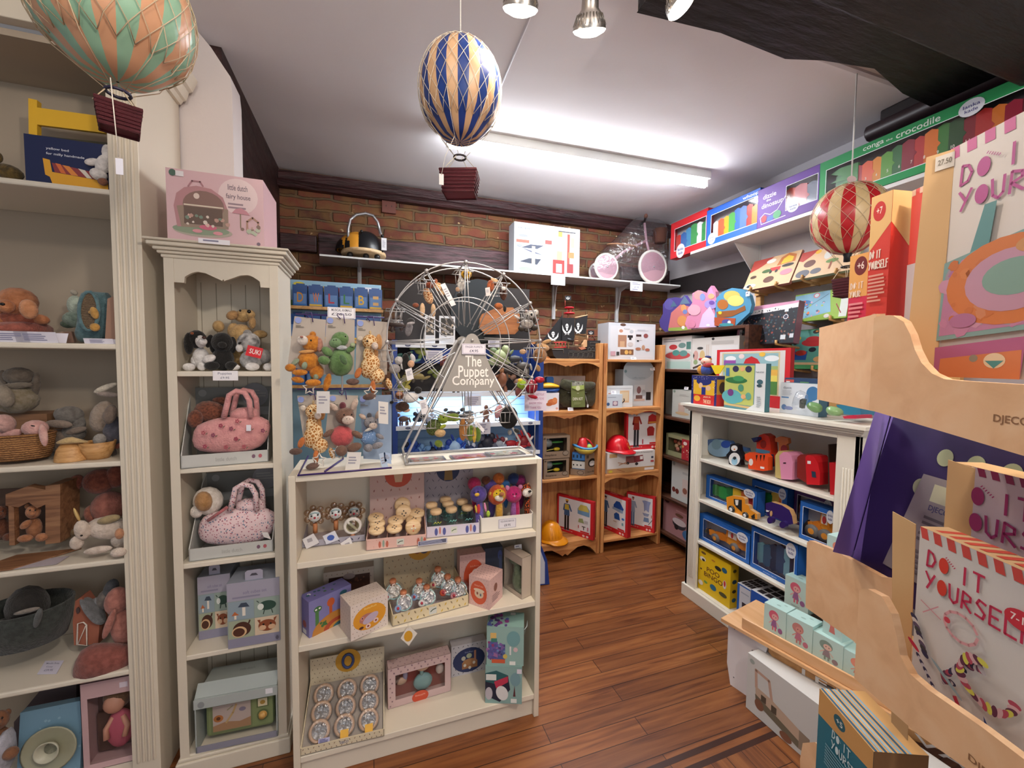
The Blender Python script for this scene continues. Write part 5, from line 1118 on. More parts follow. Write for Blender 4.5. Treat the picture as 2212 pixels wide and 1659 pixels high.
# ================================================================ animal figure display with lit blue lower shelves
DY=2.50;DBACK=2.74
o=thing('figure_display','display stand with navy posts and pale blue lit shelves of toy animals','display stand',onY(1005,1000,2.6))
NB=C('#1f3f8c',.4);LBL=C('#9cc4e8',.6)
xl,xr=onY(848,900,DY).x,onY(1163,900,DY+.1).x
for x in(xl,xr-.03):g=G();g.box(x,x+.03,DY+.02,DBACK,.0,onY(900,735,DY).z,NB);g.build('post',o)
zb=onY(1000,852,DY).z
g=G();g.box(xl+.03,xr-.03,DBACK-.02,DBACK,.6,zb,LBL);
R=random.Random(3)
for i in range(9):z=.85+i*.05;g.tube([(xl+.04,DBACK-.022,z),(xr-.04,DBACK-.022,z+R.uniform(-.01,.01))],.001,C('#7ea6cc',.6),3)
g.build('backdrop',o)
g=G();g.box(xl+.03,xr-.03,DBACK-.02,DBACK,zb,onY(1000,600,DY).z,C('#2a2422',.8));g.build('dark_back',o)
SHF=C('#dde4ee',.4);zsh=[onY(1000,y,DY).z for y in(745,850,925,997)]
zsh=[zsh[0],zsh[1],onY(900,922,DY).z,onY(900,992,DY).z]
for i,z in enumerate(zsh):
    g=G();x1=xr-.02 if i else onY(965,740,DY).x
    g.box(xl+.02,x1,DY+.02,DBACK-.02,z-.012,z,SHF);Fq=Fr((xl+.02,DY+.019,z-.022),(1,0,0));g.fbox(Fq,0,x1-xl-.02,0,.026,-.004,0,SHF)
    for u in(.07,x1-xl-.09):
        g.flat(Fq,[(u+.016*cos(t*.5),.013+.0075*sin(t*.5))for t in range(13)],.0006,'#1a2c5c');g.text(Fq,'papo',u-.010,.010,u+.010,.016,.001,'#c8d0e4')
    g.build('shelf',o)
g=G();Fq=Fr(onY(900,775,DY+.05),(1,0,0));x0=onY(893,775,DY).x
g.box(x0,xr-.04,DBACK-.06,DBACK-.05,onY(900,785,DY).z,onY(900,750,DY).z,NB);g.build('header',o)
lamp('AREA','display_light',((xl+xr)/2,DBACK-.12,zb-.03),1.9,(.85,.93,1),.7,((xl+xr)/2,DBACK-.05,.8),sy=.03)
# framed pictures and board on the top level
for i,(x0,x1,l)in enumerate(((918,940,'narrow white framed animal photo on the display top shelf'),(949,983,'white framed photo of a running horse on the display top shelf'))):
    F,W,H=face(('Y',DY+.04),(x0,728),(x1,728),(x0,682),zsh[0]+.002)
    g=G();g.fbox(F,0,W,0,H,-.012,0,C('#dfe2e8',.4));draw(g,F,W,H,[('r',.1,.08,.9,.68,'#2a2826'),('s',.15,.12,.85,.64,26,.05,['#8a7a68','#c9b8a4','#544a40','#b0a89c'],i),('r',.1,.72,.9,.94,'#cdd3dc')])
    made(g,'picture_frame',l,'picture',F.O)
g=G();slab(g,('Y',DY+.12),[(1036,690),(1042,678),(1075,664),(1108,664),(1123,680),(1122,712),(1112,722),(1048,722),(1036,708)],.02,wood('#a8683a','#94582e','#b87848',0,2));made(g,'wooden_board','brown rounded wooden shape on the right of the display top','board',onY(1080,722,DY+.12))
g=G();slab(g,('Y',DY+.16),[(1032+78*cos(t*.314)*.75,672+70*sin(t*.314))for t in range(20)],.02,C('#20262a',.7));made(g,'black_disc','large black round sign behind the upper part of the puppet wheel','sign',onY(1032,740,DY+.16))
for i,(x,y,w,h,l)in enumerate(((1067,742,26,16,'small white label under the brown board on the display'),(938,767,36,20,'white information label behind the left wheel spokes'),(1022,866,36,22,'lilac notice card at the middle of the lit display'),(1045,925,30,26,'white notice card stuck to the lit shelf edge'))):
    P=onY(x,y,DY+.005);m=depth(P)/FPX;F=Fr(P+Vector((-w*m/2,0,-h*m/2)),(1,0,0));g=G();g.fbox(F,0,w*m,0,h*m,-.001,0,C('#d4d4e0'));draw(g,F,w*m,h*m,lines(.12,.12,.88,.9,4,'#8f8fa8',i+4));made(g,'label_card',l,'label',F.O)
P=onY(1163,865,1.70);F=Fr(onY(1133,888,1.74),(1,0,0));w=(onY(1180,880,1.74)-F.O).x;h=(onY(1133,845,1.74)-F.O).z
g=G();g.fbox(F,0,w,0,h,-.001,0,C('#ddd2e2'));draw(g,F,w,h,[('t','PLEASE DO NOT PLAY',.1,.12,.9,.24,'#b07a9c'),('t','WITH THESE TOYS',.12,.34,.88,.46,'#b07a9c'),('t','SHOW YOU',.2,.56,.8,.66,'#b07a9c'),('t','THANK YOU',.25,.78,.75,.9,'#b07a9c')])
F0=F.O;F.O=F.O;g.tube([F.p(w/2,0,-.004),(F.p(w/2,0).x,1.745,TOP)],.002,SIL,5);made(g,'notice_card','pink lettered notice card at the right end of the centre unit','sign',F0)
# toy animals
def critter(x,y,s,m,label,kind=0,pl=('Y',DY+.07),grp='toy animal figures on the lit shelves',z=None):
    L={0:[(0,0,11,6,0),(-11,-7,5,4,20),(-7,9,2,6,0),(-3,9,2,6,0),(5,9,2,6,0),(8,9,2,6,0),(12,2,2,6,15)],
         1:[(0,0,6,10,0),(0,-12,4,5,0),(-7,-4,5,2,30),(8,-5,6,2,-40),(-4,12,2.5,6,-10),(4,12,2.5,6,10)],
         2:[(0,0,14,6,-8),(-14,-6,7,3,20),(8,6,3,5,20),(-5,7,3,5,-20),(16,3,8,2.5,20),(2,-8,9,3,30)],
         3:[(0,0,9,9,0),(-8,-6,5,5,0),(7,-8,5,6,20),(-9,6,5,5,0),(9,5,6,5,0),(0,9,6,3,0),(-3,-13,2,6,20),(12,-3,7,2,50)]}[kind]
    g=G();R=random.Random(int(x*y));mm=m if isinstance(m,(list,tuple))else[m]
    blobs(g,pl,[(x+a*s,y+b*s,rx*s,ry*s,C(R.choice(mm),.5),an,R.uniform(-.012,.012),.8,8)for a,b,rx,ry,an in L])
    return made(g,'toy_figure',label,'toy figure',on(pl,x,y+15*s),grp)
BL=['#1f3a86','#2c55b0','#101c3c','#7fb0e4'];
for a in((872,905,1.1,['#5c4436'],'brown standing bear figure at the left end of the lit shelf',0),(905,900,1,['#20242e','#dfe4ee'],'black and white figure on the left of the lit shelf',3),(925,905,1.0,['#2c303c','#8c94a4'],'dark riding figure beside the cow puppet tag',3),(975,893,1.1,['#26221f','#4c4640'],'dark bull figure above the crocodile puppet',0),(1012,893,1.2,['#34302c','#e0e0e0'],'black and white cow figure in the middle of the lit shelf',0),(1050,895,1.25,['#6e4630','#8a5c40'],'brown warrior figure raising a sword on the lit shelf',1),(1000,898,.9,['#2a2a30'],'small black calf figure beside the cow',0),
 (888,968,1.25,BL,'deep blue dragon knight figure lowest left on the lit display',3),(905,972,1.0,BL,'blue and white knight figure next to the deep blue one',3),(935,975,1.2,BL,'blue knight figure left of the squirrel puppet',3),(958,975,1.1,['#1a2c5c','#e0e4ea','#2c55b0'],'blue figure with white shield in the lowest row',3),(982,965,1.5,['#2c62c8','#a8ccf4','#1a3c9c'],'bright blue winged knight figure',3),(995,972,1.2,['#2c62c8','#a8ccf4'],'bright blue horse knight beside the winged one',3),(1016,970,1.0,['#2a3c6c','#c9d4e8'],'small blue archer figure under the squirrel puppet',3),
 (1052,955,1.5,['#26283a','#5c6074','#8f98ac'],'dark grey horse armour figure right of the squirrel',3),(1068,965,1.4,['#4a5068','#b8c4d4','#2c2f40'],'grey rearing knight figure in the lowest row',3),(1078,958,1.1,['#6e2c38','#9ca8b8'],'maroon lance knight behind the grey one',3),(1104,957,1.1,['#a01824','#e4e0e0'],'red and white horse knight figure, second from right',0),(1131,952,1.3,['#a01824','#7c1420','#e0d8d8'],'red dragon knight figure at the right end of the lowest row',3)):critter(a[0],a[1],a[2],a[3],a[4],a[5])
PD=('Y',DY+.07)
for a in((915,760,1.5,['#5c7440','#8c9450'],'green long-necked dinosaur figure at the upper left of the display',2),(880,775,1.3,['#3c6c64','#58888a'],'teal lizard figure at the far left upper shelf',2),(955,812,1.6,['#6a7434','#a8a04c'],'olive turtle figure left of the wheel sign',2),(960,775,1.1,['#7c3c30'],'red brown dinosaur figure behind the left spokes',0),(900,812,1.3,['#4c4438','#8c7c4c'],'dark lizard figure on the crowded middle shelf',2),(865,830,1.5,['#7c7c3c','#a89c4c'],'yellow green frog figure near the left post',3),(1080,770,1.8,['#6c7c54','#98a478'],'spiky pale green dinosaur figure right of the hub',3),(1100,800,1.6,['#4c4034','#2c2420'],'dark brown dinosaur figure right of the sign',0),(1112,775,1.3,['#3a3c40','#6c7074'],'grey wolf figure right of the sign',0),(1085,820,1.7,['#7a4a30','#9c6c48'],'brown tree stump figure right of the sign',1),(1130,790,1.4,['#54504c','#a8a49c'],'grey wolf figure near the right post',0),(1125,825,1.5,['#5c3c34','#7c5c4c'],'brown bison figure low on the right of the middle shelf',0),(985,832,1.2,['#4a4440'],'dark ape figure just left of the sign',1),(1140,700,1.5,['#3e3428'],'dark brown eagle figure under the wall bracket',3),(855,700,1.5,['#3a2a24'],'dark crow puppet perched at the upper left of the wheel',2)):critter(a[0],a[1],a[2],a[3],a[4],a[5],PD)
# ================================================================ centre unit goods
LW=C('#caa37a',.5);LWD=wood('#d9b98e','#c9a678','#e4caa2',0,3)
TICK=lambda c,bg:[('g',0,0,1,1,11,9,.02,.07,c,35)]
def tray(name,label,z,bl,br,hpx,dpt,col,art,backh,backart,backcol,inner='#b9aeb0',div=0,backu=(0,1),group=None,sidecol=None):
    F,W,H=face(('Z',z+.001),bl,br,None);F.O.z=z+.001;h=onX_h(F,bl,hpx)
    o=thing(name,label,'toy display box',F.p(W/2,0,-dpt/2),group);t=.0025
    g=G();g.fbox(F,0,W,0,h,-t,0,C(col,.5));g.fbox(F,0,W,0,t,-dpt,0,C(inner,.6));draw(g,F,W,h,art)
    for u in(0,W-t):Fs=Fr(F.p(u,0,0),-F.N,F.V);g.ext(Fs,[(0,0),(dpt,0),(dpt,h*1.9),(0,h)],0,t,C(sidecol or col,.5))
    for i in range(1,div):g.fbox(F,W*i/div,W*i/div+.0015,0,h*.9,-dpt,-t,C(col,.5))
    Fb=F.shift(u=W*backu[0],n=-dpt+t).turn(0,-3);wb=W*(backu[1]-backu[0]);g.fbox(Fb,0,wb,0,backh,-t,0,C(backcol,.55));draw(g,Fb,wb,backh,backart);g.build('tray',o)
    return F,W,h,o
def onX_h(F,bl,hpx):
    P=on(('P',F.O,F.N),bl[0],bl[1]-hpx);return P.z-F.O.z
Z1=.804
CR1=['#4c4a5c','#3e3c4c']
FA,WA,hA,oA=tray('rattle_tray','grey patterned display tray holding clear flower rattles on the upper centre shelf',Z1,(651,1184),(789,1168),14,.17,'#a9a6b4',[('g',0,0,1,1,9,1,.02,.6,CR1,35)],.25,[('g',0,0,1,1,9,8,.012,.07,CR1,35),('e',.55,.12,.24,.2,'#26365e'),('p',[(.5,.1),(.53,.1),(.52,.3),(.47,.3)],'#8a6a4c')],'#b0a6ae')
FB,WB2,hB,oB=tray('rattle_tray','pink patterned display tray of round wooden rattles on the upper centre shelf',Z1,(791,1190),(921,1177),24,.17,'#dcb4a8',[('e',.22,.55,.022,.3,'#b9624e'),('e',.28,.5,.018,.34,'#8ea394'),('e',.34,.55,.022,.3,'#b9624e'),('r',.5,.2,.62,.72,'#cfd4c8'),('l',[(.52,.55),(.56,.42),(.6,.4)],.07,'#3c4a3a'),('t','DJECO',.51,.78,.61,.92,'#3c4a7c'),('e',.86,.55,.022,.3,'#b9624e'),('e',.92,.5,.018,.34,'#8ea394'),('e',.97,.55,.02,.3,'#b9624e'),('s',.02,.1,.98,.9,26,.04,['#c98a78','#e4c4b8'],3)],.26,
 [('g',0,0,1,1,6,7,.03,.05,['#8c625a','#a87c72'],20),('e',.52,.12,.25,.2,'#b8482c'),('p',[(.42,.05),(.62,.05),(.58,.24),(.46,.24)],'#c9a888')],'#c0a39c',div=3)
FC,WC2,hC,oC=tray('rattle_tray','lilac patterned display tray of glass-like shakers with wooden caps',Z1,(921,1163),(1036,1152),24,.17,'#c9c4d4',[('e',.18,.5,.03,.34,'#4c5494'),('e',.25,.4,.018,.34,'#c07a6c'),('e',.33,.5,.03,.34,'#4c5494'),('r',.45,.15,.57,.75,'#c9ccc4'),('l',[(.47,.55),(.51,.42),(.55,.4)],.07,'#4a6a3c'),('e',.76,.5,.03,.34,'#4c5494'),('e',.83,.4,.018,.34,'#c07a6c'),('e',.9,.5,.03,.34,'#4c5494')],.26,
 [('g',0,0,1,1,8,8,.014,.07,CR1,35),('e',.48,.14,.24,.2,'#1f2a52'),('p',[(.42,.1),(.56,.1),(.58,.32),(.4,.32)],'#8a6a34')],'#a39aa2')
def k5(x,y):return 620+x/5.53,1000+y/5.53
for i,(x,y,lb,kind)in enumerate(((335,628,'clear flower rattle with a chick face, leftmost in the grey tray',0),(583,592,'clear flower rattle with a chick face, in the middle of the grey tray',0),(800,580,'clear bubble rattle with a grey face behind the white one',1),(785,745,'white and clear round rattle leaning at the front of the grey tray',2))):
    px,py=k5(x,y);pl=('Y',FA.O.y+.02+(0,.02,.07,-.01)[i]);P=on(pl,px,py);s=depth(P)/FPX/5.53
    o=thing('flower_rattle',lb,'rattle',(P.x,P.y,P.z-.06),'rattles in the grey tray');N=Vector((0,-1,0));F=Fr(P,(1,0,0))
    g=G()
    if kind<2:
        for a in range(7):g.ell(F.p(92*s*cos(a*.9),92*s*sin(a*.9)),((38*s,0,0),(0,22*s,0),(0,0,38*s)),clear('#e8d8c8',.35,.1),10)
        g.ell(P,((85*s,0,0),(0,25*s,0),(0,0,85*s)),clear('#e8e0d8',.3,.1),14)
    else:g.ell(P,((90*s,0,0),(0,50*s,0),(0,0,90*s)),clear('#dcdcc8',.35,.1),14);g.tube([F.p(85*s*cos(a*.42),85*s*sin(a*.42),10*s)for a in range(15)],22*s,C('#e2ddd6',.4),8,True);g.tube([F.p(-60*s,60*s,25*s),F.p(60*s,-60*s,25*s)],16*s,C('#e2ddd6',.4),8)
    g.build('head',o)
    if kind<2:
        g=G();g.lathe([(66*s,0),(64*s,8*s),(0,12*s)],F.p(0,0,24*s),C('#dfe3e4' if not kind else '#a9a39c',.4),20,N)
        for a,b,r_,c_ in((-34,8,11,'#101010'),(34,16,11,'#101010'),(0,-16,14,'#b0243c'),(-38,-24,10,'#dca8a0'),(36,-20,10,'#dca8a0')):g.ball(F.p(a*s,b*s,36*s),r_*s,C(c_,.4),8,5)
        g.tube([F.p(-50*s,30*s,34*s),F.p(0,48*s,36*s),F.p(50*s,34*s,34*s)],9*s,C('#a8c4cc',.5),5);g.build('face',o)
    g=G();g.tube([F.p(0,-95*s),F.p(0,-210*s)],26*s,C('#b9784c',.5),10);g.build('handle',o)
for q,l,c_ in((((653,1165),(662,1186),(690,1172),(677,1152)),'open white leaflet tag hanging at the left end of the grey tray','#dad8dc'),(((697,1158),(705,1176),(733,1165),(723,1146)),'white tag with a blue picture in the middle of the grey tray','#d8dae6'),(((735,1174),(751,1196),(765,1183),(756,1160)),'unfolded white leaflet lying at the shelf front','#e2dfe2'),(((760,1185),(772,1197),(788,1183),(770,1172)),'barcode half of the unfolded leaflet by the pink tray','#dcd9de')):
    g=G();Y=FA.O.y-.012;P=[onY(*p,Y)for p in q];n=Vector((0,.001,0));g.add([p-n for p in P]+[p+n for p in P],[(0,1,2,3),(7,6,5,4),(0,4,5,1),(1,5,6,2),(2,6,7,3),(3,7,4,0)],C(c_));c=sum(P,Vector())/4
    if 'blue' in l:g.flat(Fr(c+Vector((0,-.0016,0)),(1,0,0)),[(.013*cos(t*.5),.011*sin(t*.5))for t in range(12)],0,'#3f5cae')
    elif 'barcode' in l:g.flat(Fr(c+Vector((-.008,-.0016,-.006)),(1,0,.8),(-.8,0,1)),[(0,0),(.018,0),(.018,.007),(0,.007)],0,'#1c1a22')
    else:g.flat(Fr(c+Vector((-.008,-.0016,-.005)),(1,0,.3),(-.3,0,1)),[(0,0),(.017,0),(.017,.014),(0,.014)],0,'#a3a0a8')
    made(g,'leaflet_tag',l,'tag',P[0])
for i,(x,y,up)in enumerate(((1070,800,0),(1078,722,0),(1062,655,0),(1280,780,0),(1298,690,0),(1505,765,2),(1512,682,0),(1392,590,1),(1378,505,1),(1550,600,0))):
    px,py=k5(x,y);Y=FB.O.y+.03+(800-y)*.0004;P=onY(px,py,Y);s=depth(P)/FPX/5.53;ax=Vector(((0,-.25,1),(0,-.9,.4),(.1,-.95,.25))[up])
    c=['front left in the pink tray','second in the left column of the pink tray','third in the left column of the pink tray','front middle of the pink tray','second in the middle column of the pink tray','face turned forward at the right front of the pink tray','second in the right column of the pink tray','standing on edge in the pink tray','standing on edge at the back of the pink tray','at the back right of the pink tray'][i]
    o=thing('wooden_rattle','round pale wooden rattle, '+c,'rattle',P-ax.normalized()*.012,'round wooden rattles');r=92*s
    g=G();g.lathe([(0,-r*.3),(r*.8,-r*.3),(r,-r*.1),(r,r*.12),(r*.8,r*.28),(0,r*.3)],P,LWD,22,ax.normalized());g.build('disc',o)
    g=G();a=ax.normalized();A=a.cross(Vector((0,1,.3))).normalized();B=a.cross(A)
    for u,v,rr,c_ in((-.25,.15,.12,'#e4e2de'),(.2,.2,.12,'#e4e2de'),(-.25,.15,.06,'#141414'),(.2,.2,.06,'#141414'),(0,-.15,.1,'#b03a2c'),(-.05,.45,.1,'#c05a3c')):g.ball(P+a*(r*.29)+A*(u*r)+B*(v*r),rr*r,C(c_ if up==2 else '#7c6c5c' if rr>.1 else '#4c4038',.4),8,5)
    g.build('painted_face',o)
    if i in(0,3,5):g=G();g.tube([P-a*r*.3,P-a*r*.9],r*.22,C('#7c4a34',.5),8);g.build('knob',o)
def k6(x,y):return 880+x/5.53,980+y/5.53
for i,(x,y)in enumerate(((290,615),(342,690),(485,598),(525,665),(656,575),(716,645),(455,550))):
    px,py=k6(x,y);Y=FC.O.y+.02+(700-y)*.0007;P=onY(px,py,Y);s=depth(P)/FPX/5.53;r=62*s
    c=['back left','front left','second from the back','front middle','back right','front right','hidden rearmost'][i]
    o=thing('shaker',f'clear shaker with pale wooden cap, {c} one in the lilac tray','rattle',(P.x,P.y,Z1+.004),'wooden capped shakers')
    g=G();g.lathe([(0,0),(r*.9,0),(r*1.12,r*.25),(r*1.12,r*.7),(r*.9,r*.95),(0,r)],(P.x,P.y,P.z-r*.5),LWD,20);g.build('cap',o)
    g=G();g.lathe([(r*.85,0),(r*.9,-r*2.6),(r*.6,-r*3)],(P.x,P.y,P.z-r*.5),clear('#d8ece8',.4,.08),18);g.build('bottle',o)
    g=G();z=P.z-r*2.1
    for a in range(-2,3):g.tube([(P.x+a*r*.28,P.y-r*.95,z+r*.35*(abs(a)%2)),(P.x+(a+1)*r*.28,P.y-r*.95,z+r*.35*(abs(a+1)%2))],r*.07,C(['#7cc4b8','#b8c04c','#7cc4c4'][i%3],.4),4)
    g.lathe([(r*.92,0),(r*.92,r*.08)],(P.x,P.y,P.z-r*2.9),C('#7cb8b4',.4),16);g.build('print',o)
# squeakers box
F,W,H=face(('Z',Z1+.001),(1038,1152),(1151,1140),(1040,1120));t=.004
o=thing('white_box','open white wooden box full of bright squeaky animal heads','box',F.p(W/2,0,-.08));F.O.z=Z1+.001;WHT=C('#e0dcd4',.4)
g=G();g.fbox(F,0,W,0,H,-t,0,WHT);g.fbox(F,0,W,0,t,-.17,0,WHT);g.fbox(F,0,t,0,H*1.1,-.17,0,WHT);g.fbox(F,W-t,W,0,H*1.1,-.17,0,WHT);g.fbox(F,0,W,0,H*1.1,-.17,-.17+t,WHT);g.build('box',o)
g=G();Fl=F.shift(u=W*.33,v=H*.18,n=.0008);g.fbox(Fl,0,W*.34,0,H*.66,0,.001,C('#d6d4dc'));draw(g,Fl,W*.34,H*.66,[('r',.02,.04,.98,.96,'#9a97a4'),('r',.045,.07,.955,.93,'#d6d4dc'),('t','SQUEAKABOOS',.12,.18,.88,.38,'#6c6a78'),('t','£8.95',.32,.55,.68,.8,'#5a5866')],.0014);g.build('label',o)
def squeak(label,x,y,r,m,body,extra=(),dy=0,b2=None):
    px,py=k6(x,y);pl=('Y',F.O.y+.035+dy);R3=r/5.53
    P={'head':[(px,py,R3,R3*1.02,m)],'body':[(px+2,py+R3*2.4,R3*.5,R3*2.1,body)]+([(px+2+R3*.35,py+R3*2.4,R3*.3,R3*2.0,b2,0,-.01)]if b2 else[])}
    for nm,L in extra:P[nm]=[(880+a[0]/5.53,980+a[1]/5.53,a[2]/5.53,a[3]/5.53)+tuple(a[4:])for a in L]
    plush('squeaker',label,'soft toy',pl,P,group='squeaky stick animals')
PUR=fur('#5b4a9c','#43357c');E_=lambda x,y:(x,y,8,9,EYEM,0,-.045)
squeak('purple bird squeaker with a yellow beak at the left of the white box',850,485,100,PUR,fur('#6c5cae'),(('beak',[(832,490,30,22,fur('#e0b43c'),0,-.045)]),('eye',[E_(798,470),E_(845,455)]),('ribbon',[(850,660,22,60,fur('#c02c3c'),0,-.02),(820,660,14,50,fur('#d8b43c'),10,-.02),(930,640,14,60,fur('#dc8ab0'),10,-.02),(965,720,24,40,fur('#a4c43c'),0,-.02)])),b2=None)
squeak('yellow lion squeaker with an orange mane',1085,490,88,fur('#e8c42c','#d0a81c'),fur('#dca83c'),(('mane',[(1075,490,112,122,fur('#d8602c','#c04c20'),-15,.012)]),('ear',[(1000,480,24,26,fur('#e0b43c')),(1130,395,24,26,fur('#e0b43c'))]),('nose',[(1128,485,30,26,fur('#a8683c'),0,-.045)]),('muzzle',[(1095,535,52,36,fur('#ece4d4'),-15,-.032)]),('eye',[E_(1066,475),E_(1108,445)])))
squeak('hot pink cat squeaker',1268,485,98,fur('#c42474','#a0185c'),fur('#9c5ca0'),(('ear',[(1195,410,26,34,fur('#d88cb4'),20),(1350,400,30,30,fur('#d88cb4'),-30)]),('eye',[E_(1262,485),E_(1300,482)]),('nose',[(1282,508,12,10,fur('#e4b4cc'),0,-.048)])),b2=fur('#b01c5c'))
TI=spotty('#1c1410','#d8602c',120,.5)
squeak('tiger squeaker with white muzzle at the right of the white box',1425,440,78,TI,TI,(('muzzle',[(1435,465,62,52,fur('#e8e2da'),0,-.03)]),('nose',[(1462,450,20,14,EYEM,0,-.055)]),('ear',[(1445,362,16,18,fur('#d89a6c'))])))
for a in((800,360,80,'#b8285c','magenta and white squeaker at the back left of the white box'),(1000,395,85,'#5c4c9c','purple squeaker behind the lion'),(1090,300,70,'#d8742c','orange squeaker at the back, topmost'),(1165,372,62,'#2c6cac','blue squeaker between the lion and the pink cat'),(1270,300,70,'#22386c','navy squeaker at the back'),(1345,325,75,'#8c2064','dark magenta squeaker behind the tiger'),(940,320,55,'#6c3c24','brown squeaker at the back left')):squeak(a[4],a[0],a[1],a[2],fur(a[3]),fur(a[3]),dy=.06)
F=Fr(onY(903,1180,1.537),(1,0,.0));w=(onY(966,1170,1.537)-F.O).x;F.U=Vector((w,0,0)).normalized();g=G();g.fbox(F,0,w,0,.018,0,.002,C('#c9c9d6'));draw(g,F,w,.018,[('r',.02,.05,.96,.8,'#5c6078')]+lines(.06,.12,.9,.75,3,'#a9adc4',5),.0025);made(g,'price_strip','dark grey price strip on the upper centre shelf edge below the lilac tray','label',F.O)

# -- middle shelf
Z2=.507
TK=['#8a6a4c','#6c6458']
carton('window_box','patterned carton with a dark window at the back of the middle centre shelf','box',('Y',1.74),(700,1325),(808,1316),(700,1238),.05,'#b0a294',[('g',0,0,1,1,9,6,.02,.04,TK,30),('r',.1,.16,.92,.8,'#3e241a'),('s',.15,.2,.88,.75,20,.05,['#5a3424','#4a2c20','#6c4430'],3),('e',.5,.18,.12,.08,'#8c7c78')],z=Z2+.001)
c=carton('game_box','violet carton with cartoon animals and a rainbow on the middle centre shelf','box',('Z',Z2+.001),(668,1379),(759,1333),(668,1301),.07,'#7d7aae',[('e',.2,.3,.09,.08,'#3c6c3c'),('r',.14,.36,.22,.75,'#4a7a44'),('e',.16,.3,.025,.025,'#e8e8e0'),('e',.24,.29,.025,.025,'#e8e8e0'),('e',.5,.26,.09,.12,'#c05a2c'),('r',.46,.36,.53,.74,'#b8562c'),('e',.8,.14,.09,.07,'#2c5c6c'),('r',.77,.2,.82,.6,'#2a4c60'),('e',.62,.98,.56,.42,'#b87c34'),('e',.66,1.0,.34,.24,'#a8462c'),('e',.68,1.02,.24,.16,'#c98c3c'),('e',.7,1.03,.17,.12,'#3c6c74'),('r',0,1.0,1,1.5,'#7d7aae'),('s',.15,.62,.4,.85,6,.05,['#3c6a3a'],2)][:-2]+[('s',.2,.7,.4,.84,6,.05,['#3c6a3a'],2)],side='#6f6ca6',topart=[('s',.1,.2,.9,.8,9,.13,['#3c6c3c','#c05a2c','#2c5c6c','#d8d8e0'],4)],left=[('e',.5,.7,.2,.1,'#8c4a4c'),('r',.3,.84,.7,.96,'#c9cbd4')])
carton('toy_box','cream ticked carton with an orange oval and a hedgehog on wheels','box',('Z',Z2+.001),(758,1386),(838,1350),(757,1311),.10,'#d8ccc4',[('g',0,0,1,1,9,8,.02,.04,TK,30),('e',.5,.5,.44,.36,'#d8962c',0),('t','BabyRoli',.35,.2,.68,.27,'#e8c878'),('e',.42,.52,.2,.14,'#b07468'),('e',.52,.55,.22,.12,'#b8a8bc',20),('e',.3,.48,.05,.05,'#c98c84'),('e',.3,.48,.018,.02,'#181010'),('e',.45,.76,.07,.07,'#dcc4bc'),('e',.45,.76,.03,.03,'#8a3c34'),('e',.66,.68,.07,.07,'#dcc4bc'),('e',.66,.68,.03,.03,'#8a3c34'),('e',.27,.74,.06,.04,'#5a3428')],topart=[('g',0,0,1,1,9,6,.02,.05,TK,30)],left=[('g',0,0,1,1,5,8,.03,.04,['#9c8c80'],30)],side='#d3c5bb')
FT,WT2,hT,oT=tray('teether_tray','cream and yellow ticked tray of bagged ring rattles on the middle centre shelf',Z2,(848,1354),(1012,1308),25,.17,'#d9cba8',[('g',0,0,1,1,12,2,.02,.35,['#c9a83c','#8c7c5c'],30),('r',.46,.2,.56,.85,'#c9ccc8'),('l',[(.48,.6),(.51,.45),(.55,.4)],.08,'#34503c')],.23,[('g',0,0,1,1,12,9,.012,.045,TK,30),('e',.5,.12,.18,.24,'#c08c2c'),('e',.46,.1,.07,.14,'#8a4a28'),('e',.56,.12,.08,.14,'#5a5664')],'#b3a384')
def k7(x,y):return 820+x/6.144,1160+y/6.144
for i,(x,y,c1)in enumerate(((330,870,'#8fa8cc'),(640,800,'#dcd8d4'),(920,660,'#c8543c'),(190,720,'#c9d4d0'),(790,560,'#c9a888'),(1060,700,'#c98c94'),(540,720,'#8fa8cc'))):
    px,py=k7(x,y);Y=FT.O.y+.03+(870-y)*.0003;P=onY(px,py,Y);s=depth(P)/FPX/6.144;r=95*s;F=Fr(P,(1,0,0),(0,.5,.85))
    nm=['front left','front middle','right with a coral bead','left rear','topmost rear','far right pink beaded','middle rear'][i]
    o=thing('ring_rattle',f'mint ring rattle in a clear bag, {nm} in the ticked tray','rattle',P-Vector((0,0,.03)),'bagged ring rattles')
    g=G();g.tube([F.p(r*cos(a*.35),r*sin(a*.35))for a in range(18)],r*.1,C('#8fb8b4',.4),7,True);g.build('ring',o)
    g=G();g.lathe([(0,-r*.3),(r*.45,-r*.3),(r*.45,r*.4),(0,r*.4)],F.p(-r*.1,r*1.15),C('#b5704c',.5),14,F.V*.6+F.N*.6);g.build('wooden_bead',o)
    g=G();g.lathe([(0,-r*.3),(r*.45,-r*.3),(r*.45,r*.35),(0,r*.35)],F.p(-r*.9,-r*.6),C(c1,.45),14,F.N);g.ball(F.p(-r*.9,-r*.6,r*.36),r*.2,C('#a83040',.5),8,5);g.build('round_bead',o)
    g=G();g.ell(F.p(0,0,r*.1),(F.U*r*1.45,F.V*r*1.4,F.N*r*.5),wrap_plastic(),12);g.build('bag',o)
P=onY(882,1394,1.532);g=G();sc_=depth(P)/FPX;Fd=Fr(onY(882,1374,1.532),(1,0,0));g.ext(Fd,[(-16*sc_,-2*sc_),(1*sc_,-22*sc_),(19*sc_,2*sc_),(4*sc_,19*sc_),(-4*sc_,18*sc_)],-.001,0,C('#e0dad0'));g.flat(Fd,[(10*sc_*cos(t*.4)*.9,12*sc_*sin(t*.4))for t in range(16)],.0006,'#d09a2c');g.tube([Fd.p(0,17*sc_),onY(881,1318,1.532)],.0006,C('#dad4c8'),4);made(g,'swing_tag','diamond shaped cream tag with an orange spot dangling below the middle centre shelf','tag',Fd.O)
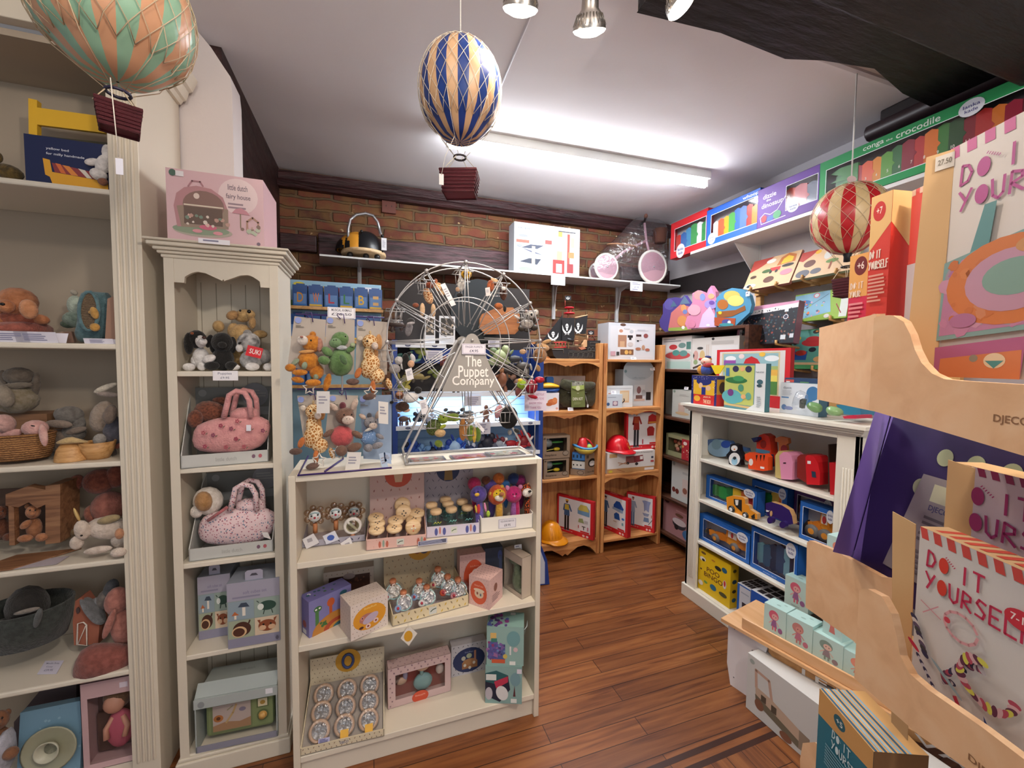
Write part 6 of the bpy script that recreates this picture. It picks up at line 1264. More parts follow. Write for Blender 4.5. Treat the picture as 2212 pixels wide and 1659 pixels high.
carton('toy_box','tall pink patterned carton with orange circle behind the small cube box','box',('Y',1.69),(993,1282),(1048,1274),(990,1201),.06,'#cfa9a2',[('g',0,0,1,1,6,8,.03,.03,['#a87c78'],30),('e',.55,.6,.4,.45,'#c8502e'),('t','BabyBoom',.4,.3,.75,.36,'#e0947c'),('e',.6,.52,.13,.12,'#dcd0cc'),('e',.55,.5,.02,.02,'#201414'),('e',.64,.49,.02,.02,'#201414')],topart=[('g',0,0,1,1,5,3,.05,.08,['#a87c78'],30)],z=Z2+.001)
dd=(onZ(1057,1318,Z2)-onZ(1087,1290,Z2)).length
carton('toy_box','small pink patterned cube carton with an orange circle, standing cornerwise','box',('Z',Z2+.001),(1013,1303),(1057,1318),(1010,1240),dd,'#dcb8b2',[('g',0,0,1,1,7,9,.03,.03,['#9c7a78'],30),('e',.48,.52,.4,.4,'#d05a3a'),('t','BabyCubi',.28,.26,.7,.33,'#e8a898'),('e',.5,.56,.22,.15,'#dcc4a8'),('e',.5,.44,.26,.06,'#e0ccb4'),('e',.42,.55,.04,.05,'#8c4a3c'),('e',.58,.58,.04,.05,'#5c6c7c')],sideart=[('g',0,0,1,1,5,8,.03,.03,['#b08c88'],30),('e',.45,.4,.13,.14,'#8c5a4c')]+lines(.2,.6,.8,.85,4,'#9c7c7c'),topart=[('g',0,0,1,1,6,6,.05,.05,['#8c6c6c'],30)])
carton('toy_box','dark navy windowed carton wedged behind the pink cube carton','box',('Y',1.70),(1046,1276),(1085,1270),(1046,1186),.05,'#2c3448',[('e',.6,.7,.24,.16,'#54604c'),('e',.85,.2,.12,.12,'#3c4c84'),('r',.8,.2,.95,1,'#3a4668')],z=Z2+.001)
def dino(k,F,W,H,d):
    c=F.p(W*.5,0);M=fur('#86967a','#6f8064')
    R=lambda a,b_,q:(F.U*a*H,F.N*q*H,F.V*b_*H)
    k.ell(F.p(W*.55,H*.3),R(.17,.28,.13),M);k.ell(F.p(W*.5,H*.58),R(.1,.2,.09),M);k.ell(F.p(W*.4,H*.75),R(.15,.12,.1),M);k.ell(F.p(W*.25,H*.72),R(.1,.1,.09),M);k.ell(F.p(W*.75,H*.08),R(.1,.06,.1),M);k.ball(F.p(W*.42,H*.8,H*.1),H*.014,EYEM,6,5)
window_box('boxed_dinosaur','pale green dinosaur toy in a greige corner-window carton','toy',('Z',Z2+.001),(1088,1268),(1127,1295),(1093,1186),(onZ(1127,1295,Z2)-onZ(1146,1285,Z2)).length,'#b4a698',(.06,.2,.97,.9),dino,side='#c0b2a2',rim=None,inner='#8f8578',toy='dinosaur')
P=onY(1122,1190,1.66);card('price_card','small white tent card on the dinosaur carton',('Y',P.y),(1120,1190),.034,.026,[('~',),('~',)],lean=18)

# -- bottom shelf
Z3=.103
F,W,H=face(('Z',Z3),(649,1634),(830,1590),None);F.O.z=Z3;D=.21;t=.003;TKC='#d8ccb0'
o=thing('rattle_tray','cream ticked tray of rope wrapped wooden ring rattles on the bottom centre shelf','toy display box',F.p(W/2,0,-D/2));hh=.028
g=G();g.fbox(F,0,W,0,hh,-t,0,C(TKC,.5));g.fbox(F,0,W,0,t,-D,0,C('#a39c92',.6));draw(g,F,W,hh,[('g',0,0,1,1,16,2,.012,.3,TK,30),('t','DJECO',.46,.3,.56,.7,'#4c5c8c')])
for u in(0,W-t):Fs=Fr(F.p(u,0,0),-F.N,F.V);g.ext(Fs,[(0,0),(D,0),(D,.12),(0,hh)],0,t,C(TKC,.5))
Fs=Fr(F.p(0,hh*.5,-.01),F.U,(F.V*.42-F.N));g.fbox(Fs,t,W-t,0,D*1.05,-.002,0,C('#9c958e',.7))
Fb=F.shift(n=-D+t).shift(v=.10);g.fbox(Fb,0,W,-.1,.105,-t,0,C(TKC,.5));draw(g,Fb,W,.105,[('g',0,0,1,1,15,6,.01,.07,TK,30)])
Fc=Fb.shift(u=W*.5,v=.075,n=.002);g.flat(Fc,[(.048*cos(a*.3),.048*sin(a*.3))for a in range(21)],0,'#c99632');g.tube([Fc.p(.02*cos(a*.4),.028*sin(a*.4),.003)for a in range(16)],.0055,C('#3c4c7c',.5),6,True);g.build('tray',o)
def k8(x,y):return 620+x/3.95,1380+y/3.95
for i,(x,y)in enumerate(((305,615),(300,700),(270,800),(525,590),(525,670),(505,755),(730,540),(720,625),(710,710))):
    px,py=k8(x,y);cidx,ridx=divmod(i,3);v=.16-ridx*.062;P=Fs.p(W*(.2+.3*cidx),v,.02)
    ax=F.N*.8+F.V*.5;fr=Fr(P,F.U,(F.V*.85-F.N*.5));r=.031
    nm=f"{['rear', 'middle', 'front'][ridx]} one of the {['left', 'middle', 'right'][cidx]} column in the ticked bottom tray"
    o2=thing('wooden_ring_rattle','bagged wooden ring rattle, '+nm,'rattle',P-F.V*.02,'wooden ring rattles')
    g=G();g.tube([fr.p(r*cos(a*pi/10),r*sin(a*pi/10))for a in range(20)],.0055,C('#cba88a',.5),8,True);g.build('ring',o2)
    g=G();g.ell(fr.p(0,0,.002),(fr.U*.042,fr.V*.042,fr.N*.012),wrap_plastic(),12);g.build('bag',o2)
    if i in(5,8):g=G();Fq=fr.shift(u=-.012,v=-.035,n=.014);g.fbox(Fq,0,.028,0,.026,0,.001,C('#dba93c'));g.build('tag',o2)
    if i==2:g=G();Fq=fr.shift(u=.0,v=-.04,n=.014);g.fbox(Fq,0,.038,0,.02,0,.001,C('#a9a6c8'));draw(g,Fq,.038,.02,lines(.1,.1,.9,.9,4,'#3c3c6c'),.0015);g.build('tag',o2)
def rattles(k,F,W,H,d):
    c=lambda u,v,n=0:F.p(u*W,(1-v)*H,n);s=H
    k.ell(c(.56,.66),(F.U*.24*s,F.N*.1*s,F.V*.22*s),C('#6f9a9c',.4));k.tube([c(.54,.5),c(.54,.3)],.05*s,C('#6f9a9c',.4),8);k.ell(c(.56,.26),(F.U*.17*s,F.N*.1*s,F.V*.12*s),C('#c9a68c',.5))
    k.ell(c(.22,.5),(F.U*.14*s,F.N*.06*s,F.V*.09*s),C('#b89a84',.5));k.ell(c(.14,.4),(F.U*.09*s,F.N*.06*s,F.V*.16*s),clear('#c8c0c8',.4));k.ell(c(.28,.38),(F.U*.06*s,F.N*.05*s,F.V*.14*s),C('#8f8ca8',.5))
    k.ell(c(.84,.45),(F.U*.11*s,F.N*.08*s,F.V*.13*s),C('#b9aca4',.3));k.ell(c(.84,.2),(F.U*.09*s,F.N*.06*s,F.V*.08*s),C('#a8927c',.5))
TKP=['#9a7c80','#8c7078']
window_box('rattle_gift_box','pink patterned gift carton with a deep red window of baby rattles','toy set',('Z',Z3),(838,1533),(974,1492),(837,1447),.055,'#cdb2b0',(.115,.2,.9,.82),rattles,[('g',0,.0,1,.18,9,2,.03,.06,TKP,30),('g',0,.2,.11,1,1,7,.03,.05,TKP,30),('e',.5,.9,.13,.15,'#cf5236'),('t','Babygift',.42,.84,.58,.89,'#e8a898')],inner='#8e3530',topart=[('g',0,0,1,1,9,3,.03,.1,TKP,30)],rim=None,toy='rattle_set')
carton('toy_box','white and navy ticked carton with a blue oval, bottom centre shelf','box',('Y',1.74),(975,1470),(1050,1464),(974,1398),.045,'#c9c6cc',[('g',0,0,1,1,7,7,.02,.08,['#2a2c3c','#3c3e50'],38),('e',.5,.54,.46,.4,'#26325e'),('t','BabyMage',.38,.25,.62,.32,'#7c84a8'),('r',.3,.6,.74,.82,'#9c6a44'),('e',.52,.6,.2,.1,'#a87850'),('e',.38,.7,.04,.05,'#d8d0c4'),('e',.64,.66,.04,.05,'#d8d0c4'),('e',.52,.8,.04,.05,'#d8d0c4'),('r',.64,.26,.7,.6,'#b07c64'),('e',.34,.46,.06,.07,'#b9b8a8'),('e',.5,.4,.08,.08,'#a8b094')],z=Z3)
c=carton('craft_box','lower pale teal carton with a penguin ornament picture in the bottom shelf corner','box',('Z',Z3),(1048,1518),(1127,1521),(1049,1438),.09,'#86a8a4',[('p',[(.0,.2),(.3,.12),(.62,.24),(.68,.62),(.4,1.0-.04),(0,.8)],'#1f2438'),('p',[(.0,.2),(.3,.12),(.62,.24),(.35,.5),(0,.42)],'#2a5c60'),('p',[(.24,.42),(.62,.26),(.62,.42),(.3,.6)],'#b83450'),('e',.46,.72,.16,.2,'#d8d8d8',20),('e',.1,.74,.1,.17,'#b9b4bc'),('r',.02,.22,.3,.38,'#d8dcd8'),('e',.82,.34,.14,.18,'#7498a0'),('p',[(.76,.8),(.8,.5),(.83,.8)],'#5c3438'),('r',.7,.86,.86,.97,'#e0e4e0'),('r',.86,.06,.99,.18,'#d8d4e0')],side='#7da09c')
zt=Z3+c.H+.001
c2=carton('craft_box','upper pale teal carton printed with purple castle blocks, stacked in the bottom shelf corner','box',('P',c.F.p(0,0,-.004),c.F.N),(1051,1434),(1131,1437),(1052,1353),.10,'#8fb0aa',[('r',.04,.38,.3,.84,'#6a5a9c'),('s',.03,.4,.3,.86,30,.05,['#8c3c6c','#4c5ca0','#9c6c9c','#54508c'],2),('r',.3,.45,.5,.85,'#4c5c90'),('s',.3,.45,.5,.86,20,.05,['#7c5c9c','#6c8cb8','#3c4470'],3),('r',.1,.16,.26,.34,'#d8b46c'),('r',.12,.3,.28,.4,'#3c7c70'),('e',.72,.3,.18,.2,'#6f9ca0'),('r',.14,.84,.5,.94,'#c85c3c'),('r',.62,.5,.66,.72,'#dcdcdc'),('e',.78,.58,.06,.06,'#d0b4b8'),('r',.62,.88,.78,.98,'#e4e8e4'),('e',.5,.76,.06,.06,'#c9b45c')],side='#83a7a0',topart=[('s',.02,.1,.55,.95,26,.12,['#5c3a80','#8c3c84','#4c5ca0','#3c2c60'],5),('r',.62,.05,.76,.2,'#d8dcd8')],z=zt)
g=G();f=c2.R;g.tube([f.p(.01,c2.H*.9,.001),f.p(.02,c2.H*.95,.012),f.p(.07,c2.H*.9,.014),f.p(.08,c2.H*.5,.002)],.0015,C('#c9d8d8',.4),5);made(g,'cord_handle','pale cord handle on the upper teal carton','cord',f.p(.01,c2.H*.9))
# ================================================================ on the brick wall shelf
SB=('Y',3.16);zs_=SZ+.001
o=thing('ride_on_bee','black and yellow ride-on bee with wooden base and plastic wrapped handle','ride-on toy',onY(785,550,3.2))
P=onY(786,545,3.2);m=depth(P)/FPX
c=Vector((P.x,3.19,zs_+.05));R=45*m
g=G();g.lathe([(0,-.012),(R,-.012),(R*1.02,0),(R,.012),(0,.012)],c,LWD,32);g.build('base',o)
dome=lambda g,dx,rr,hh,m:g.lathe([(rr*cos(t*pi/16),hh*sin(t*pi/16))for t in range(9)],(c.x+dx,c.y,c.z+.012),m,26)
g=G();dome(g,R*.1,R*.84,R*1.0,C('#15161a',.35));g.build('body',o)
g=G();dome(g,-R*.3,R*.78,R*.93,C('#d8942c',.4));dome(g,-R*.36,R*.76,R*.86,C('#15161a',.4));dome(g,-R*.55,R*.66,R*.78,C('#d8942c',.4));dome(g,-R*.64,R*.62,R*.7,C('#15161a',.4));g.build('striped_back',o)
g=G();wire(g,('Y',3.12),[(752,530),(752,495),(757,474),(770,464),(790,461),(806,466),(816,480),(822,505),(825,512)],.013,wrap_plastic(),k=8);wire(g,('Y',3.12),[(752,530),(752,495),(757,474),(770,464),(790,461),(806,466),(816,480),(822,505)],.008,C('#b9babc',.3,.6),k=8);g.build('handle',o)
for x,y0,y1 in((781,500,545),(826,510,545)):g=G();wire(g,('Y',3.1),[(x,y1),(x,y0)],.004,C('#141416',.3));g.ball(onY(x,y0,3.1),.011,C('#141416',.3));g.build('antenna',o)
for a in(-.6,.1,.6):g=G();g.ball((c.x+R*a,c.y-R*.5,zs_+.022),.021,C('#1a1a1c',.4));g.build('castor',o)
g=G();F=Fr(onY(824,540,3.09),(1,0,0));g.fbox(F,0,.035,0,.085,-.001,0,C('#dcdce0'));draw(g,F,.035,.085,lines(.2,.2,.8,.8,5,'#a0a0ac'));g.build('tag',o)
o=carton('toy_box','white FIRE and RESCUE station carton on the brick wall shelf','box',('Y',3.11),(1110,584),(1251,595),(1111,478),.13,'#c9ced4',[('t','FIRE & RESCUE',.06,.09,.34,.13,'#5c6474'),('e',.37,.15,.07,.09,'#c4ccd4'),('r',.03,.34,.22,.4,'#c45a4a'),('e',.13,.26,.07,.03,'#8c9098'),('p',[(.1,.5),(.24,.42),(.44,.42),(.34,.5)],'#3a4256'),('p',[(.1,.5),(.3,.56),(.44,.62),(.26,.58)],'#4c5470'),('p',[(.08,.78),(.22,.7),(.4,.7),(.34,.82)],'#2c3446'),('r',.26,.45,.31,.92,'#c9b49c'),('r',.46,.3,.56,.38,'#c04a44'),('r',.36,.54,.64,.58,'#cdd2d8'),('r',.38,.66,.66,.7,'#c4cad2'),('e',.17,.92,.1,.04,'#8cb88c'),('r',.72,.1,.93,.93,'#e6dccc'),('r',.66,.08,.93,.1,'#3a3c48'),('r',.8,.13,.84,.93,'#c04438'),('r',.86,.2,.91,.4,'#dcb88c'),('r',.66,.1,.72,.2,'#d8b04c'),('r',.82,.5,.91,.62,'#c87a4a'),('r',.58,.68,.76,.96,'#c8302e'),('r',.63,.76,.72,.94,'#a8c8dc'),('r',.64,.5,.72,.68,'#c9a27c'),('r',.8,.74,.9,.93,'#8c3034'),('e',.08,.46,.04,.03,'#8a909c'),('e',.08,.6,.04,.04,'#a0a6b0')],side='#b6bcc4',z=zs_)
# pink balance trike under plastic
o=thing('balance_bike','pale pink balance trike with brown basket wrapped in clear plastic','bike',onY(1350,605,3.18));PKM=C('#b08a94',.4);RIM=C('#dcd6cc',.5)
def wheel(px,py,rp,Y,r_m=None):
    P=onY(px,py,Y);m=depth(P)/FPX;r=rp*m;P.z=zs_+r
    g=G();g.tube([P+Vector((r*.93*cos(a*pi/14),0,r*.93*sin(a*pi/14)))for a in range(28)],r*.075+.003,RIM,8,True);g.lathe([(r*.9,-.008),(r*.3,-.016),(0,-.018)],P,PKM,28,(0,1,0));g.lathe([(r*.9,.008),(r*.3,.016),(0,.018)],P,PKM,28,(0,1,0));g.ball(P-Vector((0,.018,0)),.008,C('#b9b9bd',.3,.7));g.build('wheel',o);return P
w1=wheel(1310,573,29,3.14);w2=wheel(1410,578,36,3.12);w3=wheel(1292,572,22,3.27)
g=G();hd=onY(1396,520,3.14);g.tube([w1,onY(1345,545,3.16),hd],.012,PKM,8);g.tube([w3,onY(1345,545,3.16)],.01,PKM,8);g.tube([w2,hd,onY(1392,482,3.15)],.011,PKM,8);g.build('frame',o)
g=G();a,b=onY(1310,530,3.16),onY(1378,532,3.16);g.ell((a+b)/2,((.5*(b.x-a.x),0,0),(0,.06,0),(0,0,.012)),C('#a87c5c',.5));g.build('seat',o)
g=G();a=onY(1392,480,3.15);g.tube([a+Vector((-.06,-.1,.01)),a+Vector((-.02,-.04,.02)),a,a+Vector((.03,.05,.02)),a+Vector((.03,.13,.01))],.011,C('#2c2a2c',.4),8);g.tube([a+Vector((-.06,-.1,.01)),a+Vector((-.09,-.14,.0))],.016,C('#5c3a2e',.7),8);g.build('handlebar',o)
g=G();a=onY(1426,510,3.10);g.lathe([(0,-.06),(.05,-.06),(.062,.06),(.056,.06),(.045,-.04),(0,-.04)],a,weave('#7a4a38','#4c2c20',90),20);g.build('basket',o)
g=G();R_=random.Random(8);pts=[(1282,600),(1270,575),(1292,548),(1330,515),(1362,480),(1378,468),(1400,472),(1430,474),(1442,492),(1438,530),(1448,575),(1440,600),(1400,606),(1340,603)]
puff(g,('Y',3.17),pts,.1,wrap_plastic());g.build('plastic_wrap',o)

# ================================================================ pine bookcase goods
def z6(x,y):return 1140+x/5.184,620+y/5.184
o=thing('pirate_ship','black toy pirate ship with skull sails and red crow nest on the left pine bookcase','toy ship',onY(1240,776,2.86));BK=C('#141418',.6)
zt_=1.533;pl=('Y',2.84)
Q=lambda L:[z6(*p)for p in L]
g=G();slab(g,pl,Q([(270,690),(455,690),(560,715),(665,705),(680,600),(815,600),(800,815),(340,815),(290,770)]),.11,C('#1c1b1d',.6))
W_=C('#6a6860',.5)
for a in Q([(460,730),(520,730),(580,730),(640,730),(700,730)]):pass
for x in range(460,730,56):q=Q([(x,735),(x+44,735),(x+44,782),(x,782)]);wire(g,('Y',2.838),q,.0012,W_,closed=True,k=4)
wire(g,('Y',2.838),Q([(460,720),(760,720)]),.0012,W_,k=4);wire(g,('Y',2.838),Q([(460,795),(770,795)]),.0012,W_,k=4)
for x in(690,730,775):wire(g,('Y',2.838),Q([(x-15,715),(x-15,690),(x,678),(x+15,690),(x+15,715)]),.0012,W_,closed=True,k=4)
wire(g,('Y',2.838),Q([(700,620),(790,620),(790,660),(700,660)]),.0012,W_,closed=True,k=4);wire(g,('Y',2.838),Q([(275,700),(400,700),(400,740)]),.002,C('#8c8880'),k=4);g.build('hull',o)
g=G()
for x in(315,350,385,420):wire(g,('Y',2.84),Q([(x,625),(x,675)]),.0025,C('#c02830',.4))
for y in(622,678):wire(g,('Y',2.84),Q([(295,y),(430,y-4)]),.004,C('#c02830',.4))
g.build('red_railing',o)
g=G();wire(g,('Y',2.89),Q([(455,800),(455,300)]),.006,LW)
for y in(550,575,603,650):wire(g,('Y',2.88),Q([(525,y),(565,y)]),.004,LW)
wire(g,('Y',2.87),Q([(525,345),(670,315)]),.005,LW);wire(g,('Y',2.87),Q([(530,528),(648,532)]),.004,LW);wire(g,('Y',2.86),Q([(670,540),(670,600)]),.004,LW);g.build('mast',o)
def skull(g,cx,cy,s,Y,asp=1):
    T=lambda L:[z6(cx+a*s,cy+b*s*asp)for a,b in L];Wm=C('#dcdcdc',.6)
    slab(g,('Y',Y),T([(7*cos(t*.5),-6+8*sin(t*.5))for t in range(12)]),.001,Wm);slab(g,('Y',Y),T([(-4,2),(4,2),(3,8),(-3,8)]),.001,Wm)
    for sx in(-1,1):slab(g,('Y',Y),T([(sx*22,-10),(sx*21,6),(sx*12,16),(sx*-12,22),(sx*4,12),(sx*15,4)]),.001,Wm);slab(g,('Y',Y-.001),T([(sx*3+1.8*cos(t*1.0),-6+2*sin(t*1.0))for t in range(6)]),.001,BK)
for L,Y,nm in(([(165,600),(390,310),(395,600)],2.85,'fore_sail'),([(385,345),(525,345),(525,560),(500,620),(385,600)],2.84,'main_sail'),([(530,360),(672,315),(650,525),(530,525)],2.86,'aft_sail')):
    g=G();slab(g,('Y',Y),Q(L),.002,BK);skull(g,*{'fore_sail':(285,540,2.7),'main_sail':(440,460,2.4),'aft_sail':(565,450,2.3)}[nm],Y-.0025,1.1 if nm=='fore_sail' else 1.5);g.build(nm,o)
for cx,cy in((450,122),(708,510)):g=G();slab(g,('Y',2.86),Q([(cx-34,cy-24),(cx+36,cy-24),(cx+36,cy+26),(cx-34,cy+26)]),.0015,BK);skull(g,cx,cy,.9,2.857);wire(g,('Y',2.865),Q([(cx-32,cy-24),(cx-32,cy+90)]),.003,C('#b85a4c'));g.build('flag',o)
g=G()
for y,r in((232,52),(295,60)):P=onY(*z6(465,y),2.87);rr=r*depth(P)/FPX/5.184;g.lathe([(rr,-.004),(rr*1.04,0),(rr,.004),(0,.004)],P,C('#c42430',.4),20)
for a in range(6):P=onY(*z6(465,265),2.87);g.tube([P+Vector((.017*cos(a),.017*sin(a),-.012)),P+Vector((.017*cos(a),.017*sin(a),.012))],.003,C('#d8a898' if a%2 else '#c42430',.4),5)
g.build('crow_nest',o)
g=G();wire(g,('Y',2.845),Q([(440,585),(510,600)]),.012,C('#26262a',.3),k=10);g.build('cannon',o)
g=G();slab(g,('Y',2.85),Q([(620,640),(650,590),(665,595),(665,670),(620,680)]),.03,C('#c49a70'));slab(g,('Y',2.85),Q([(570,680),(620,670),(660,690),(600,705)]),.02,C('#b06c50'));g.build('deck_parts',o)
g=G();wire(g,('Y',2.87),Q([(680,640),(700,570),(725,550),(745,570),(748,600)]),.005,C('#6a2c24',.5));g.build('stern_rail',o)
carton('kitchen_box','white toy kitchen carton on top of the right pine bookcase','box',('Y',2.80),(1313,778),(1414,779),(1312,696),.16,'#c6c9d0',[('r',.04,.08,.96,.93,'#cfcfd4'),('e',.3,.05,.06,.04,'#5c4034'),('r',.2,.15,.56,.92,'#dad8da'),('e',.26,.22,.04,.045,'#c08a70'),('e',.48,.23,.04,.05,'#b4b8be'),('r',.2,.33,.38,.66,'#a87c62'),('r',.24,.5,.34,.66,'#c9a07c'),('r',.4,.33,.51,.4,'#26201e'),('r',.43,.38,.48,.46,'#26201e'),('r',.57,.3,.7,.46,'#c9c4c4'),('r',.58,.3,.69,.36,'#3c2420'),('e',.79,.33,.05,.06,'#8c4a48'),('r',.6,.46,.64,.5,'#201c1c'),('e',.46,.58,.06,.06,'#c8bcb8'),('r',.25,.72,.53,.87,'#7a5238'),('e',.38,.8,.04,.06,'#d8a85c'),('e',.46,.8,.03,.05,'#c8985c'),('e',.63,.7,.06,.04,'#a86c50'),('e',.74,.66,.035,.07,'#b88c70'),('e',.83,.72,.05,.04,'#a8604c'),('r',.05,.78,.15,.9,'#c49aa4'),('r',.17,.79,.23,.89,'#3c3634'),('t','Kitchen',.32,.14,.44,.17,'#8a8a90')]+lines(.6,.16,.86,.2,2,'#a8a8b0'),side='#b0b2b8',z=1.533)
card('price_card','small white card leaning on the toy kitchen carton',('Y',2.785),(1369,780),.05,.02,[('~',)],z=1.533,lean=-20)
# second row
z2l,z2r=1.14,1.151
carton('toy_box','white carton with an orange toy boat picture under the yellow and blue boat','box',('Y',2.80),(1172,883),(1207,883),(1172,849),.12,'#e0dcdf',[('e',.6,.5,.3,.17,'#c8703c'),('e',.75,.4,.15,.14,'#d8844c'),('e',.4,.62,.2,.1,'#b8602c'),('e',.88,.86,.08,.06,'#d8a090')],z=z2l)
o=thing('toy_boat','yellow and blue plastic toy boat with a blue cabin on the left pine bookcase','toy boat',onY(1190,848,2.84));pl=('Y',2.84);YEL=C('#dca828',.35);BLU=C('#2c64ac',.35)
g=G();puff(g,pl,Q([(130,1130),(360,1125),(350,1165),(300,1185),(180,1185),(140,1160)]),.045,C('#1f4c94',.35));g.build('hull',o)
g=G();puff(g,pl,Q([(125,1115),(150,1080),(240,1062),(340,1095),(365,1120),(300,1135),(150,1135)]),.05,YEL);g.build('deck',o)
g=G();slab(g,pl,Q([(215,1075),(212,1020),(225,1005),(280,1005),(292,1022),(290,1075)]),.04,BLU);g.build('cabin',o)
carton('paper_sheet','pale pink card standing behind the olive den kit bag','box',('Y',2.98),(1175,884),(1263,884),(1175,812),.004,'#b9a49c',z=z2l)
o=thing('den_kit_bag','olive green canvas satchel with DEN KIT band on the pine bookcase','bag',onY(1250,880,2.82));OLV=fur('#43412a','#34321f');pl=('Y',2.85)
g=G();puff(g,pl,Q([(350,1130),(380,1040),(500,1050),(640,1060),(770,1070),(775,1330),(560,1350),(350,1340)]),.06,OLV,fl=.3);g.build('body',o)
g=G();puff(g,('Y',2.81),Q([(345,1110),(385,1020),(420,1035),(640,1060),(750,1060),(765,1110),(700,1160),(640,1170),(480,1170),(430,1160)]),.022,OLV);g.build('flap',o)
g=G();slab(g,('Y',2.775),Q([(485,1065),(635,1050),(642,1345),(490,1348)]),.003,C('#6c7440',.5));F=Fr(onY(*z6(490,1348),2.7715),(1,0,0));w=152*depth(F.O)/FPX/5.184;h=290*depth(F.O)/FPX/5.184
draw(g,F,w,h,[('r',0,.0,1,.17,'#8c8c80'),('s',0,0,1,.16,14,.03,['#3c3c34','#b4b4a8'],3),('p',[(0,.18),(1,.14),(1,.3),(.5,.34),(0,.25)],'#a0b05c'),('e',.5,.26,.18,.1,'#c9cca0'),('t','THE',.42,.44,.58,.47,'#d8d8c4'),('t','DEN KIT',.1,.62,.92,.73,'#e2dcc8')]+lines(.2,.78,.8,.9,4,'#8c9060'),0);g.build('label_band',o)
for x in(460,650):g=G();wire(g,('Y',2.785),Q([(x-15,1185),(x+20,1185)]),.005,C('#26241a',.5));g.build('strap',o)
card('price_card','white card at the foot of the olive den kit bag',('Y',2.779),(1233,884),.046,.025,[('~',),('~',)],z=z2l,lean=-15)
g=G();F=Fr(onY(1268,880,2.776),(1,0,0));g.fbox(F,0,.013,0,.022,-.001,0,C('#e0dcd8'));g.tube([F.p(.006,.022),onY(1264,852,2.79)],.0012,C('#d8d4cc'),4);made(g,'swing_tag','tiny white tag on a string beside the den kit bag','tag',F.O)
carton('toy_box','tall grey blue carton with a coffee set picture on the right pine bookcase','box',('Y',2.86),(1345,872),(1410,873),(1344,798),.12,'#b9c2ca',[('e',.5,.0,.5,.3,'#a8b4be'),('r',0,0,1,.0,'#b9c2ca'),('t','coffee machine',.3,.2,.72,.25,'#8c98a4'),('r',.36,.42,.72,.86,'#c8ccd2'),('e',.52,.56,.07,.1,'#8c6468'),('e',.68,.64,.07,.09,'#a8b0b8'),('r',.42,.7,.64,.82,'#6c4c48'),('r',.36,.8,.72,.86,'#c0a89c'),('r',.76,.62,.92,.84,'#14161a'),('e',.07,.05,.04,.04,'#6c8890')],side='#a3adb6',z=z2r)
carton('toy_box','medium white carton in front of the coffee set carton','box',('Y',2.81),(1310,880),(1366,880),(1310,834),.06,'#d6d9dc',[('r',.5,.22,.86,.78,'#d8b48c'),('r',.54,.3,.82,.7,'#dcc8a8'),('l',[(.6,.8),(.68,.7),(.66,.6)],.05,'#2c2a30'),('r',.06,.1,.94,.13,'#b8bcc0'),('e',.1,.4,.06,.08,'#b87868')],z=z2r)
carton('toy_box','smallest white carton with a cup picture at the lower left of the right pine bookcase','box',('Y',2.785),(1309,882),(1344,882),(1309,852),.022,'#c9d2dc',[('r',.4,.5,.72,.85,'#8c6c88'),('e',.56,.66,.12,.14,'#d8c8cc'),('e',.13,.72,.09,.12,'#3c5c8c'),('r',.1,.2,.6,.24,'#98a2b0')],z=z2r)
for x,y,Y_,l in((1326,851,2.80,'white card resting on the smallest white carton'),(1410,800,2.855,'white tent card on top of the tall grey blue carton')):card('price_card',l,('Y',Y_),(x,y),.045,.026,[('~',),('~',)],lean=-15)
# third row
z3l=.626
def plane_in(k,F,W,H,d):
    k.fbox(F,.02,W-.02,.0,.012,-.03,.0,C('#2a2a24'));
    k.ell(F.p(W*.3,H*.62),(F.U*.035,F.N*.02,F.V*.03),C('#7d8688',.4));k.ell(F.p(W*.28,H*.78),(F.U*.014,F.N*.014,F.V*.02),C('#8f989a',.4));k.ell(F.p(W*.6,H*.66),(F.U*.06,F.N*.02,F.V*.008),C('#3c7c3c',.4))
    k.ell(F.p(W*.6,H*.36,.01),(F.U*.028,F.N*.015,F.V*.014),C('#d8bc2c',.35));k.tube([F.p(W*.2,H*.3),F.p(W*.55,H*.36)],.004,C('#d8cc70',.4),5)
KR='#8a7460'
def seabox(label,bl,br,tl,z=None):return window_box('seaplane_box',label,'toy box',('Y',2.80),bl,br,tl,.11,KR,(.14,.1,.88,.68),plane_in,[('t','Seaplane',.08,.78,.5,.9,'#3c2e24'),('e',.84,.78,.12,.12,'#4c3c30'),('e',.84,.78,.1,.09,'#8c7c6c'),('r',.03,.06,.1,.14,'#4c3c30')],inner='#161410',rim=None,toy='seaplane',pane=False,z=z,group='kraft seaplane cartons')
a=seabox('lower kraft Seaplane carton of the stack on the left pine bookcase',(1174,1035),(1229,1031),(1174,993),z3l)
seabox('upper kraft Seaplane carton with open front on top of the other one',(1172,992),(1231,988),(1172,943),z3l+a.H+.001)
def ferry_in(k,F,W,H,d):
    k.fbox(F,.01,W,.0,H*.3,-.03,.035,C('#2c5c8c',.4));k.fbox(F,.01,W,H*.3,H*.62,-.03,.035,C('#d8d8d4',.4));k.fbox(F,.01,W,H*.68,H*1.02,-.03,.03,C('#3c7cc4',.4))
    for u in(.2,.45,.7):k.lathe([(.006,0),(0,.001)],F.p(W*u,H*.46,.0355),C('#1a1a1c'),10,F.N);k.fbox(F,W*u-.006,W*u+.004,H*.78,H*.92,.03,.031,C('#12243c'))
dF=(onY(1263,1034,2.8)-onY(1231,1024,2.83)).length
A0=onZ(1231,1022,z3l);B0=onZ(1263,1033,z3l);A0.y=2.86;B0.y=2.79;B0.x=onY(1263,1033,2.79).x;A0.x=onY(1232,1022,2.86).x
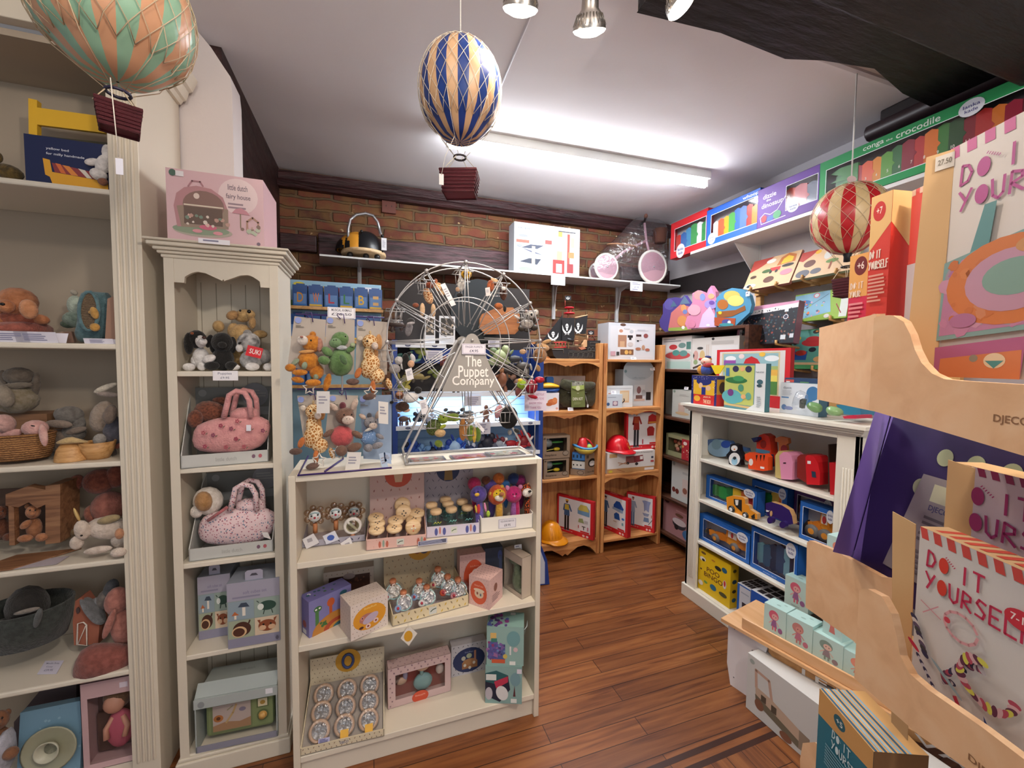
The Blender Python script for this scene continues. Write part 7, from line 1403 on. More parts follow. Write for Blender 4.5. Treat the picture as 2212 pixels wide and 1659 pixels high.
o=thing('ferry_box','kraft Ferry Boat carton standing cornerwise with a blue and white boat','toy box',(B0.x,2.83,z3l));F=Fr((A0.x,A0.y,z3l),B0-A0);W=(B0-A0).length;H=onY(1263,981,2.79).z-z3l
F2=Fr((B0.x,B0.y,z3l),Vector((onY(1293,1030,2.84).x-B0.x,.05,0)));W2=(Vector((onY(1293,1030,2.84).x-B0.x,.05,0))).length;kc=C(KR,.6)
g=G();g.fbox(F,0,W,0,.002,-W2,0,kc);g.fbox(F,0,W,0,H*.28,-.001,0,kc);g.fbox(F2,0,W2,0,H,-.001,0,kc);g.fbox(F,0,W,0,H,-W2,-W2+.001,kc)
F3=F2.shift(n=.0002);draw(g,F2,W2,H,[('e',.5,.45,.28,.2,'#14100e'),('e',.5,.48,.2,.12,'#b8bcc0'),('r',.36,.48,.6,.58,'#e2e2e4'),('t','Ferry Boat',.2,.82,.75,.9,'#3c2e24'),('r',.1,.08,.26,.22,'#4c3c30')]);draw(g,F,W,H*.28,[('e',.7,.5,.24,.36,'#4c3c30'),('e',.7,.5,.2,.28,'#8c7c6c')]);g.build('carton',o)
g=G();ferry_in(g,F.shift(n=-.045),W,H*1.0,.1);g.build('ferry',o)
o=thing('toy_boat','toy tub boat with blue rim, yellow hull and red cabin on the ferry carton','toy boat',onY(1264,978,2.84));c=onY(1264,966,2.83);m=depth(c)/FPX
g=G();g.lathe([(0,-13*m),(16*m,-12*m),(26*m,0),(24*m,0),(0,-3*m)],c,C('#c9b44c',.4),24);g.build('hull',o)
g=G();g.tube([c+Vector((26*m*cos(a*.3),24*m*sin(a*.3),1*m+5*m*abs(cos(a*.3))**3))for a in range(21)],2.6*m,C('#4c8cbc',.4),7,True);g.build('rim',o)
g=G();g.lathe([(11*m,-2*m),(11*m,8*m),(7*m,20*m),(0,22*m)],c+Vector((-7*m,0,0)),C('#c0242c',.35),18);g.build('cabin',o)
g=G();g.tube([c+Vector((-2*m,0,21*m)),c+Vector((8*m,-4*m,14*m)),c+Vector((17*m,-8*m,1*m))],2*m,C('#c0242c',.35),6);g.ball(c+Vector((6*m,-8*m,2*m)),6*m,C('#9cb85c',.4));g.build('tow_arm',o)
F,W,H=face(('Y',2.79),(1311,1034),(1413,1028),(1311,979),.626)
zz=.626+H
carton('toy_box','white and kraft fire engine carton under the red helmet','box',('Y',2.79),(1311,1034),(1413,1028),(1311,979),.16,'#d8d4d2',[('r',0,.78,1,1,'#b98c5c'),('t','Fire Engine & Accessories',.5,.05,.95,.12,'#4c4c50'),('r',.38,.22,.56,.56,'#8c5450'),('p',[(.54,.24),(.74,.2),(.76,.5),(.56,.56)],'#7c2c30'),('r',.68,.26,.74,.42,'#dcd8d4'),('e',.42,.56,.035,.07,'#2c2626'),('e',.61,.62,.035,.07,'#2c2626'),('l',[(.22,.5),(.42,.6)],.04,'#b08468'),('l',[(.24,.62),(.4,.5)],.04,'#b08468'),('l',[(.2,.82),(.36,.96)],.02,'#8c3c30'),('r',.92,.3,.97,.4,'#3c4258'),('r',.91,.5,.98,.58,'#b03038'),('r',.78,.84,.98,.96,'#dcd8d8'),('r',.04,.06,.2,.24,'#c09868'),('e',.07,.9,.04,.06,'#c8b43c')],z=.626)
def helmet(label,pl,cx,cy,rx,ry,col,bx,badge,z):
    P=on(pl,cx,cy+ry);m=depth(P)/FPX;a,h=rx*m,ry*1.75*m;P.z=z;o=thing('helmet',label,'helmet',P);M=C(col,.28)
    g=G();prof=[(a*cos(t*pi/16),h*.12+h*.88*sin(t*pi/16))for t in range(9)]
    g.lathe(prof,P,M,28);
    for q in range(5):w=-a*.5+q*a*.25;g.tube([P+Vector((w*(1-abs(t)*.1),-a*.98*sin((t+1)*pi/2)*math.sqrt(max(0,1-(w/a)**2))if 0 else-a*cos(t*pi/2)*math.sqrt(1-(w/a)**2)*1.0,h*.12+h*.88*math.sqrt(max(0,1-(w/a)**2))*sin(abs(t)*pi/2)*1.0))for t in(.1,.3,.5,.7,.9)],a*.02,M,5)
    g.build('shell',o)
    g=G();k=28;vs=[]
    for r_,z_ in((.96,.14),(1.12,.05),(1.14,.0),(.96,.08)):
        for j in range(k):t=2*pi*j/k;f=1+(.32*max(0,cos(t-bx))**2 if r_>1 else 0);vs.append(P+Vector((a*r_*f*cos(t),a*r_*f*sin(t),h*z_-(h*.06 if r_>1 and cos(t-bx)>.5 else 0)+.003)))
    fs=[(i*k+j,i*k+(j+1)%k,(i+1)*k+(j+1)%k,(i+1)*k+j)for i in range(3)for j in range(k)];g.add(vs,fs,M,True);g.build('brim',o)
    if badge:
        d=Vector((cos(bx),sin(bx),0));F=Fr(P+d*a*.93+Vector((0,0,h*.3)),Vector((0,0,1)).cross(d),Vector((-d.x*.35,-d.y*.35,1)));g=G();s=a*.22
        g.ext(F,[(-s,s*1.6),(s,s*1.6),(s,s*.2),(0,-s*.9),(-s,s*.2)],0,.004,C('#dcae30',.4));g.flat(F.shift(n=.0045),[(s*.6*cos(t*.6),s*.6+s*.6*sin(t*.6))for t in range(11)],0,'#3c2c1c');g.build('badge',o)
helmet('shiny red toy fire helmet with a gold badge',('Y',2.84),1334,965,26,20,'#c21220',-.9,True,zz+.001)
helmet('orange yellow toy builder helmet on the lowest pine shelf',('Y',2.86),1189,1152,26,24,'#dc8a10',-.8,False,.131)
def person(x,top,s,skin,shirt,trous,hat=None,vest=None):
    a=[('e',x,top+.07*s,.035*s,.05*s,skin),('p',[(x-.07*s,top+.14*s),(x+.07*s,top+.14*s),(x+.09*s,top+.5*s),(x-.09*s,top+.5*s)],shirt),('l',[(x-.07*s,top+.16*s),(x-.1*s,top+.34*s),(x+.02*s,top+.36*s)],.05*s,shirt),('l',[(x+.07*s,top+.16*s),(x+.14*s,top+.34*s)],.05*s,shirt),('r',x-.075*s,top+.5*s,x-.01*s,top+.95*s,trous),('r',x+.01*s,top+.5*s,x+.075*s,top+.95*s,trous),('r',x-.09*s,top+.93*s,x+.09*s,top+.97*s,'#2c2a2c')]
    if hat:a.append(('p',[(x-.05*s,top+.05*s),(x-.04*s,top),(x+.04*s,top),(x+.06*s,top+.05*s)],hat))
    if vest:a.append(('p',[(x-.06*s,top+.16*s),(x+.06*s,top+.16*s),(x+.07*s,top+.32*s),(x-.07*s,top+.32*s)],vest))
    return a
RB='#c41c26'
def dress(label,pl,bl,br,tl,d,art,name,z=None,lean=0):return carton('costume_box',label,'costume',pl,bl,br,tl,d,RB,[('r',.05,.06,.92,.88,'#dadade')]+art+[('t',name,.08,.915,.45,.95,'#e8b8b8'),('e',.75,.95,.035,.03,'#e4c4c4'),('e',.85,.95,.035,.03,'#e4c4c4'),('r',.66,.83,.9,.87,RB)],side='#ae1620',z=z,lean=lean,topart=lines(.3,.3,.7,.7,1,'#d89090'),group='red costume boxes')
dress('red framed Firefighter costume box standing on the fire engine carton',('Y',2.83),(1352,973),(1427,971),(1356,887),.03,person(.28,.02,.95,'#b07c60','#8c2420','#26242c',vest='#9c4020')+[('p',[(.62,.16),(.72,.1),(.86,.16),(.9,.34),(.6,.36)],'#a82428'),('r',.62,.3,.88,.34,'#c88c3c'),('p',[(.58,.48),(.64,.42),(.74,.42),(.8,.48),(.78,.66),(.6,.66)],'#9c2428'),('r',.84,.44,.88,.6,'#a02830'),('r',.45,.74,.48,.86,'#a81c24')],'Firefighter dress up',zz+.001)
dress('red framed builder costume box with hard hat boy on the lowest left pine shelf',('Z',.131),(1203,1143),(1281,1168),(1205,1066),.03,person(.28,.09,.88,'#5c3828','#3c5c88','#26201e','#d8a030','#c9b040')+[('p',[(.58,.26),(.66,.14),(.82,.14),(.9,.24),(.9,.42),(.58,.4)],'#6c94b8'),('p',[(.6,.24),(.66,.14),(.82,.14),(.88,.26),(.88,.3),(.6,.3)],'#c4b458'),('p',[(.62,.52),(.72,.5),(.76,.62),(.6,.62)],'#8c9c6c'),('r',.76,.54,.86,.62,'#b8b8bc'),('r',.6,.7,.62,.78,'#b03038'),('r',.74,.7,.76,.8,'#26262c'),('r',.7,.7,.8,.72,'#26262c'),('r',.84,.7,.88,.8,'#c08090')],'builder dress up')
dress('red framed costume box with girl in blue vest, lowest right pine shelf',('Z',.101),(1296,1137),(1355,1163),(1299,1059),.04,person(.2,.1,.86,'#c0907c','#44648c','#1c1a1e','#2c2024')+[('p',[(.5,.26),(.6,.14),(.72,.14),(.86,.3),(.8,.4),(.5,.36)],'#1f4c9c'),('p',[(.46,.32),(.84,.34),(.82,.42),(.46,.38)],'#8ca0bc'),('p',[(.52,.5),(.6,.44),(.7,.46),(.74,.62),(.54,.62)],'#24549c'),('e',.84,.56,.05,.03,'#3c74bc'),('r',.5,.68,.62,.7,'#b8a08c'),('r',.8,.66,.86,.73,'#7ca8b0')],'police dress up')
dress('red framed costume box with a boy in blue scrubs, rightmost on the lowest pine shelf',('Z',.101),(1352,1136),(1413,1152),(1349,1061),.035,person(.24,.1,.86,'#a87460','#8f9cb4','#5c7ca0','#7c3c34')+[('p',[(.56,.16),(.66,.14),(.86,.16),(.82,.26),(.8,.46),(.7,.4),(.64,.46),(.62,.24)],'#8c98c0'),('p',[(.58,.5),(.82,.5),(.78,.58),(.64,.58)],'#8c98b8'),('p',[(.64,.62),(.8,.62),(.82,.74),(.62,.74)],'#6c84a8'),('r',.88,.52,.94,.6,'#c88c80'),('l',[(.8,.8),(.92,.66)],.02,'#6c7078')],'doctor dress up')
# blue edged base beyond the centre unit
o=thing('blue_display_base','blue edged white display base peeking out right of the centre unit','display stand',onZ(1175,1262,0));pl=('Y',onZ(1180,1264,0).y)
g=G();slab(g,pl,[(1150,1165),(1170,1180),(1182,1210),(1187,1262),(1150,1266)],.02,NB);g.build('side',o)
g=G();slab(g,('Y',pl[1]-.003),[(1150,1168),(1166,1185),(1177,1215),(1177,1261),(1150,1263)],.03,C('#c4ccdc',.4));g.build('front',o)

# ================================================================ corner shelving goods
XC=('X',2.36)
def z8(x,y):return 1410+x/5.027,600+y/5.027
def shape_puz(label,pts,base,decals,X=2.36):
    g=G();pl=('X',X);slab(g,pl,[z8(*p)for p in pts],.03,C(base,.5))
    for i,(kind,q,c_)in enumerate(decals):
        pp=[z8(q[0]+q[2]*cos(t*.42),q[1]+q[3]*sin(t*.42))for t in range(15)]if kind=='e' else[z8(*p)for p in q]
        slab(g,('X',X-.0008-.0004*i),pp,.0004,C(c_,.5))
    return made(g,'shaped_puzzle',label,'puzzle',on(pl,*z8(*max(pts,key=lambda p:p[1]))),'shaped puzzle boxes on the corner shelving')
shape_puz('cloud shaped purple puzzle box with a pink castle, leftmost on the corner shelf',[(70,470),(110,390),(110,290),(160,225),(240,212),(310,225),(345,190),(410,290),(425,420),(400,560),(300,575),(130,585),(80,530)],'#4c4084',[('e',(180,290,55,60),'#5c5498'),('p',[(165,570),(200,380),(300,290),(390,310),(420,570)],'#c0706c'),('p',[(290,290),(345,195),(405,280)],'#5c7088'),('p',[(190,320),(225,250),(265,310)],'#4c6880'),('e',(335,330,30,40),'#d8905c'),('e',(350,370,25,25),'#6c7cb0'),('p',[(170,545),(420,530),(420,572),(170,578)],'#8ca04c'),('e',(320,470,55,60),'#c88850'),('e',(330,540,18,18),'#d8dcd4')])
shape_puz('princess shaped pink and lilac puzzle box with pointed hat on the corner shelf',[(350,500),(375,420),(420,400),(375,350),(430,270),(430,170),(490,135),(550,160),(575,210),(600,130),(635,85),(680,150),(690,240),(660,300),(680,400),(700,530),(560,550),(480,545),(380,560)],'#c880a0',[('e',(500,190,55,50),'#d89090'),('e',(540,210,30,40),'#7c8cc0'),('p',[(600,190),(630,95),(675,200)],'#c88cc0'),('e',(635,200,35,30),'#d8a078'),('e',(630,290,70,50),'#9c88c4'),('p',[(500,540),(540,400),(620,310),(670,400),(690,535)],'#c9b4d4'),('e',(450,350,70,60),'#d89cac'),('e',(420,500,45,45),'#c87c98'),('e',(640,270,30,22),'#6c4c9c'),('e',(600,515,20,14),'#dcd8dc')],2.355)
shape_puz('round blue puzzle box with a golden pirate ship on the corner shelf',[(665,480),(680,380),(690,220),(760,150),(860,110),(980,125),(1050,190),(1075,290),(1050,380),(900,520),(720,535)],'#4c8cb0',[('e',(860,200,90,60),'#c8b45c'),('e',(900,250,90,60),'#d8c870'),('e',(760,290,60,55),'#a8642c'),('p',[(690,370),(900,350),(1000,300),(1010,350),(860,420),(700,440)],'#8c5428'),('p',[(668,430),(900,440),(890,525),(670,520)],'#a84c2c'),('e',(730,380,20,18),'#d0c030'),('e',(800,480,50,30),'#4c4c8c'),('e',(830,485,18,20),'#d8dce0'),('e',(800,510,80,18),'#3c8c94')],2.35)
card('price_card','small clear price tag behind the pirate ship puzzle',('X',2.34),z8(1030,200),.03,.03,[('~',)],U=(0,-1,0),lean=0)
XL=('X',2.345)
carton('food_set_box','white carton with green and red toy pots on the second corner shelf','box',XL,z8(95,970),z8(415,968),z8(95,652),.12,'#d4d0ce',[('e',.6,.6,.5,.2,'#c0c4c0'),('e',.55,.58,.42,.12,'#b84c4c'),('e',.4,.32,.14,.08,'#b8383c'),('e',.7,.28,.12,.08,'#6c8c88'),('e',.5,.5,.12,.09,'#4c8c84'),('e',.75,.52,.13,.09,'#5c8c88'),('r',.84,.18,.98,.4,'#4c7c74'),('r',.2,.76,.98,.98,'#a8c0b8')]+lines(.06,.05,.7,.17,2,'#8c8c90'),z=1.459)
carton('ice_cream_box','white carton with ice cream cones and sticks on the second corner shelf','box',XL,z8(418,975),z8(930,970),z8(418,662),.10,'#d0ccc8',[('e',.1,.55,.06,.16,'#c89c94'),('e',.25,.55,.06,.16,'#cbb07c'),('e',.1,.76,.05,.08,'#8ca074'),('l',[(.35,.22),(.35,.6)],.012,'#b88c6c'),('l',[(.39,.22),(.39,.6)],.012,'#b88c6c'),('e',.48,.05,.03,.04,'#2c2c30'),('r',.45,.12,.9,.22,'#b8b4b0'),('r',.46,.26,.98,.9,'#d8d6d6'),('e',.2,.32,.07,.04,'#3c3c3c'),('l',[(.05,.95),(.22,.85)],.06,'#4c3c34')],z=1.459)
z3c=1.071
carton('toy_box','grey sided carton at the left of the third corner shelf','box',('X',2.42),z8(135,1490),z8(220,1490),z8(135,1210),.1,'#8c8c88',z=z3c)
carton('tea_set_box','pale grey carton with a round wooden cup picture on the third corner shelf','box',XL,z8(208,1500),z8(480,1520),z8(213,1212),.1,'#b4b6b0',[('r',.26,.5,.52,.78,'#b8a094'),('e',.39,.5,.13,.05,'#c8b4a8'),('e',.42,.84,.28,.06,'#c0a480'),('e',.08,.06,.05,.05,'#7c8c80')]+lines(.3,.14,.7,.22,2,'#9c9c98'),z=z3c)
card('price_card','small white card on the pale grey cup carton',('X',2.345),z8(362,1215),.045,.022,[('~',)],U=(0,-1,0),lean=-10)
def z9(x,y):return 1420+x/3.457,860+y/3.457
window_box('fruit_box','olive windowed carton with a red strip and wooden fruit, in the corner shelving','toy set',XL,z9(62,415),z9(260,440),z9(68,258),.09,'#8c8c68',(.1,.18,.62,.75),lambda k,F,W,H,d:[k.ell(F.p(W*u,H*v),(F.U*.02,F.N*.01,F.V*.018),C(c_,.5))for u,v,c_ in((.2,.65,'#b8604c'),(.35,.6,'#c88c70'),(.25,.45,'#c8a880'),(.45,.45,'#6c8c70'),(.3,.32,'#b87868'),(.5,.62,'#a84c44'))],[('r',.62,.1,.9,1,'#a82430'),('e',.74,.28,.07,.08,'#d8c8c0'),('s',.64,.4,.88,.9,8,.05,['#c88c4c','#d8b8a0'],3)],inner='#6c5c4c',rim='#3c3428',toy='wooden_fruit',z=.743)
carton('jam_set_box','white carton with little jam jar pictures on the fifth corner shelf','box',XL,z9(102,725),z9(270,760),z9(115,462),.1,'#c0c6c4',[('r',.5,.4,.95,.84,'#c8bcb8'),('e',.12,.76,.08,.07,'#6c3028'),('e',.28,.78,.08,.07,'#6c3028'),('e',.62,.7,.1,.08,'#8c5c4c'),('e',.1,.08,.06,.05,'#8c9894'),('r',.5,.22,.9,.28,'#a8aeb0')],z=.401)
F,W,H=face(('X',2.36),(1431.6,1138),(1500,1170),(1434,1072))
carton('toy_box','dusky pink carton with a toy car picture standing on the lowest corner shelf','box',('X',2.34),(1431.6,1140),(1505,1174),(1434,1072),.1,'#a87c80',[('e',.5,.6,.2,.16,'#34343c'),('e',.5,.55,.2,.1,'#c8c0c4'),('e',.42,.72,.06,.08,'#1c1c20'),('e',.8,.82,.2,.16,'#3c6c9c'),('e',.12,.08,.07,.06,'#4c3438'),('r',.4,.22,.7,.26,'#c0989c'),('e',.5,.36,.12,.05,'#6c4c3c')],z=.101)
# ================================================================ jigsaw boxes: high shelf and bookcase
def jig(cols,lo=.15,hi=.75,head=None,wheels=None):
    def f(k,F,W,H,d):
        n=len(cols);R=random.Random(n)
        for i,c_ in enumerate(cols):
            u0,u1=W*(.08+.84*i/n),W*(.08+.84*(i+1.12)/n);h0=H*(lo+R.uniform(0,.06));h1=H*(hi-abs(i-n*.55)/n*.3+R.uniform(-.03,.03))
            P=[(u0,h0),(u0+(u1-u0)*.4,h0-H*.05),(u1,h0),(u1,h0+(h1-h0)*.4),(u1+(u1-u0)*.22,h0+(h1-h0)*.5),(u1,h0+(h1-h0)*.62),(u1,h1),(u0+(u1-u0)*.5,h1+H*.05),(u0,h1)]
            k.ext(F,P,-.008,.006+.001*(i%2),C(c_,.35))
        if head:k.ext(F,[(W*a,H*b)for a,b in head[0]],-.008,.009,C(head[1],.35))
        if wheels:
            for u,c_ in wheels:k.lathe([(H*.17,-.01),(H*.17,.01),(0,.01)],F.p(W*u,H*.26,.008),C('#6a6a6c',.5),16,F.N);k.lathe([(H*.08,0),(0,.002)],F.p(W*u,H*.26,.019),C(c_,.5),12,F.N)
    return f
def badge(u,v,r,asp,t='lanka kade'):a,b=t.split();return[('e',u,v,r,r*asp,'#d0d4dc'),('t',a,u-r*.65,v-r*asp*.45,u+r*.65,v-r*asp*.05,'#3c3c7c'),('t',b,u-r*.5,v+r*asp*.1,u+r*.5,v+r*asp*.5,'#3c3c7c')]
XS=('X',RX+.025);RBW=['#a82c34','#d8582c','#dc8c2c','#5c9c3c','#2c6c3c','#8c2438','#b83434','#d8742c','#3c7c3c','#244c2c','#7c1c2c','#a82c2c']
def jbox(label,bl,br,tl,col,win,inside,art,X=RX+.02,z=RZ+.001,d=.07,inner='#b9b9bc',rim='#e4e8ec',toy='jigsaw',group='boxed wooden jigsaws on the high right shelf',**k):return window_box('jigsaw_box',label,'jigsaw',('X',X),bl,br,tl,d,col,win,inside,art,inner=inner,z=z,toy=toy,group=group,rim=rim,**k)
jbox('small red carton with a colourful jigsaw, leftmost on the high right shelf',(1448,545),(1528,520),(1453,483),'#c8242c',(.12,.2,.95,.8),jig(['#c83c34','#3c6cb0','#4c8cb8','#4c9c5c','#e0e0e0','#3c8c50']),badge(.3,.85,.12,1.6))
jbox('blue carton with a rainbow jigsaw reading whoop, on the high right shelf',(1525,524),(1640,488),(1532,454),'#1f56b0',(.1,.18,.97,.82),jig(['#e4e4e8','#d85c3c','#e0a030','#4c9c4c','#3c6cc0','#5c7cc8','#b83c34','#dc8c30']),[('t','whoop',.7,.05,.97,.15,'#e4e8f4')]+badge(.12,.82,.08,1.9),X=RX+.01)
jbox('purple carton with a dinosaur jigsaw on the high right shelf',(1635,482),(1768,447),(1643,410),'#5c2c8c',(.5,.2,.97,.78),jig(['#3c8c4c','#c8602c','#d8482c','#a82434','#2c3458']),[('t','dizzie',.1,.18,.33,.3,'#e4dcec'),('t','the',.16,.32,.24,.38,'#e4dcec'),('t','dinosaur',.08,.41,.45,.53,'#e4dcec'),('l',[(.08,.9),(.06,.75),(.14,.66),(.24,.74),(.36,.68),(.5,.4)],.015,'#e4dcec'),('l',[(.08,.92),(.5,.9)],.015,'#e4dcec'),('e',.13,.8,.05,.09,'#a82434'),('e',.24,.84,.06,.07,'#3c5cb0'),('e',.36,.8,.07,.1,'#3c8c5c')]+badge(.62,.76,.09,1.35),X=RX)
jbox('long green carton with a crocodile jigsaw on the high right shelf',(1768,440),(2330,300),(1776,352),'#0c8c48',(.04,.22,.97,.84),jig(['#1f6c34']*2+RBW+['#c8702c','#8c1c34','#5c1c28','#2c7c3c'],.15,.74,([(.045,.3),(.08,.22),(.2,.3),(.2,.72),(.1,.75),(.05,.68),(.12,.55),(.05,.48),(.14,.44)],'#2c7c34')),[('t','conga',.235,.07,.335,.17,'#dce8dc'),('t','the',.345,.1,.375,.14,'#dce8dc'),('t','crocodile',.39,.05,.57,.17,'#dce8dc')]+badge(.68,.17,.045,3.2)+[('r',.86,.05,.9,.11,'#dcdce4'),('e',.95,.08,.02,.06,'#7cb890')]+[('t',str(i+2),.2+i*.052,.7,.208+i*.052+(.006 if i>7 else 0),.76,'#d8d4cc')for i in range(11)],X=RX-.005,d=.06,inner='#2c282e')

ZB=lambda p:z9(*p)
GB2='boxed jigsaws on the cream bookcase'
BE='#1b5cae';ORG=['#d88424','#c8741c','#dc942c','#c87820']
def digger(k,F,W,H,d):
    jig(ORG,.3,.62,([(.5,.5),(.52,.85),(.74,.85),(.78,.5)],'#cc7c20'),((.3,'#d88c2c'),(.68,'#d88c2c')))(k,F,W,H,d)
    k.fbox(F,W*.55,W*.71,H*.55,H*.8,.009,.011,C('#d8d0c8'));k.ell(F.p(W*.63,H*.66,.012),(F.U*H*.05,F.N*.003,F.V*H*.1),C('#b02c2c'));k.ext(F,[(W*.06,H*.25),(W*.16,H*.3),(W*.14,H*.5),(W*.05,H*.35)],-.01,.01,C('#26262a'))
def bx(label,X,bl,br,tl,z,win,inside,d=.06,col=BE,**k):return jbox(label,ZB(bl),ZB(br),ZB(tl),col,win,inside,badge(.86,.18,.1,1.7)+[('t','wooden jigsaw',.3,.94,.6,.975,'#b8ccec')],X=X,z=z,d=d,group=GB2,**k)
bx('blue carton with a green and rainbow dinosaur jigsaw behind the wooden digger',2.0,(360,778),(742,850),(376,574),.662,(.09,.12,.93,.88),jig(['#1f6c34','#2c8c44','#24743a','#e0bc2c','#dc7430','#c83c44']))
bx('darker blue carton with a green and orange jigsaw behind the wooden mammoth',2.08,(700,820),(968,850),(700,600),.662,(.1,.2,.85,.85),jig(['#1f6c3c','#247c44','#d8b42c','#d86c2c']),d=.05)
bx('purple carton behind the right digger carton on the bookcase',2.12,(1012,930),(1310,1000),(1052,690),.662,(.1,.12,.9,.9),jig(['#8c2444','#a8344c','#7c2c5c']),d=.05,col='#4c2464')
bx('blue carton with an orange digger jigsaw at the right end of the middle bookcase shelf',1.97,(1056,1015),(1320,1110),(1105,775),.662,(.1,.14,.97,.88),digger)
bx('blue carton with an orange digger jigsaw at the left of the third bookcase shelf',1.965,(310,1075),(690,1165),(328,862),.398,(.09,.16,.93,.86),digger)
bx('blue carton with a blue grey whale jigsaw on the third bookcase shelf',1.96,(695,1178),(1045,1320),(735,965),.398,(.07,.12,.93,.88),jig(['#5c8c9c','#2c5474','#1c3450','#28486c','#6c9cb0','#1c2c48']))
XB=('X',1.985)
def cut(name,label,pts,t,m,base,extra=(),X=1.985,side=None,cat='wooden toy'):
    o=thing(name,label,cat,on(('X',X),*ZB(base)));g=G();slab(g,('X',X),[ZB(p)for p in pts],t,m,side=side);g.build('body',o)
    for nm,kind,q,c_,th in extra:
        g=G();pp=[ZB((q[0]+q[2]*cos(a*.42),q[1]+q[3]*sin(a*.42)))for a in range(15)]if kind=='e' else[ZB(p)for p in q]
        slab(g,('X',X-t-th if 0 else X-th),pp,th,C(c_,.4));g.build(nm,o)
    return o
PEN=C('#16171c',.35);SD=C('#c49a68',.5)
cut('wooden_penguin','black and white wooden penguin with a blue chick on the top bookcase shelf',[(545,345),(575,338),(605,350),(612,395),(640,440),(640,455),(618,465),(625,500),(535,503),(530,455),(513,425),(540,395)],.03,PEN,(580,505),(('belly','e',(575,455,42,48),'#dcdcdc',.001),('face','e',(574,375,24,22),'#dcdcdc',.001),('beak','e',(575,382,5,6),'#d87c2c',.002),('chick','e',(575,470,22,30),'#8cb8d0',.002),('chick_head','e',(576,448,12,12),'#26343c',.003)))
cut('wooden_tiger','orange striped wooden tiger with a cub face on the top bookcase shelf',[(652,420),(690,405),(740,420),(800,415),(825,440),(825,540),(790,545),(680,528),(678,495),(690,480),(655,460)],.035,C('#d8481c',.35),(750,545),tuple(('stripe','p',[(x,425),(x+14,425),(x+4,470)],'#201414',.001)for x in(735,765,790))+(('chest','e',(698,478,16,26),'#dcd4d0',.001),('sticker','p',[(768,510),(797,515),(797,530),(768,525)],'#dcdce0',.002)),X=1.97)
cut('wooden_elephant','blue and grey wooden elephant jigsaw wrapped in plastic at the back of the top shelf',[(375,310),(440,303),(540,320),(560,345),(665,375),(670,400),(590,400),(540,420),(500,435),(440,435),(410,400),(378,365)],.03,C('#3c5c8c',.3),(470,435),(('ear','e',(440,345,35,40),'#6c8ca0',.002),('body_patch','e',(510,345,35,28),'#24489c',.002),('wrap','e',(470,375,95,65),'#7c9cb8',.0005)),X=2.06)
cut('wooden_rocket','red orange wooden rocket with navy fins standing behind the tiger',[(740,370),(742,310),(760,278),(795,265),(830,285),(845,330),(850,410),(870,450),(860,510),(740,480)],.05,C('#c83418',.35),(800,500),(('window','e',(790,345,22,30),'#8c2418',.002),('fin','p',[(700,300),(745,290),(750,310),(720,330)],'#1c2450',.03),('band','p',[(735,375),(840,395),(835,420),(735,405)],'#4c7c9c',.002),('base','p',[(825,420),(865,420),(868,512),(820,505)],'#1c2040',.004)),X=2.05)
cut('wooden_giraffe','small orange wooden giraffe jigsaw in plastic behind the pink case',[(878,300),(920,285),(975,300),(980,335),(960,350),(975,480),(910,480),(905,330),(880,325)],.02,C('#c8743c',.35),(940,600),(('patch','e',(945,380,25,30),'#8c2c30',.002),),X=2.06)
def arch_case(name,label,pts,side,face_pts,fc,X=1.97,extra=()):
    o=thing(name,label,'wooden toy',on(('X',X),*ZB(pts[0])));g=G();slab(g,('X',X),[ZB(p)for p in pts],.09,C(side,.35));g.build('body',o)
    g=G();slab(g,('X',X+.001),[ZB(p)for p in face_pts],.1,C(fc,.35));g.build('end_face',o)
    for i,(q,c_)in enumerate(extra):g=G();slab(g,('X',X-.001-.0006*i),[ZB(p)for p in q],.0006,C(c_,.4));g.build('print',o)
arch_case('toy_case','pink rounded magnet case standing on the top bookcase shelf',[(925,605),(910,430),(940,402),(975,408),(1000,430),(1012,480),(1005,610)],'#d088a8',[(880,590),(880,430),(905,395),(930,410),(925,605)],'#b8a468',extra=(([(940,480),(960,480),(960,490),(940,490)],'#3c2430'),))
arch_case('toy_bus','red wooden toy bus case right of the pink case on the top bookcase shelf',[(1115,645),(1105,440),(1120,425),(1165,435),(1195,480),(1215,560),(1210,650)],'#c01c24',[(1042,590),(1045,440),(1070,420),(1118,425),(1120,640)],'#7c2420',extra=(([(1120,468),(1145,470),(1145,492),(1120,490)],'#dcdcdc'),([(1150,545),(1180,550),(1185,595),(1155,590)],'#24384c')))
arch_case('toy_case','red case cut off by the right stile on the top bookcase shelf',[(1290,720),(1283,480),(1320,485),(1345,500),(1345,725)],'#c01c24',[(1276,700),(1274,345),(1281,345),(1290,700)],'#3c2c24')
o=thing('toy_digger','orange wooden toy digger with black bucket standing on the middle bookcase shelf','wooden toy',on(('X',1.95),*ZB((640,905))))
g=G();slab(g,('X',1.95),[ZB(p)for p in((515,740),(560,728),(640,740),(655,755),(655,790),(680,800),(690,830),(745,865),(745,905),(700,900),(640,890),(560,860),(520,830))],.025,C('#d88a24',.4),side=SD);g.build('body',o)
for x,y,r in((556,830,26),(660,875,23)):g=G();P=on(('X',1.948),*ZB((x,y)));m=depth(P)/FPX/3.457;g.lathe([(r*m,-.006),(r*m,.006),(0,.008)],P,C('#151515',.4),18,(-1,0,0));g.lathe([(r*.55*m,0),(0,.002)],P+Vector((-.008,0,0)),C('#d8d8d8',.4),14,(-1,0,0));g.build('wheel',o)
g=G();slab(g,('X',1.949),[ZB(p)for p in((570,752),(630,760),(630,850),(590,815),(572,790))],.002,C('#181818'));slab(g,('X',1.947),[ZB(p)for p in((580,760),(605,762),(600,800),(585,800))],.002,C('#e0dcd8'));g.build('cab',o)
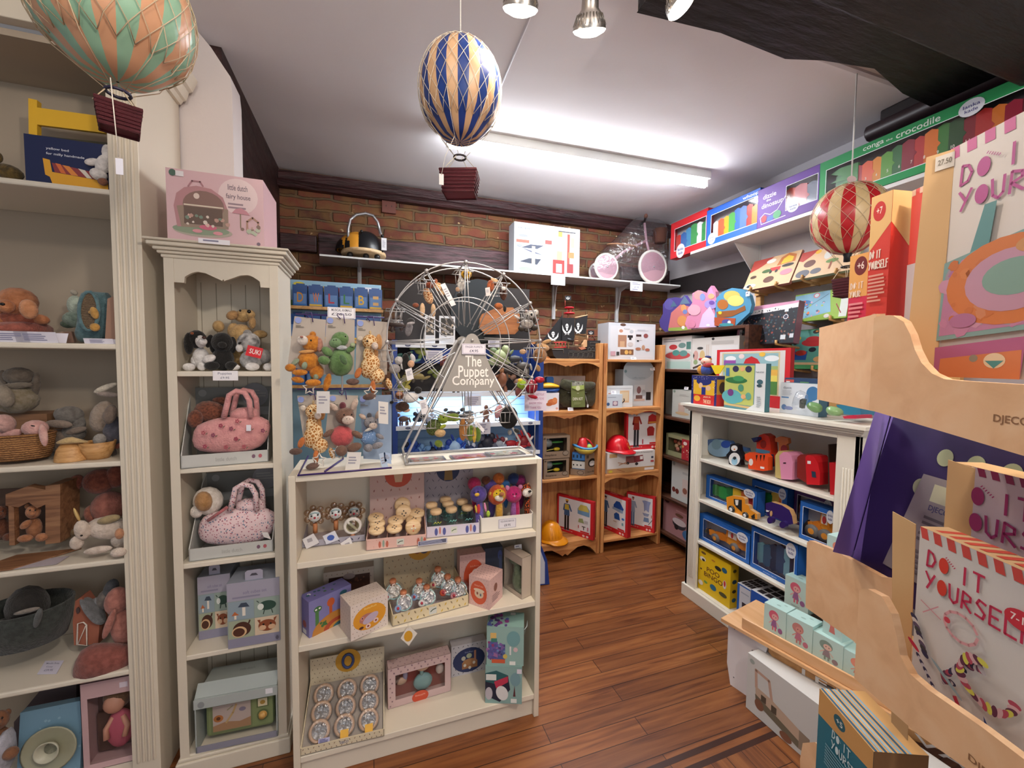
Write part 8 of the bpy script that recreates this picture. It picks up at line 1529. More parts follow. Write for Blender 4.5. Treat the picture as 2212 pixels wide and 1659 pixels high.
g=G();slab(g,('X',1.949),[ZB(p)for p in((700,880),(725,865),(728,900),(705,900))],.003,C('#181818'));g.build('bucket',o)
cut('wooden_mammoth','dark purple wooden mammoth on wheels standing on the middle bookcase shelf',[(808,785),(850,775),(930,800),(985,835),(1005,880),(1015,940),(985,945),(905,905),(860,885),(825,880),(808,840)],.03,C('#2c1a5c',.4),(880,970),(('wheel','e',(840,912,21,26),'#2c1a5c',.02),('wheel','e',(935,946,24,26),'#2c1a5c',.02),('tusk','p',[(812,835),(825,840),(838,838),(828,850),(812,848)],'#e0dcd8',.003),('trunk','e',(848,862,8,20),'#c49a68',.004)),X=1.955,side=SD)
carton('game_box','yellow bingo game carton with animals on the bottom bookcase shelf','game',('X',1.955),ZB((303,1365)),ZB((540,1520)),ZB((316,1118)),.06,'#e0bc14',[('t','POO',.28,.35,.68,.46,'#5c2c1c'),('t','BINGO',.2,.49,.78,.6,'#5c2c1c'),('e',.14,.22,.1,.05,'#dcdcd8'),('e',.16,.24,.05,.03,'#1c1c1c'),('e',.16,.07,.08,.03,'#6c4c24'),('e',.63,.24,.1,.05,'#2c2c1c'),('e',.82,.2,.08,.06,'#1c5c7c'),('e',.84,.52,.05,.1,'#d8d4cc'),('e',.84,.5,.03,.07,'#c83434'),('e',.5,.76,.1,.07,'#24688c'),('e',.8,.78,.12,.05,'#4c4c2c'),('e',.26,.74,.06,.03,'#6ca04c'),('e',.1,.48,.03,.02,'#4c2c1c'),('e',.48,.12,.06,.02,'#b87c24'),('e',.1,.82,.08,.06,'#d8d4cc')],side='#d4ae10',sideart=[('e',.5,.15,.22,.04,'#4c4414'),('e',.5,.4,.28,.05,'#1c3c50'),('e',.5,.62,.25,.04,'#3c3414'),('e',.5,.82,.26,.05,'#1c4c68')],z=.086)
for i,(X_,bl,br,tl,l)in enumerate(((1.95,(592,1565),(690,1590),(597,1375),'white faced carton with blue edge left of the blue arch carton'),(1.93,(692,1640),(960,1700),(697,1425),'blue carton with a white arch panel on the bottom bookcase shelf'))):
    carton('game_box',l,'game',('X',X_),ZB(bl),ZB(br),ZB(tl),.16,[BE,'#1c50a8'][i],[('r',.18,.04,1,1,'#c4c8d0'),('r',.4,.5,.75,.75,'#2c2430'),('r',.3,.2,.9,.24,'#9ca4b4')]if not i else[('e',.22,.52,.16,.32,'#ccd0d8'),('r',.06,.5,.38,1,'#ccd0d8'),('e',.2,.42,.08,.13,'#3c5ca4'),('p',[(.3,.6),(.6,.75),(.6,1),(.3,1)],'#ccd0d8')],side='#c4c6cc',topart=[('r',.1+.22*a,.12+.28*b,.28+.22*a,.34+.28*b,'#26222a')for a in range(4)for b in range(3)],z=.086)
# -- on top of the bookcase
TZ=1.253
c=carton('jack_box','jack in the box with blue starred curtains and a popped up clown','toy',('X',1.93),z8(417,1340),z8(690,1345),z8(417,1055),.09,'#1c2468',[('r',.08,.16,.92,.72,'#d8a824'),('e',.5,.2,.3,.14,'#1c2468'),('e',.38,.35,.08,.1,'#d8b08c'),('e',.68,.42,.1,.09,'#d8b08c'),('r',.42,.4,.58,.7,'#1c2878'),('r',.08,.66,.92,1,'#c02420'),('t','JACK IN',.5,.7,.78,.77,'#e4d8b0'),('t','THE BOX',.5,.82,.8,.95,'#e4d8b0'),('e',.25,.8,.13,.1,'#d8a030'),('r',0,.64,.1,1,'#1c2468'),('s',.02,.02,.98,.14,26,.012,['#dcdcec'],5),('s',.02,.14,.14,.66,14,.012,['#dcdcec'],6),('s',.86,.14,.98,.66,14,.012,['#dcdcec'],7)],side='#b88c24',sideart=[('r',0,.62,1,1,'#b82420'),('r',0,0,1,.12,'#1c2468'),('e',.5,.4,.3,.2,'#3c2c24')],parts=1,z=TZ)
pj=('X',1.965)
for nm,L in{'body':[(580,1000,75,60,fur('#2c489c'))],'tunic':[(530,1000,38,50,fur('#c88c24'),0,-.01)],'scarf':[(600,950,62,26,fur('#a81c20'),10,-.02)],'head':[(580,910,55,45,C('#d8b09c',.6))],'hair':[(590,885,50,30,fur('#d88c24'),0,.01)],'hat':[(600,860,35,15,fur('#1c2c6c'),-5),(520,885,22,16,fur('#b82428'))],'nose':[(560,915,8,8,C('#c03030',.4),0,-.045)],'hand':[(700,1015,35,28,fur('#b83440'),0,-.01),(650,1010,40,14,fur('#2c489c'),10)]}.items():
    g=G();blobs(g,pj,Zc(1410,600,5.027,L));g.build(nm,c.o)
g=G();slab(g,('X',1.94),[z8(*p)for p in((630,950),(785,950),(730,1040),(680,1048))],.003,C('#e0c41c'));g.build('lid',c.o)
carton('farm_board','large red framed farm picture board at the back of the bookcase top','puzzle',('X',2.2),z8(680,1325),z8(1475,1372),z8(690,785),.03,RB,[('r',.05,.04,.94,.8,'#d0ccca'),('r',.09,.06,.88,.8,'#c8b890'),('r',.11,.08,.86,.5,'#8cb0b8'),('e',.22,.17,.08,.05,'#dce0e4'),('e',.78,.17,.09,.05,'#dce0e4'),('e',.38,.13,.04,.045,'#dcc8c8'),('e',.66,.1,.04,.04,'#dcb044'),('r',.12,.2,.3,.32,'#8c4c9c'),('p',[(.4,.3),(.44,.18),(.52,.13),(.6,.18),(.66,.3)],'#b82028'),('r',.11,.3,.86,.42,'#9cac68'),('r',.6,.36,.86,.46,'#d8a84c'),('r',.6,.46,.86,.56,'#d4c45c'),('r',.6,.56,.86,.78,'#4c7c3c'),('e',.07,.1,.015,.03,'#e0c8c8')],side='#9c1820',z=TZ)
carton('puzzle_box','teal puzzle carton with a hippo and crocodile picture on the bookcase top','puzzle',('X',1.94),z8(775,1340),z8(1215,1385),z8(780,930),.035,'#54848c',[('r',0,.04,.74,.9,'#b4bc64'),('p',[(0,.9),(.74,.92),(.74,.97),(0,.94)],'#c8a870'),('r',.76,0,1,1,'#d0d4d6'),('p',[(.56,1),(.76,.86),(.76,1)],'#d0d4d6'),('e',.28,.12,.08,.07,'#2c2c4c'),('e',.6,.12,.08,.07,'#2c2c4c'),('e',.45,.12,.06,.05,'#d8a470'),('e',.3,.37,.28,.07,'#2c6c3c'),('e',.36,.33,.14,.06,'#3c8c54'),('e',.2,.74,.26,.16,'#5ca8ac'),('e',.36,.76,.14,.1,'#5ca8ac'),('e',.17,.65,.08,.08,'#6c3c7c'),('e',.43,.53,.07,.08,'#4c8c6c'),('e',.62,.7,.07,.08,'#5c9c8c'),('e',.5,.72,.06,.05,'#d8a470'),('r',.03,.1,.12,.28,'#3c74a4'),('t','Puzzle & Roll',.78,.16,.96,.19,'#54646c'),('e',.88,.38,.07,.05,'#3c606c'),('e',.87,.46,.06,.03,'#2c4850')]+lines(.82,.68,.94,.92,6,'#a4acb0',3),side='#3c6c74',z=TZ)
carton('science_box','white carton with blue shapes behind the clear plastic bag on the bookcase top','game',('X',2.02),z8(1380,1388),z8(1800,1410),z8(1390,1135),.06,'#ccd2da',[('t','diaxon',.08,.12,.3,.2,'#6c7484'),('r',.04,.46,.24,.5,'#4c7cb0'),('e',.85,.3,.16,.22,'#3c70a0'),('e',.75,.5,.1,.2,'#3c70a0'),('e',.12,.8,.07,.09,'#5c7cac'),('e',.25,.82,.12,.06,'#7c88b4')]+lines(.06,.24,.4,.42,4,'#b4bac4',4),side='#3c6478',z=TZ)
for nm,l,pts,m,X in(('plastic_bag','clear crumpled plastic bag with a dark slot leaning on the bookcase top',[(1510,1430),(1560,1240),(1620,1215),(1690,1290),(1640,1420),(1590,1438)],wrap_plastic(),1.95),('bagged_toy','green bagged toy piece in clear plastic on the bookcase top',[(1680,1400),(1700,1350),(1740,1345),(1830,1380),(1830,1460),(1760,1470)],C('#6c9460',.25),1.97),('bagged_toy','second green bagged piece nearer the plywood tray on the bookcase top',[(1890,1440),(1910,1390),(1990,1400),(2060,1440),(2060,1500),(1930,1500)],C('#7ca06c',.25),1.96)):
    g=G();puff(g,('X',X),[z8(*p)for p in pts],.03,m);made(g,nm,l,'bagged toy',on(('X',X),*z8(*pts[0])))
g=G();slab(g,('X',1.958),[z8(*p)for p in((1590,1410),(1595,1330),(1620,1310),(1640,1320),(1620,1420))],.02,C('#1c2420',.4));made(g,'clip','dark clip inside the clear crumpled bag','clip',on(('X',1.96),*z8(1600,1410)))
for l,pts,c_,X in(('blue flat foam piece behind the green bags on the bookcase top',[(1990,1380),(2250,1370),(2260,1500),(2060,1480)],'#2c7494',2.02),('red flat foam piece at the right front of the bookcase top',[(2060,1505),(2180,1490),(2212,1495),(2212,1530),(2080,1530)],'#b02440',1.94)):
    g=G();slab(g,('X',X),[z8(*p)for p in pts],.1,C(c_,.4));made(g,'foam_piece',l,'foam toy',on(('X',X),*z8(*pts[0])))
# -- pictures on the peg rails: leaning boards
def zr(x,y):return 1560+x/4.147,500+y/4.147
def rail(name,label,X,bl,br,tl,art,col,lean,t=.02,side=None,pegs=(.2,.75)):
    F,W,H=face(('X',X),zr(*bl),zr(*br),zr(*tl));F=F.turn(0,-lean);H/=max(.5,cos(radians(lean)));o=thing(name,label,'puzzle',F.O,'board puzzles on the peg rails')
    g=G();g.fbox(F,0,W,0,H,-t,0,C(side or col,.5));g.flat(F,[(0,0),(W,0),(W,H),(0,H)],.0002,col);draw(g,F,W,H,art);g.build('board',o)
    for u in pegs:g=G();P=F.p(W*u,-.004,-t);g.tube([P+Vector((.14,0,-.015)),P,F.p(W*u,-.006,.008),F.p(W*u,.018,.012)],.008,RAIL,6);made(g,'peg',f'pale wooden peg holding the {label[:40].rsplit(" ", 1)[0]}, {"left" if u < .5 else "right"} one','peg',P)
WD='#d0ac84'
rail('farm_puzzle','wooden farm puzzle board with barn and cow, left on the top peg rail',2.54,(180,530),(600,465),(262,240),[('p',[(0,0),(.45,0),(.3,.2),(.18,.3),(0,.4)],'#a83c30'),('p',[(.58,.35),(.62,.1),(.75,.0),(.92,.1),(.94,.32)],'#b86c34'),('p',[(.66,.32),(.68,.16),(.76,.08),(.88,.16),(.88,.3)],'#dcb434'),('e',.42,.14,.1,.07,'#dcd8d0'),('r',.46,.38,.68,.5,'#b82c2c'),('e',.4,.46,.1,.06,'#3c5c2c'),('e',.5,.52,.03,.05,'#201c18'),('e',.62,.52,.03,.05,'#201c18'),('e',.82,.4,.12,.05,'#2c2420'),('e',.84,.62,.12,.09,'#d87c8c'),('e',.52,.76,.11,.1,'#5c3424'),('e',.14,.88,.14,.07,'#dcd8d4'),('e',.12,.88,.05,.05,'#201c1c'),('e',.14,.58,.07,.05,'#4c3424')],WD,26,side='#c07c70')
rail('animal_puzzle','wooden wild animal puzzle board with elephants and tree, behind the red balloon',2.54,(620,447),(1180,330),(732,158),[('p',[(0,0),(.3,0),(.2,.2),(.08,.36),(0,.3)],'#a83428'),('e',.3,.1,.05,.07,'#dca82c'),('e',.22,.48,.1,.13,'#5c2c1c'),('e',.5,.28,.07,.16,'#c8c4bc'),('e',.16,.82,.12,.14,'#54545c'),('e',.38,.8,.09,.1,'#54545c'),('e',.6,.54,.1,.07,'#5c7c34'),('r',.58,.56,.61,.82,'#8c4424'),('e',.8,.3,.1,.14,'#54545c'),('e',.56,.1,.06,.07,'#6c3c2c')],WD,26,side='#a8b08c')
rail('fishing_game','green and blue magnetic fishing game board on the second peg rail',2.6,(620,805),(1108,782),(616,572),[('p',[(0,.05),(.65,0),(.72,.75),(.08,.95)],'#7cacc4'),('p',[(.7,0),(.86,0),(.9,1),(.76,.8)],'#8cac3c'),('e',.42,.12,.06,.09,'#c8747c'),('e',.42,.12,.04,.06,'#d0dce0'),('e',.2,.36,.14,.12,'#3c74b0'),('l',[(.12,.68),(.64,.12)],.012,'#3c3c4c'),('s',.06,.3,.7,.85,24,.05,['#d8743c','#5c8c9c','#c8a0b8','#4c5c7c','#d85c3c','#9cb85c'],4),('r',.87,.05,1,.95,'#d0d4cc'),('l',[(.8,.5),(.9,.82)],.03,'#8c2c24'),('e',.66,.88,.05,.07,'#dcd8d4')],'#8cb03c',10)
rail('vehicle_puzzle','chunky vehicle puzzle board with a red car and blue engine beside the plywood tray',2.58,(575,1225),(900,1235),(650,880),[('r',.02,.02,.98,.84,'#5ca498'),('r',0,.84,1,.9,'#d0b088'),('e',.62,.34,.34,.1,'#c0282c'),('e',.58,.26,.2,.08,'#b82428'),('r',.04,.56,.5,.78,'#2454a4'),('e',.32,.6,.16,.07,'#c83c30'),('e',.62,.52,.1,.06,'#1c2430'),('e',.62,.07,.09,.05,'#2c2420'),('e',.64,.06,.04,.02,'#d88c3c'),('e',.14,.22,.1,.06,'#d8bc2c'),('e',.84,.76,.14,.07,'#d8ac78'),('e',.88,.24,.1,.06,'#d8ac78'),('e',.1,.34,.06,.05,'#1c1c1c')],'#3c8c54',14)
rail('forest_puzzle','dark forest observation puzzle box with a pink edge on the peg rail',2.40,(118,1022),(636,990),(112,690),[('p',[(0,0),(1,.0),(1,.08),(0,.13)],'#c88ca8'),('r',0,0,.05,1,'#c88ca8'),('p',[(.05,.13),(1,.05),(1,.16),(.05,.24)],'#d8d4d4'),('r',.05,.2,.1,1,'#d8d4d4'),('s',.1,.13,.95,.2,24,.02,['#2c2c3c'],3),('s',.055,.25,.1,.95,16,.02,['#2c2c3c'],4),('p',[(.1,.24),(1,.16),(1,1),(.1,1)],'#10141f'),('s',.12,.25,.98,.97,150,.03,['#1c3444','#2c4c50','#4c2c3c','#6c4438','#24344c','#3c5c5c','#141c2c','#7c5c4c','#8c3c34'],8),('e',.83,.36,.04,.06,'#d8d8dc'),('e',.83,.36,.03,.045,'#3c3c4c'),('r',.8,.14,.86,.24,'#d0d4d8'),('r',.79,.8,.87,.91,'#c8ccd0'),('r',.93,.78,.99,.88,'#c8ccd0'),('e',.08,.09,.035,.07,'#24347c')],'#c088a4',8,t=.05,side='#8c6474')
carton('toy_box','red, blue and green carton edge visible under the vehicle puzzle','box',('X',2.14),zr(560,1420),zr(900,1420),zr(580,1310),.05,'#2c4468',[('r',.02,.05,.25,.9,'#c04c44'),('r',.42,.1,.65,.9,'#5c8c5c'),('r',.72,.2,.98,.9,'#b83c40'),('r',.04,.1,.14,.3,'#d8dce0')],side='#2c3c54',z=TZ)

# ================================================================ plywood stand in the right foreground
ths=radians(23);Dn=Vector((sin(ths),cos(ths),0));Nn=Vector((cos(ths),-sin(ths),0))
def SP(s):return('P',Nn*s+Vector((0,0,1)),-Nn)
def spoly(g,s,pts,t,m,side=None):
    pl=SP(s);P=[on(pl,*p)for p in pts];F=Fr(P[0],-Dn);return g.ext(F,[((p-P[0]).dot(F.U),(p-P[0]).dot(F.V))for p in P],-t,0,m,side)
o=thing('display_stand','plywood display stand with curved trays cut off by the right frame edge','display stand',(1.0,.35,0));PLYS=wood('#e4ba90','#dcb086','#e8c29a',0,.6,.42)
def curve(a,b,n=8):return[(a[0]+(b[0]-a[0])*t,a[1]+(b[1]-a[1])*(1-cos(pi*t))/2)for t in[i/n for i in range(n+1)]]
up=[(1877,885),(1888,687),(1905,681),(1930,682),(1952,695),(1966,722),(1976,755),(1990,783),(2012,806),(2040,819),(2080,823),(2212,831),(2400,842),(2400,1040),(2212,985)]
g=G();spoly(g,.60,up,.012,PLYS,PLYE);F=Fr(on(SP(.5995),2146,896),-Dn,(0,0,1));w=(on(SP(.5995),2225,905)-F.O).length;g.text(F,'DJECO',0,-.012,w,.001,.0,'#8c6444');g.build('curved_tray_side',o)
A=on(SP(.612),1884,680);B_=on(SP(.612),1884,889);th2=radians(40);N2=Vector((cos(th2),-sin(th2),0));p2=('P',A,-N2);D2=Vector((sin(th2),cos(th2),0))
P=[on(p2,*q)for q in((1765,863),(1890,889),(1893,678),(1770,708))];F=Fr(P[0],-D2)
g=G();g.ext(F,[((p-P[0]).dot(F.U),(p-P[0]).dot(F.V))for p in P],-.013,0,PLYS,PLYE);g.build('end_tray_side',o)
low=[(1845,1465),(1856,1275),(1875,1272),(1905,1288),(1925,1325),(1937,1375),(1944,1415),(1965,1455),(2005,1490),(2060,1528),(2120,1570),(2212,1640),(2350,1740),(2350,1900),(2090,1662),(1985,1588)]
g=G();spoly(g,.585,low,.012,PLYS,PLYE);F=Fr(on(SP(.5845),2092,1626),-Dn,(0,0,1));g.text(F,'DJECO',0,-.012,.05,0,0,'#8c6444');g.build('curved_tray_side',o)
g=G();spoly(g,.70,[(1740,1312),(1743,1172),(1750,1167),(1800,1188),(1905,1246),(1925,1249),(1945,1252),(1945,1445),(1880,1410)],.012,PLYS,PLYE);g.build('left_tray_side',o)
g=G();spoly(g,.66,[(1728,1640),(1734,1605),(1760,1603),(1800,1640),(1840,1700),(1730,1700)],.012,PLYS,PLYE);g.build('lowest_tray_side',o)
g=G();zt1,zt2=on(SP(.6),1900,885).z,on(SP(.7),1800,1330).z
for z,s0,a0,a1 in((zt1+.004,.612,.2,.76),(zt2,.712,.3,.9)):q=[Nn*s0+Dn*a1,Nn*s0+Dn*a0,Nn*(s0+.13)+Dn*a0,Nn*(s0+.13)+Dn*a1];g.add([p+Vector((0,0,z+h))for h in(0,.008)for p in q],[(4,5,6,7),(3,2,1,0),(0,1,5,4),(1,2,6,5),(2,3,7,6),(3,0,4,7)],PLY)
g.build('tray_floor',o)
g=G();q=Nn*.95;F=Fr(q+Dn*.8,-Dn);g.fbox(F,0,.9,.25,zt1,-.012,0,C('#b8977c',.5));g.build('back_board',o)
# DIY kit boxes
BEI='#dcb684'
STK={'D':[[(0,0),(.1,1),(.6,.9),(.9,.5),(.6,.1),(0,0)]],'I':[[(.5,0),(.5,1)]],'T':[[(0,1),(1,1)],[(.5,1),(.5,0)]],'Y':[[(0,1),(.5,.5)],[(1,1),(.2,0)]],'U':[[(0,1),(.1,.2),(.5,0),(.85,.2),(.9,1)]],'R':[[(0,0),(.1,1),(.8,.85),(.8,.6),(.1,.45),(.9,0)]],'S':[[(.9,.9),(.3,1),(.1,.75),(.85,.35),(.7,.05),(0,.1)]],'E':[[(.9,1),(0,1),(0,0),(.9,0)],[(0,.5),(.7,.5)]],'L':[[(0,1),(0,0),(.9,0)]],'F':[[(.9,1),(0,1),(0,0)],[(0,.55),(.7,.55)]]}
def diy(u,v,w,h,c_,oc=None,n=8):
    """DO IT / YOURSELF in brushed capitals; u,v top left, w,h of the block in face fractions"""
    out=[];cw=w/8.2
    for row,word in enumerate(('DO IT','YOURSELF'[:n])):
        x=u
        for ch in word:
            y0=v+row*h*.55
            if ch=='O':out.append(('e',x+cw*.42,y0+h*.2,cw*.42,h*.19,oc or c_))
            elif ch!=' ':
                for st in STK[ch]:out.append(('l',[(x+a*cw*.8,y0+h*.4*(1-b))for a,b in st],h*.055,c_))
            x+=cw*(1.05 if ch!=' ' else .7)
    for a in range(6):out.append(('l',[(u+cw*(1.7+.25*a*.6),v-h*.02+h*.03*a),(u+cw*(1.8+.25*a*.6),v-h*.05+h*.03*a)],h*.02,c_))
    return out
def kit(label,s,bl,br,tl,d,art,lean=4,left=(),top=(),col='#d3ccc6',shift=0):
    return carton('craft_kit',label,'craft kit',SP(s),bl,br,tl,d,col,art,side=BEI,left=left,topart=top,lean=-lean,group='DIY craft kits on the plywood stand',top=BEI)
stp=lambda c_,n=9:[('p',[(i/n,0),((i+.55)/n,0),((i+.75)/n,.06),((i+.2)/n,.06)],c_)for i in range(n)]
def tan_side(c,q,art=()):
    A=on(('P',c.F.O,c.F.N),*q[2]);d=Vector((sin(radians(-5)),cos(radians(-5)),0));N=Vector((-d.y,d.x,0));pl=('P',A,N)
    P=[on(pl,*p)for p in q];F=Fr(P[0],-d);uv=[((p-P[0]).dot(F.U),(p-P[0]).dot(F.V))for p in P]
    g=G();g.ext(F,uv,-.002,0,C(BEI,.5));g.build('side_panel',c.o)
    if art:g=G();F2=F.shift(u=uv[3][0],v=uv[3][1],n=.0006);w=uv[2][0]-uv[3][0];g.fbox(F2,w*.35,w,-.03,-.006,0,.0006,C('#dcd6cc'));g.text(F2,art,w*.45,-.022,w*.92,-.013,.001,'#7c7464');g.build('sticker',c.o)
ck=kit('large craft kit with a tie dye bag picture in the upper plywood tray',.68,(2024,800),(2390,845),(2056,322),.055,[('p',[(i/8,0),((i+.55)/8,0),((i+.6)/8,.05),((i+.05)/8,.05)],'#c05c90')for i in range(8)]+diy(.1,.1,.9,.2,'#b0508c')+[('e',.72,.1,.13,.05,'#b83c78'),('t','8-14',.64,.075,.8,.115,'#e8d8e0'),('p',[(.2,.52),(.3,.3),(.38,.3),(.34,.5)],'#5c8c8c'),('p',[(.7,.46),(.68,.3),(.76,.3),(.82,.45)],'#5c8c8c'),('p',[(.03,.5),(.95,.4),(1,.8),(0,.84)],'#7c9c98'),('p',[(.05,.55),(.92,.44),(.99,.78),(.02,.82)],'#b07898'),('s',.04,.52,.97,.8,60,.04,['#b87c9c','#a86c94','#c08ca4','#9c8c98'],4),('e',.48,.62,.42,.17,'#c8743c'),('s',.1,.5,.9,.76,40,.025,['#cc7c44','#c06c38','#c88058'],5),('e',.5,.62,.3,.12,'#b88ca0'),('e',.52,.61,.2,.07,'#7c9c90'),('e',.62,.5,.1,.03,'#c08c58'),('e',.2,.76,.1,.03,'#a86c90'),('p',[(0,.87),(.62,.84),(.6,1),(.0,1)],'#a85c84'),('p',[(.05,.92),(.6,.89),(.6,1),(.04,1)],'#c8784c'),('e',.3,.92,.03,.015,'#8c8474'),('e',.44,.93,.07,.03,'#d8c4a4'),('p',[(.38,.93),(.5,.93),(.44,.96)],'#4c8c8c'),('l',[(.7,.85),(.72,.9),(.76,.93)],.014,'#5c8c90')],lean=0)
tan_side(ck,[(1952,810),(2022,810),(2064,321),(2001,340)],'27.50')
ck=kit('craft kit in the lower plywood tray with paper bead bracelets and striped top edge',.66,(1962,1560),(2400,1800),(1977,1132),.045,stp('#c84840',11)+diy(.07,.11,.62,.22,'#b8284c','#c83828')+[('e',.62,.22,.08,.045,'#c02c3c'),('t','7-12',.57,.2,.67,.235,'#ecd8d4')]+[x for i,t_ in enumerate(('PERLES','ET BIJOUX','PAPER BEADS','BRACELETS','PAPIER','ARMBAND'))for x in[('t',t_,.76,.24+i*.035,.76+.028*len(t_),.262+i*.035,'#b8687c')]]+[('l',[(.32+.1*cos(a*.5),.42+.07*sin(a*.5))for a in range(13)],.014,'#d0989c'),('e',.24,.42,.02,.015,'#c03c4c'),('l',[(.06,.4),(.2,.44)],.006,'#c88c94'),('l',[(.08,.46),(.18,.38)],.006,'#c88c94')]+[('e',.02+.012*i,.52+.02*i,.03,.014,['#34304c','#c8c0bc','#5c4c64','#3c3c3c'][i%4],-30)for i in range(9)]+[('e',.36+.11*cos(2.2+i*.16),.64+.11*sin(-1.0-i*.16)*-.9,.03,.013,['#34304c','#b8b0b4','#5c3c54','#a84458'][i%4],i*20)for i in range(26)]+[('e',.5+.14*cos(i*.2),.6+.1*sin(i*.2),.032,.014,['#a84458','#c8a0a4','#5c2c44','#c8c454'][i%4],i*15)for i in range(24)]+[('e',.06,.66,.05,.012,'#b82440',-30),('e',.24,.84,.05,.014,'#b82440',-20),('e',.42,.88,.07,.018,'#b02038',-20),('e',.03,.8,.05,.014,'#b82440',-30)]+[('e',.1+.014*i,.7+.012*i,.02,.01,['#2c2c50','#c0bcc4'][i%2],-40)for i in range(11)]+[('e',.05+.016*i,.82+.006*i,.02,.01,['#2c2c50','#8c8ca0'][i%2],-40)for i in range(11)]+[('p',[(.27,.86),(.36,.98),(.33,1)],'#3c6c84'),('p',[(.52,.74),(.62,.86),(.6,.94),(.55,.9)],'#24407c'),('l',[(.36,.76),(.42,.84),(.56,.96)],.022,'#a82840'),('e',.3,.7,.012,.1,'#8ca0a8',60)],top=[('p',[(i/11,0),((i+.5)/11,0),((i+.2)/11,.8),((i-.3)/11,.8)],'#d4503c')for i in range(1,12)],col='#ccc8c4',lean=0)
tan_side(ck,[(1925,1560),(1960,1600),(1978,1133),(1928,1105)])
ck=kit('craft kit with magenta lettering standing behind in the middle plywood tray',.76,(2040,1290),(2330,1380),(2102,1008),.05,stp('#8c2454')+diy(.05,.14,1.1,.36,'#9c2468')+lines(.05,.6,.5,.64,1,'#b890a8'),col='#c8b8c4',lean=0)
tan_side(ck,[(2030,1290),(2090,1310),(2108,1012),(2048,993)])
carton('craft_kit','tall red dreamcatcher kit with a plus 7 badge behind the upper plywood tray','craft kit',('P',on(SP(.70),1912,700),Vector((-.98,.17,0))),(1868,720),(1912,718),(1871,432),.075,'#cc3a30',[('p',[(0,0),(1,0),(1,.22),(0,.4)],'#dcb478'),('e',.42,.12,.3,.07,'#c02c2c'),('t','+7',.28,.09,.56,.14,'#ecdcd0')]+diy(.05,.4,.95,.14,'#e8d8cc')+lines(.1,.57,.95,.78,8,'#d89c8c',5)+[('e',.5,.95,.36,.09,'#dc9c88'),('e',.5,.95,.26,.06,'#c8442c')],side='#d03428',sideart=[('p',[(0,0),(1,0),(1,.2),(.6,.38),(0,.22)],'#dcb478'),('r',.62,.02,1,.5,'#d84c40'),('r',.62,.5,1,1,'#c8bcc0')]+lines(.75,.53,.97,.97,18,'#5c5458',4),parts=1)
kit('red craft kit face with a white text panel behind the tie dye kit',.72,(1953,720),(2060,735),(1955,420),.03,[('p',[(i/6,0),((i+.5)/6,0),((i+.5)/6,.04),(i/6,.04)],'#e0b8a0')for i in range(6)]+diy(.35,.12,1.6,.3,'#e8d8d0',n=2)[:6]+[('r',.0,.5,1,1,'#c8bcc0')]+lines(.35,.52,.8,.98,20,'#5c5458',4),col='#d84c40',lean=0)
carton('craft_kit','narrow craft kit with a plus 6 badge left of the tall red kit','craft kit',('P',on(SP(.72),1870,690),Vector((-.98,.17,0))),(1828,735),(1868,730),(1831,556),.05,'#c82c50',[('r',0,0,1,.5,'#dca45c'),('e',.6,.14,.34,.11,'#6c1c20'),('t','+6',.42,.09,.78,.18,'#e8dcd4')]+diy(.1,.33,1.2,.18,'#e8d8cc',n=4)+lines(.1,.56,.9,.95,8,'#dc8c94',6),side='#c82c50')
A=(1760,1470)
carton('craft_kit','teal and kraft craft kit with a plus 5 badge in the lowest plywood tray','craft kit',SP(.655),(1760,1700),(1878,1790),(1761,1476),.10,'#1f6c80',[('p',[(0,0),(1,0),(1,.22),(0,.3)],'#c8985c'),('e',.42,.12,.11,.07,'#1f5c6c'),('t','+5',.36,.09,.48,.15,'#dce0dc')]+diy(.3,.28,.6,.22,'#c8dce0')+lines(.2,.5,.8,.75,7,'#6c9cac',4),side='#2c5c68',top='#d8a868',sideart=[('p',[(0,0),(1,0),(1,.12),(0,.3)],'#8c6c48')],topart=[('p',[(.0,.3+.09*i),(1,.3+.09*i),(1,.35+.09*i),(0,.35+.09*i)],'#2c5c7c' if i%2 else '#8cb0c4')for i in range(8)])
# purple cartons leaning in the middle tray
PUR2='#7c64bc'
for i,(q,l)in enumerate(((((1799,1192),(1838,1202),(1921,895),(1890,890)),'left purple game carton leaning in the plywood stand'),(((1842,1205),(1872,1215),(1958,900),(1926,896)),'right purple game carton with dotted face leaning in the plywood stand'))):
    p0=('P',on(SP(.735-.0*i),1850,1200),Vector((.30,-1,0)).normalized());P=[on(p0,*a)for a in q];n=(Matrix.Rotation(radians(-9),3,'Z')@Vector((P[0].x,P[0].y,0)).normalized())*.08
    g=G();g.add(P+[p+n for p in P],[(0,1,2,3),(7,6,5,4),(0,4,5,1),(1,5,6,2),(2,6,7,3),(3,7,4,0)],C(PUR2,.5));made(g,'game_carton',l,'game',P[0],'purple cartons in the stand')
F=Fr(on(SP(.765),1905,1215),-Dn).turn(0,-14);g=G();W,H=.30,.36;g.fbox(F,-.09,W,-.05,H,-.01,0,C('#2e1f52',.5))
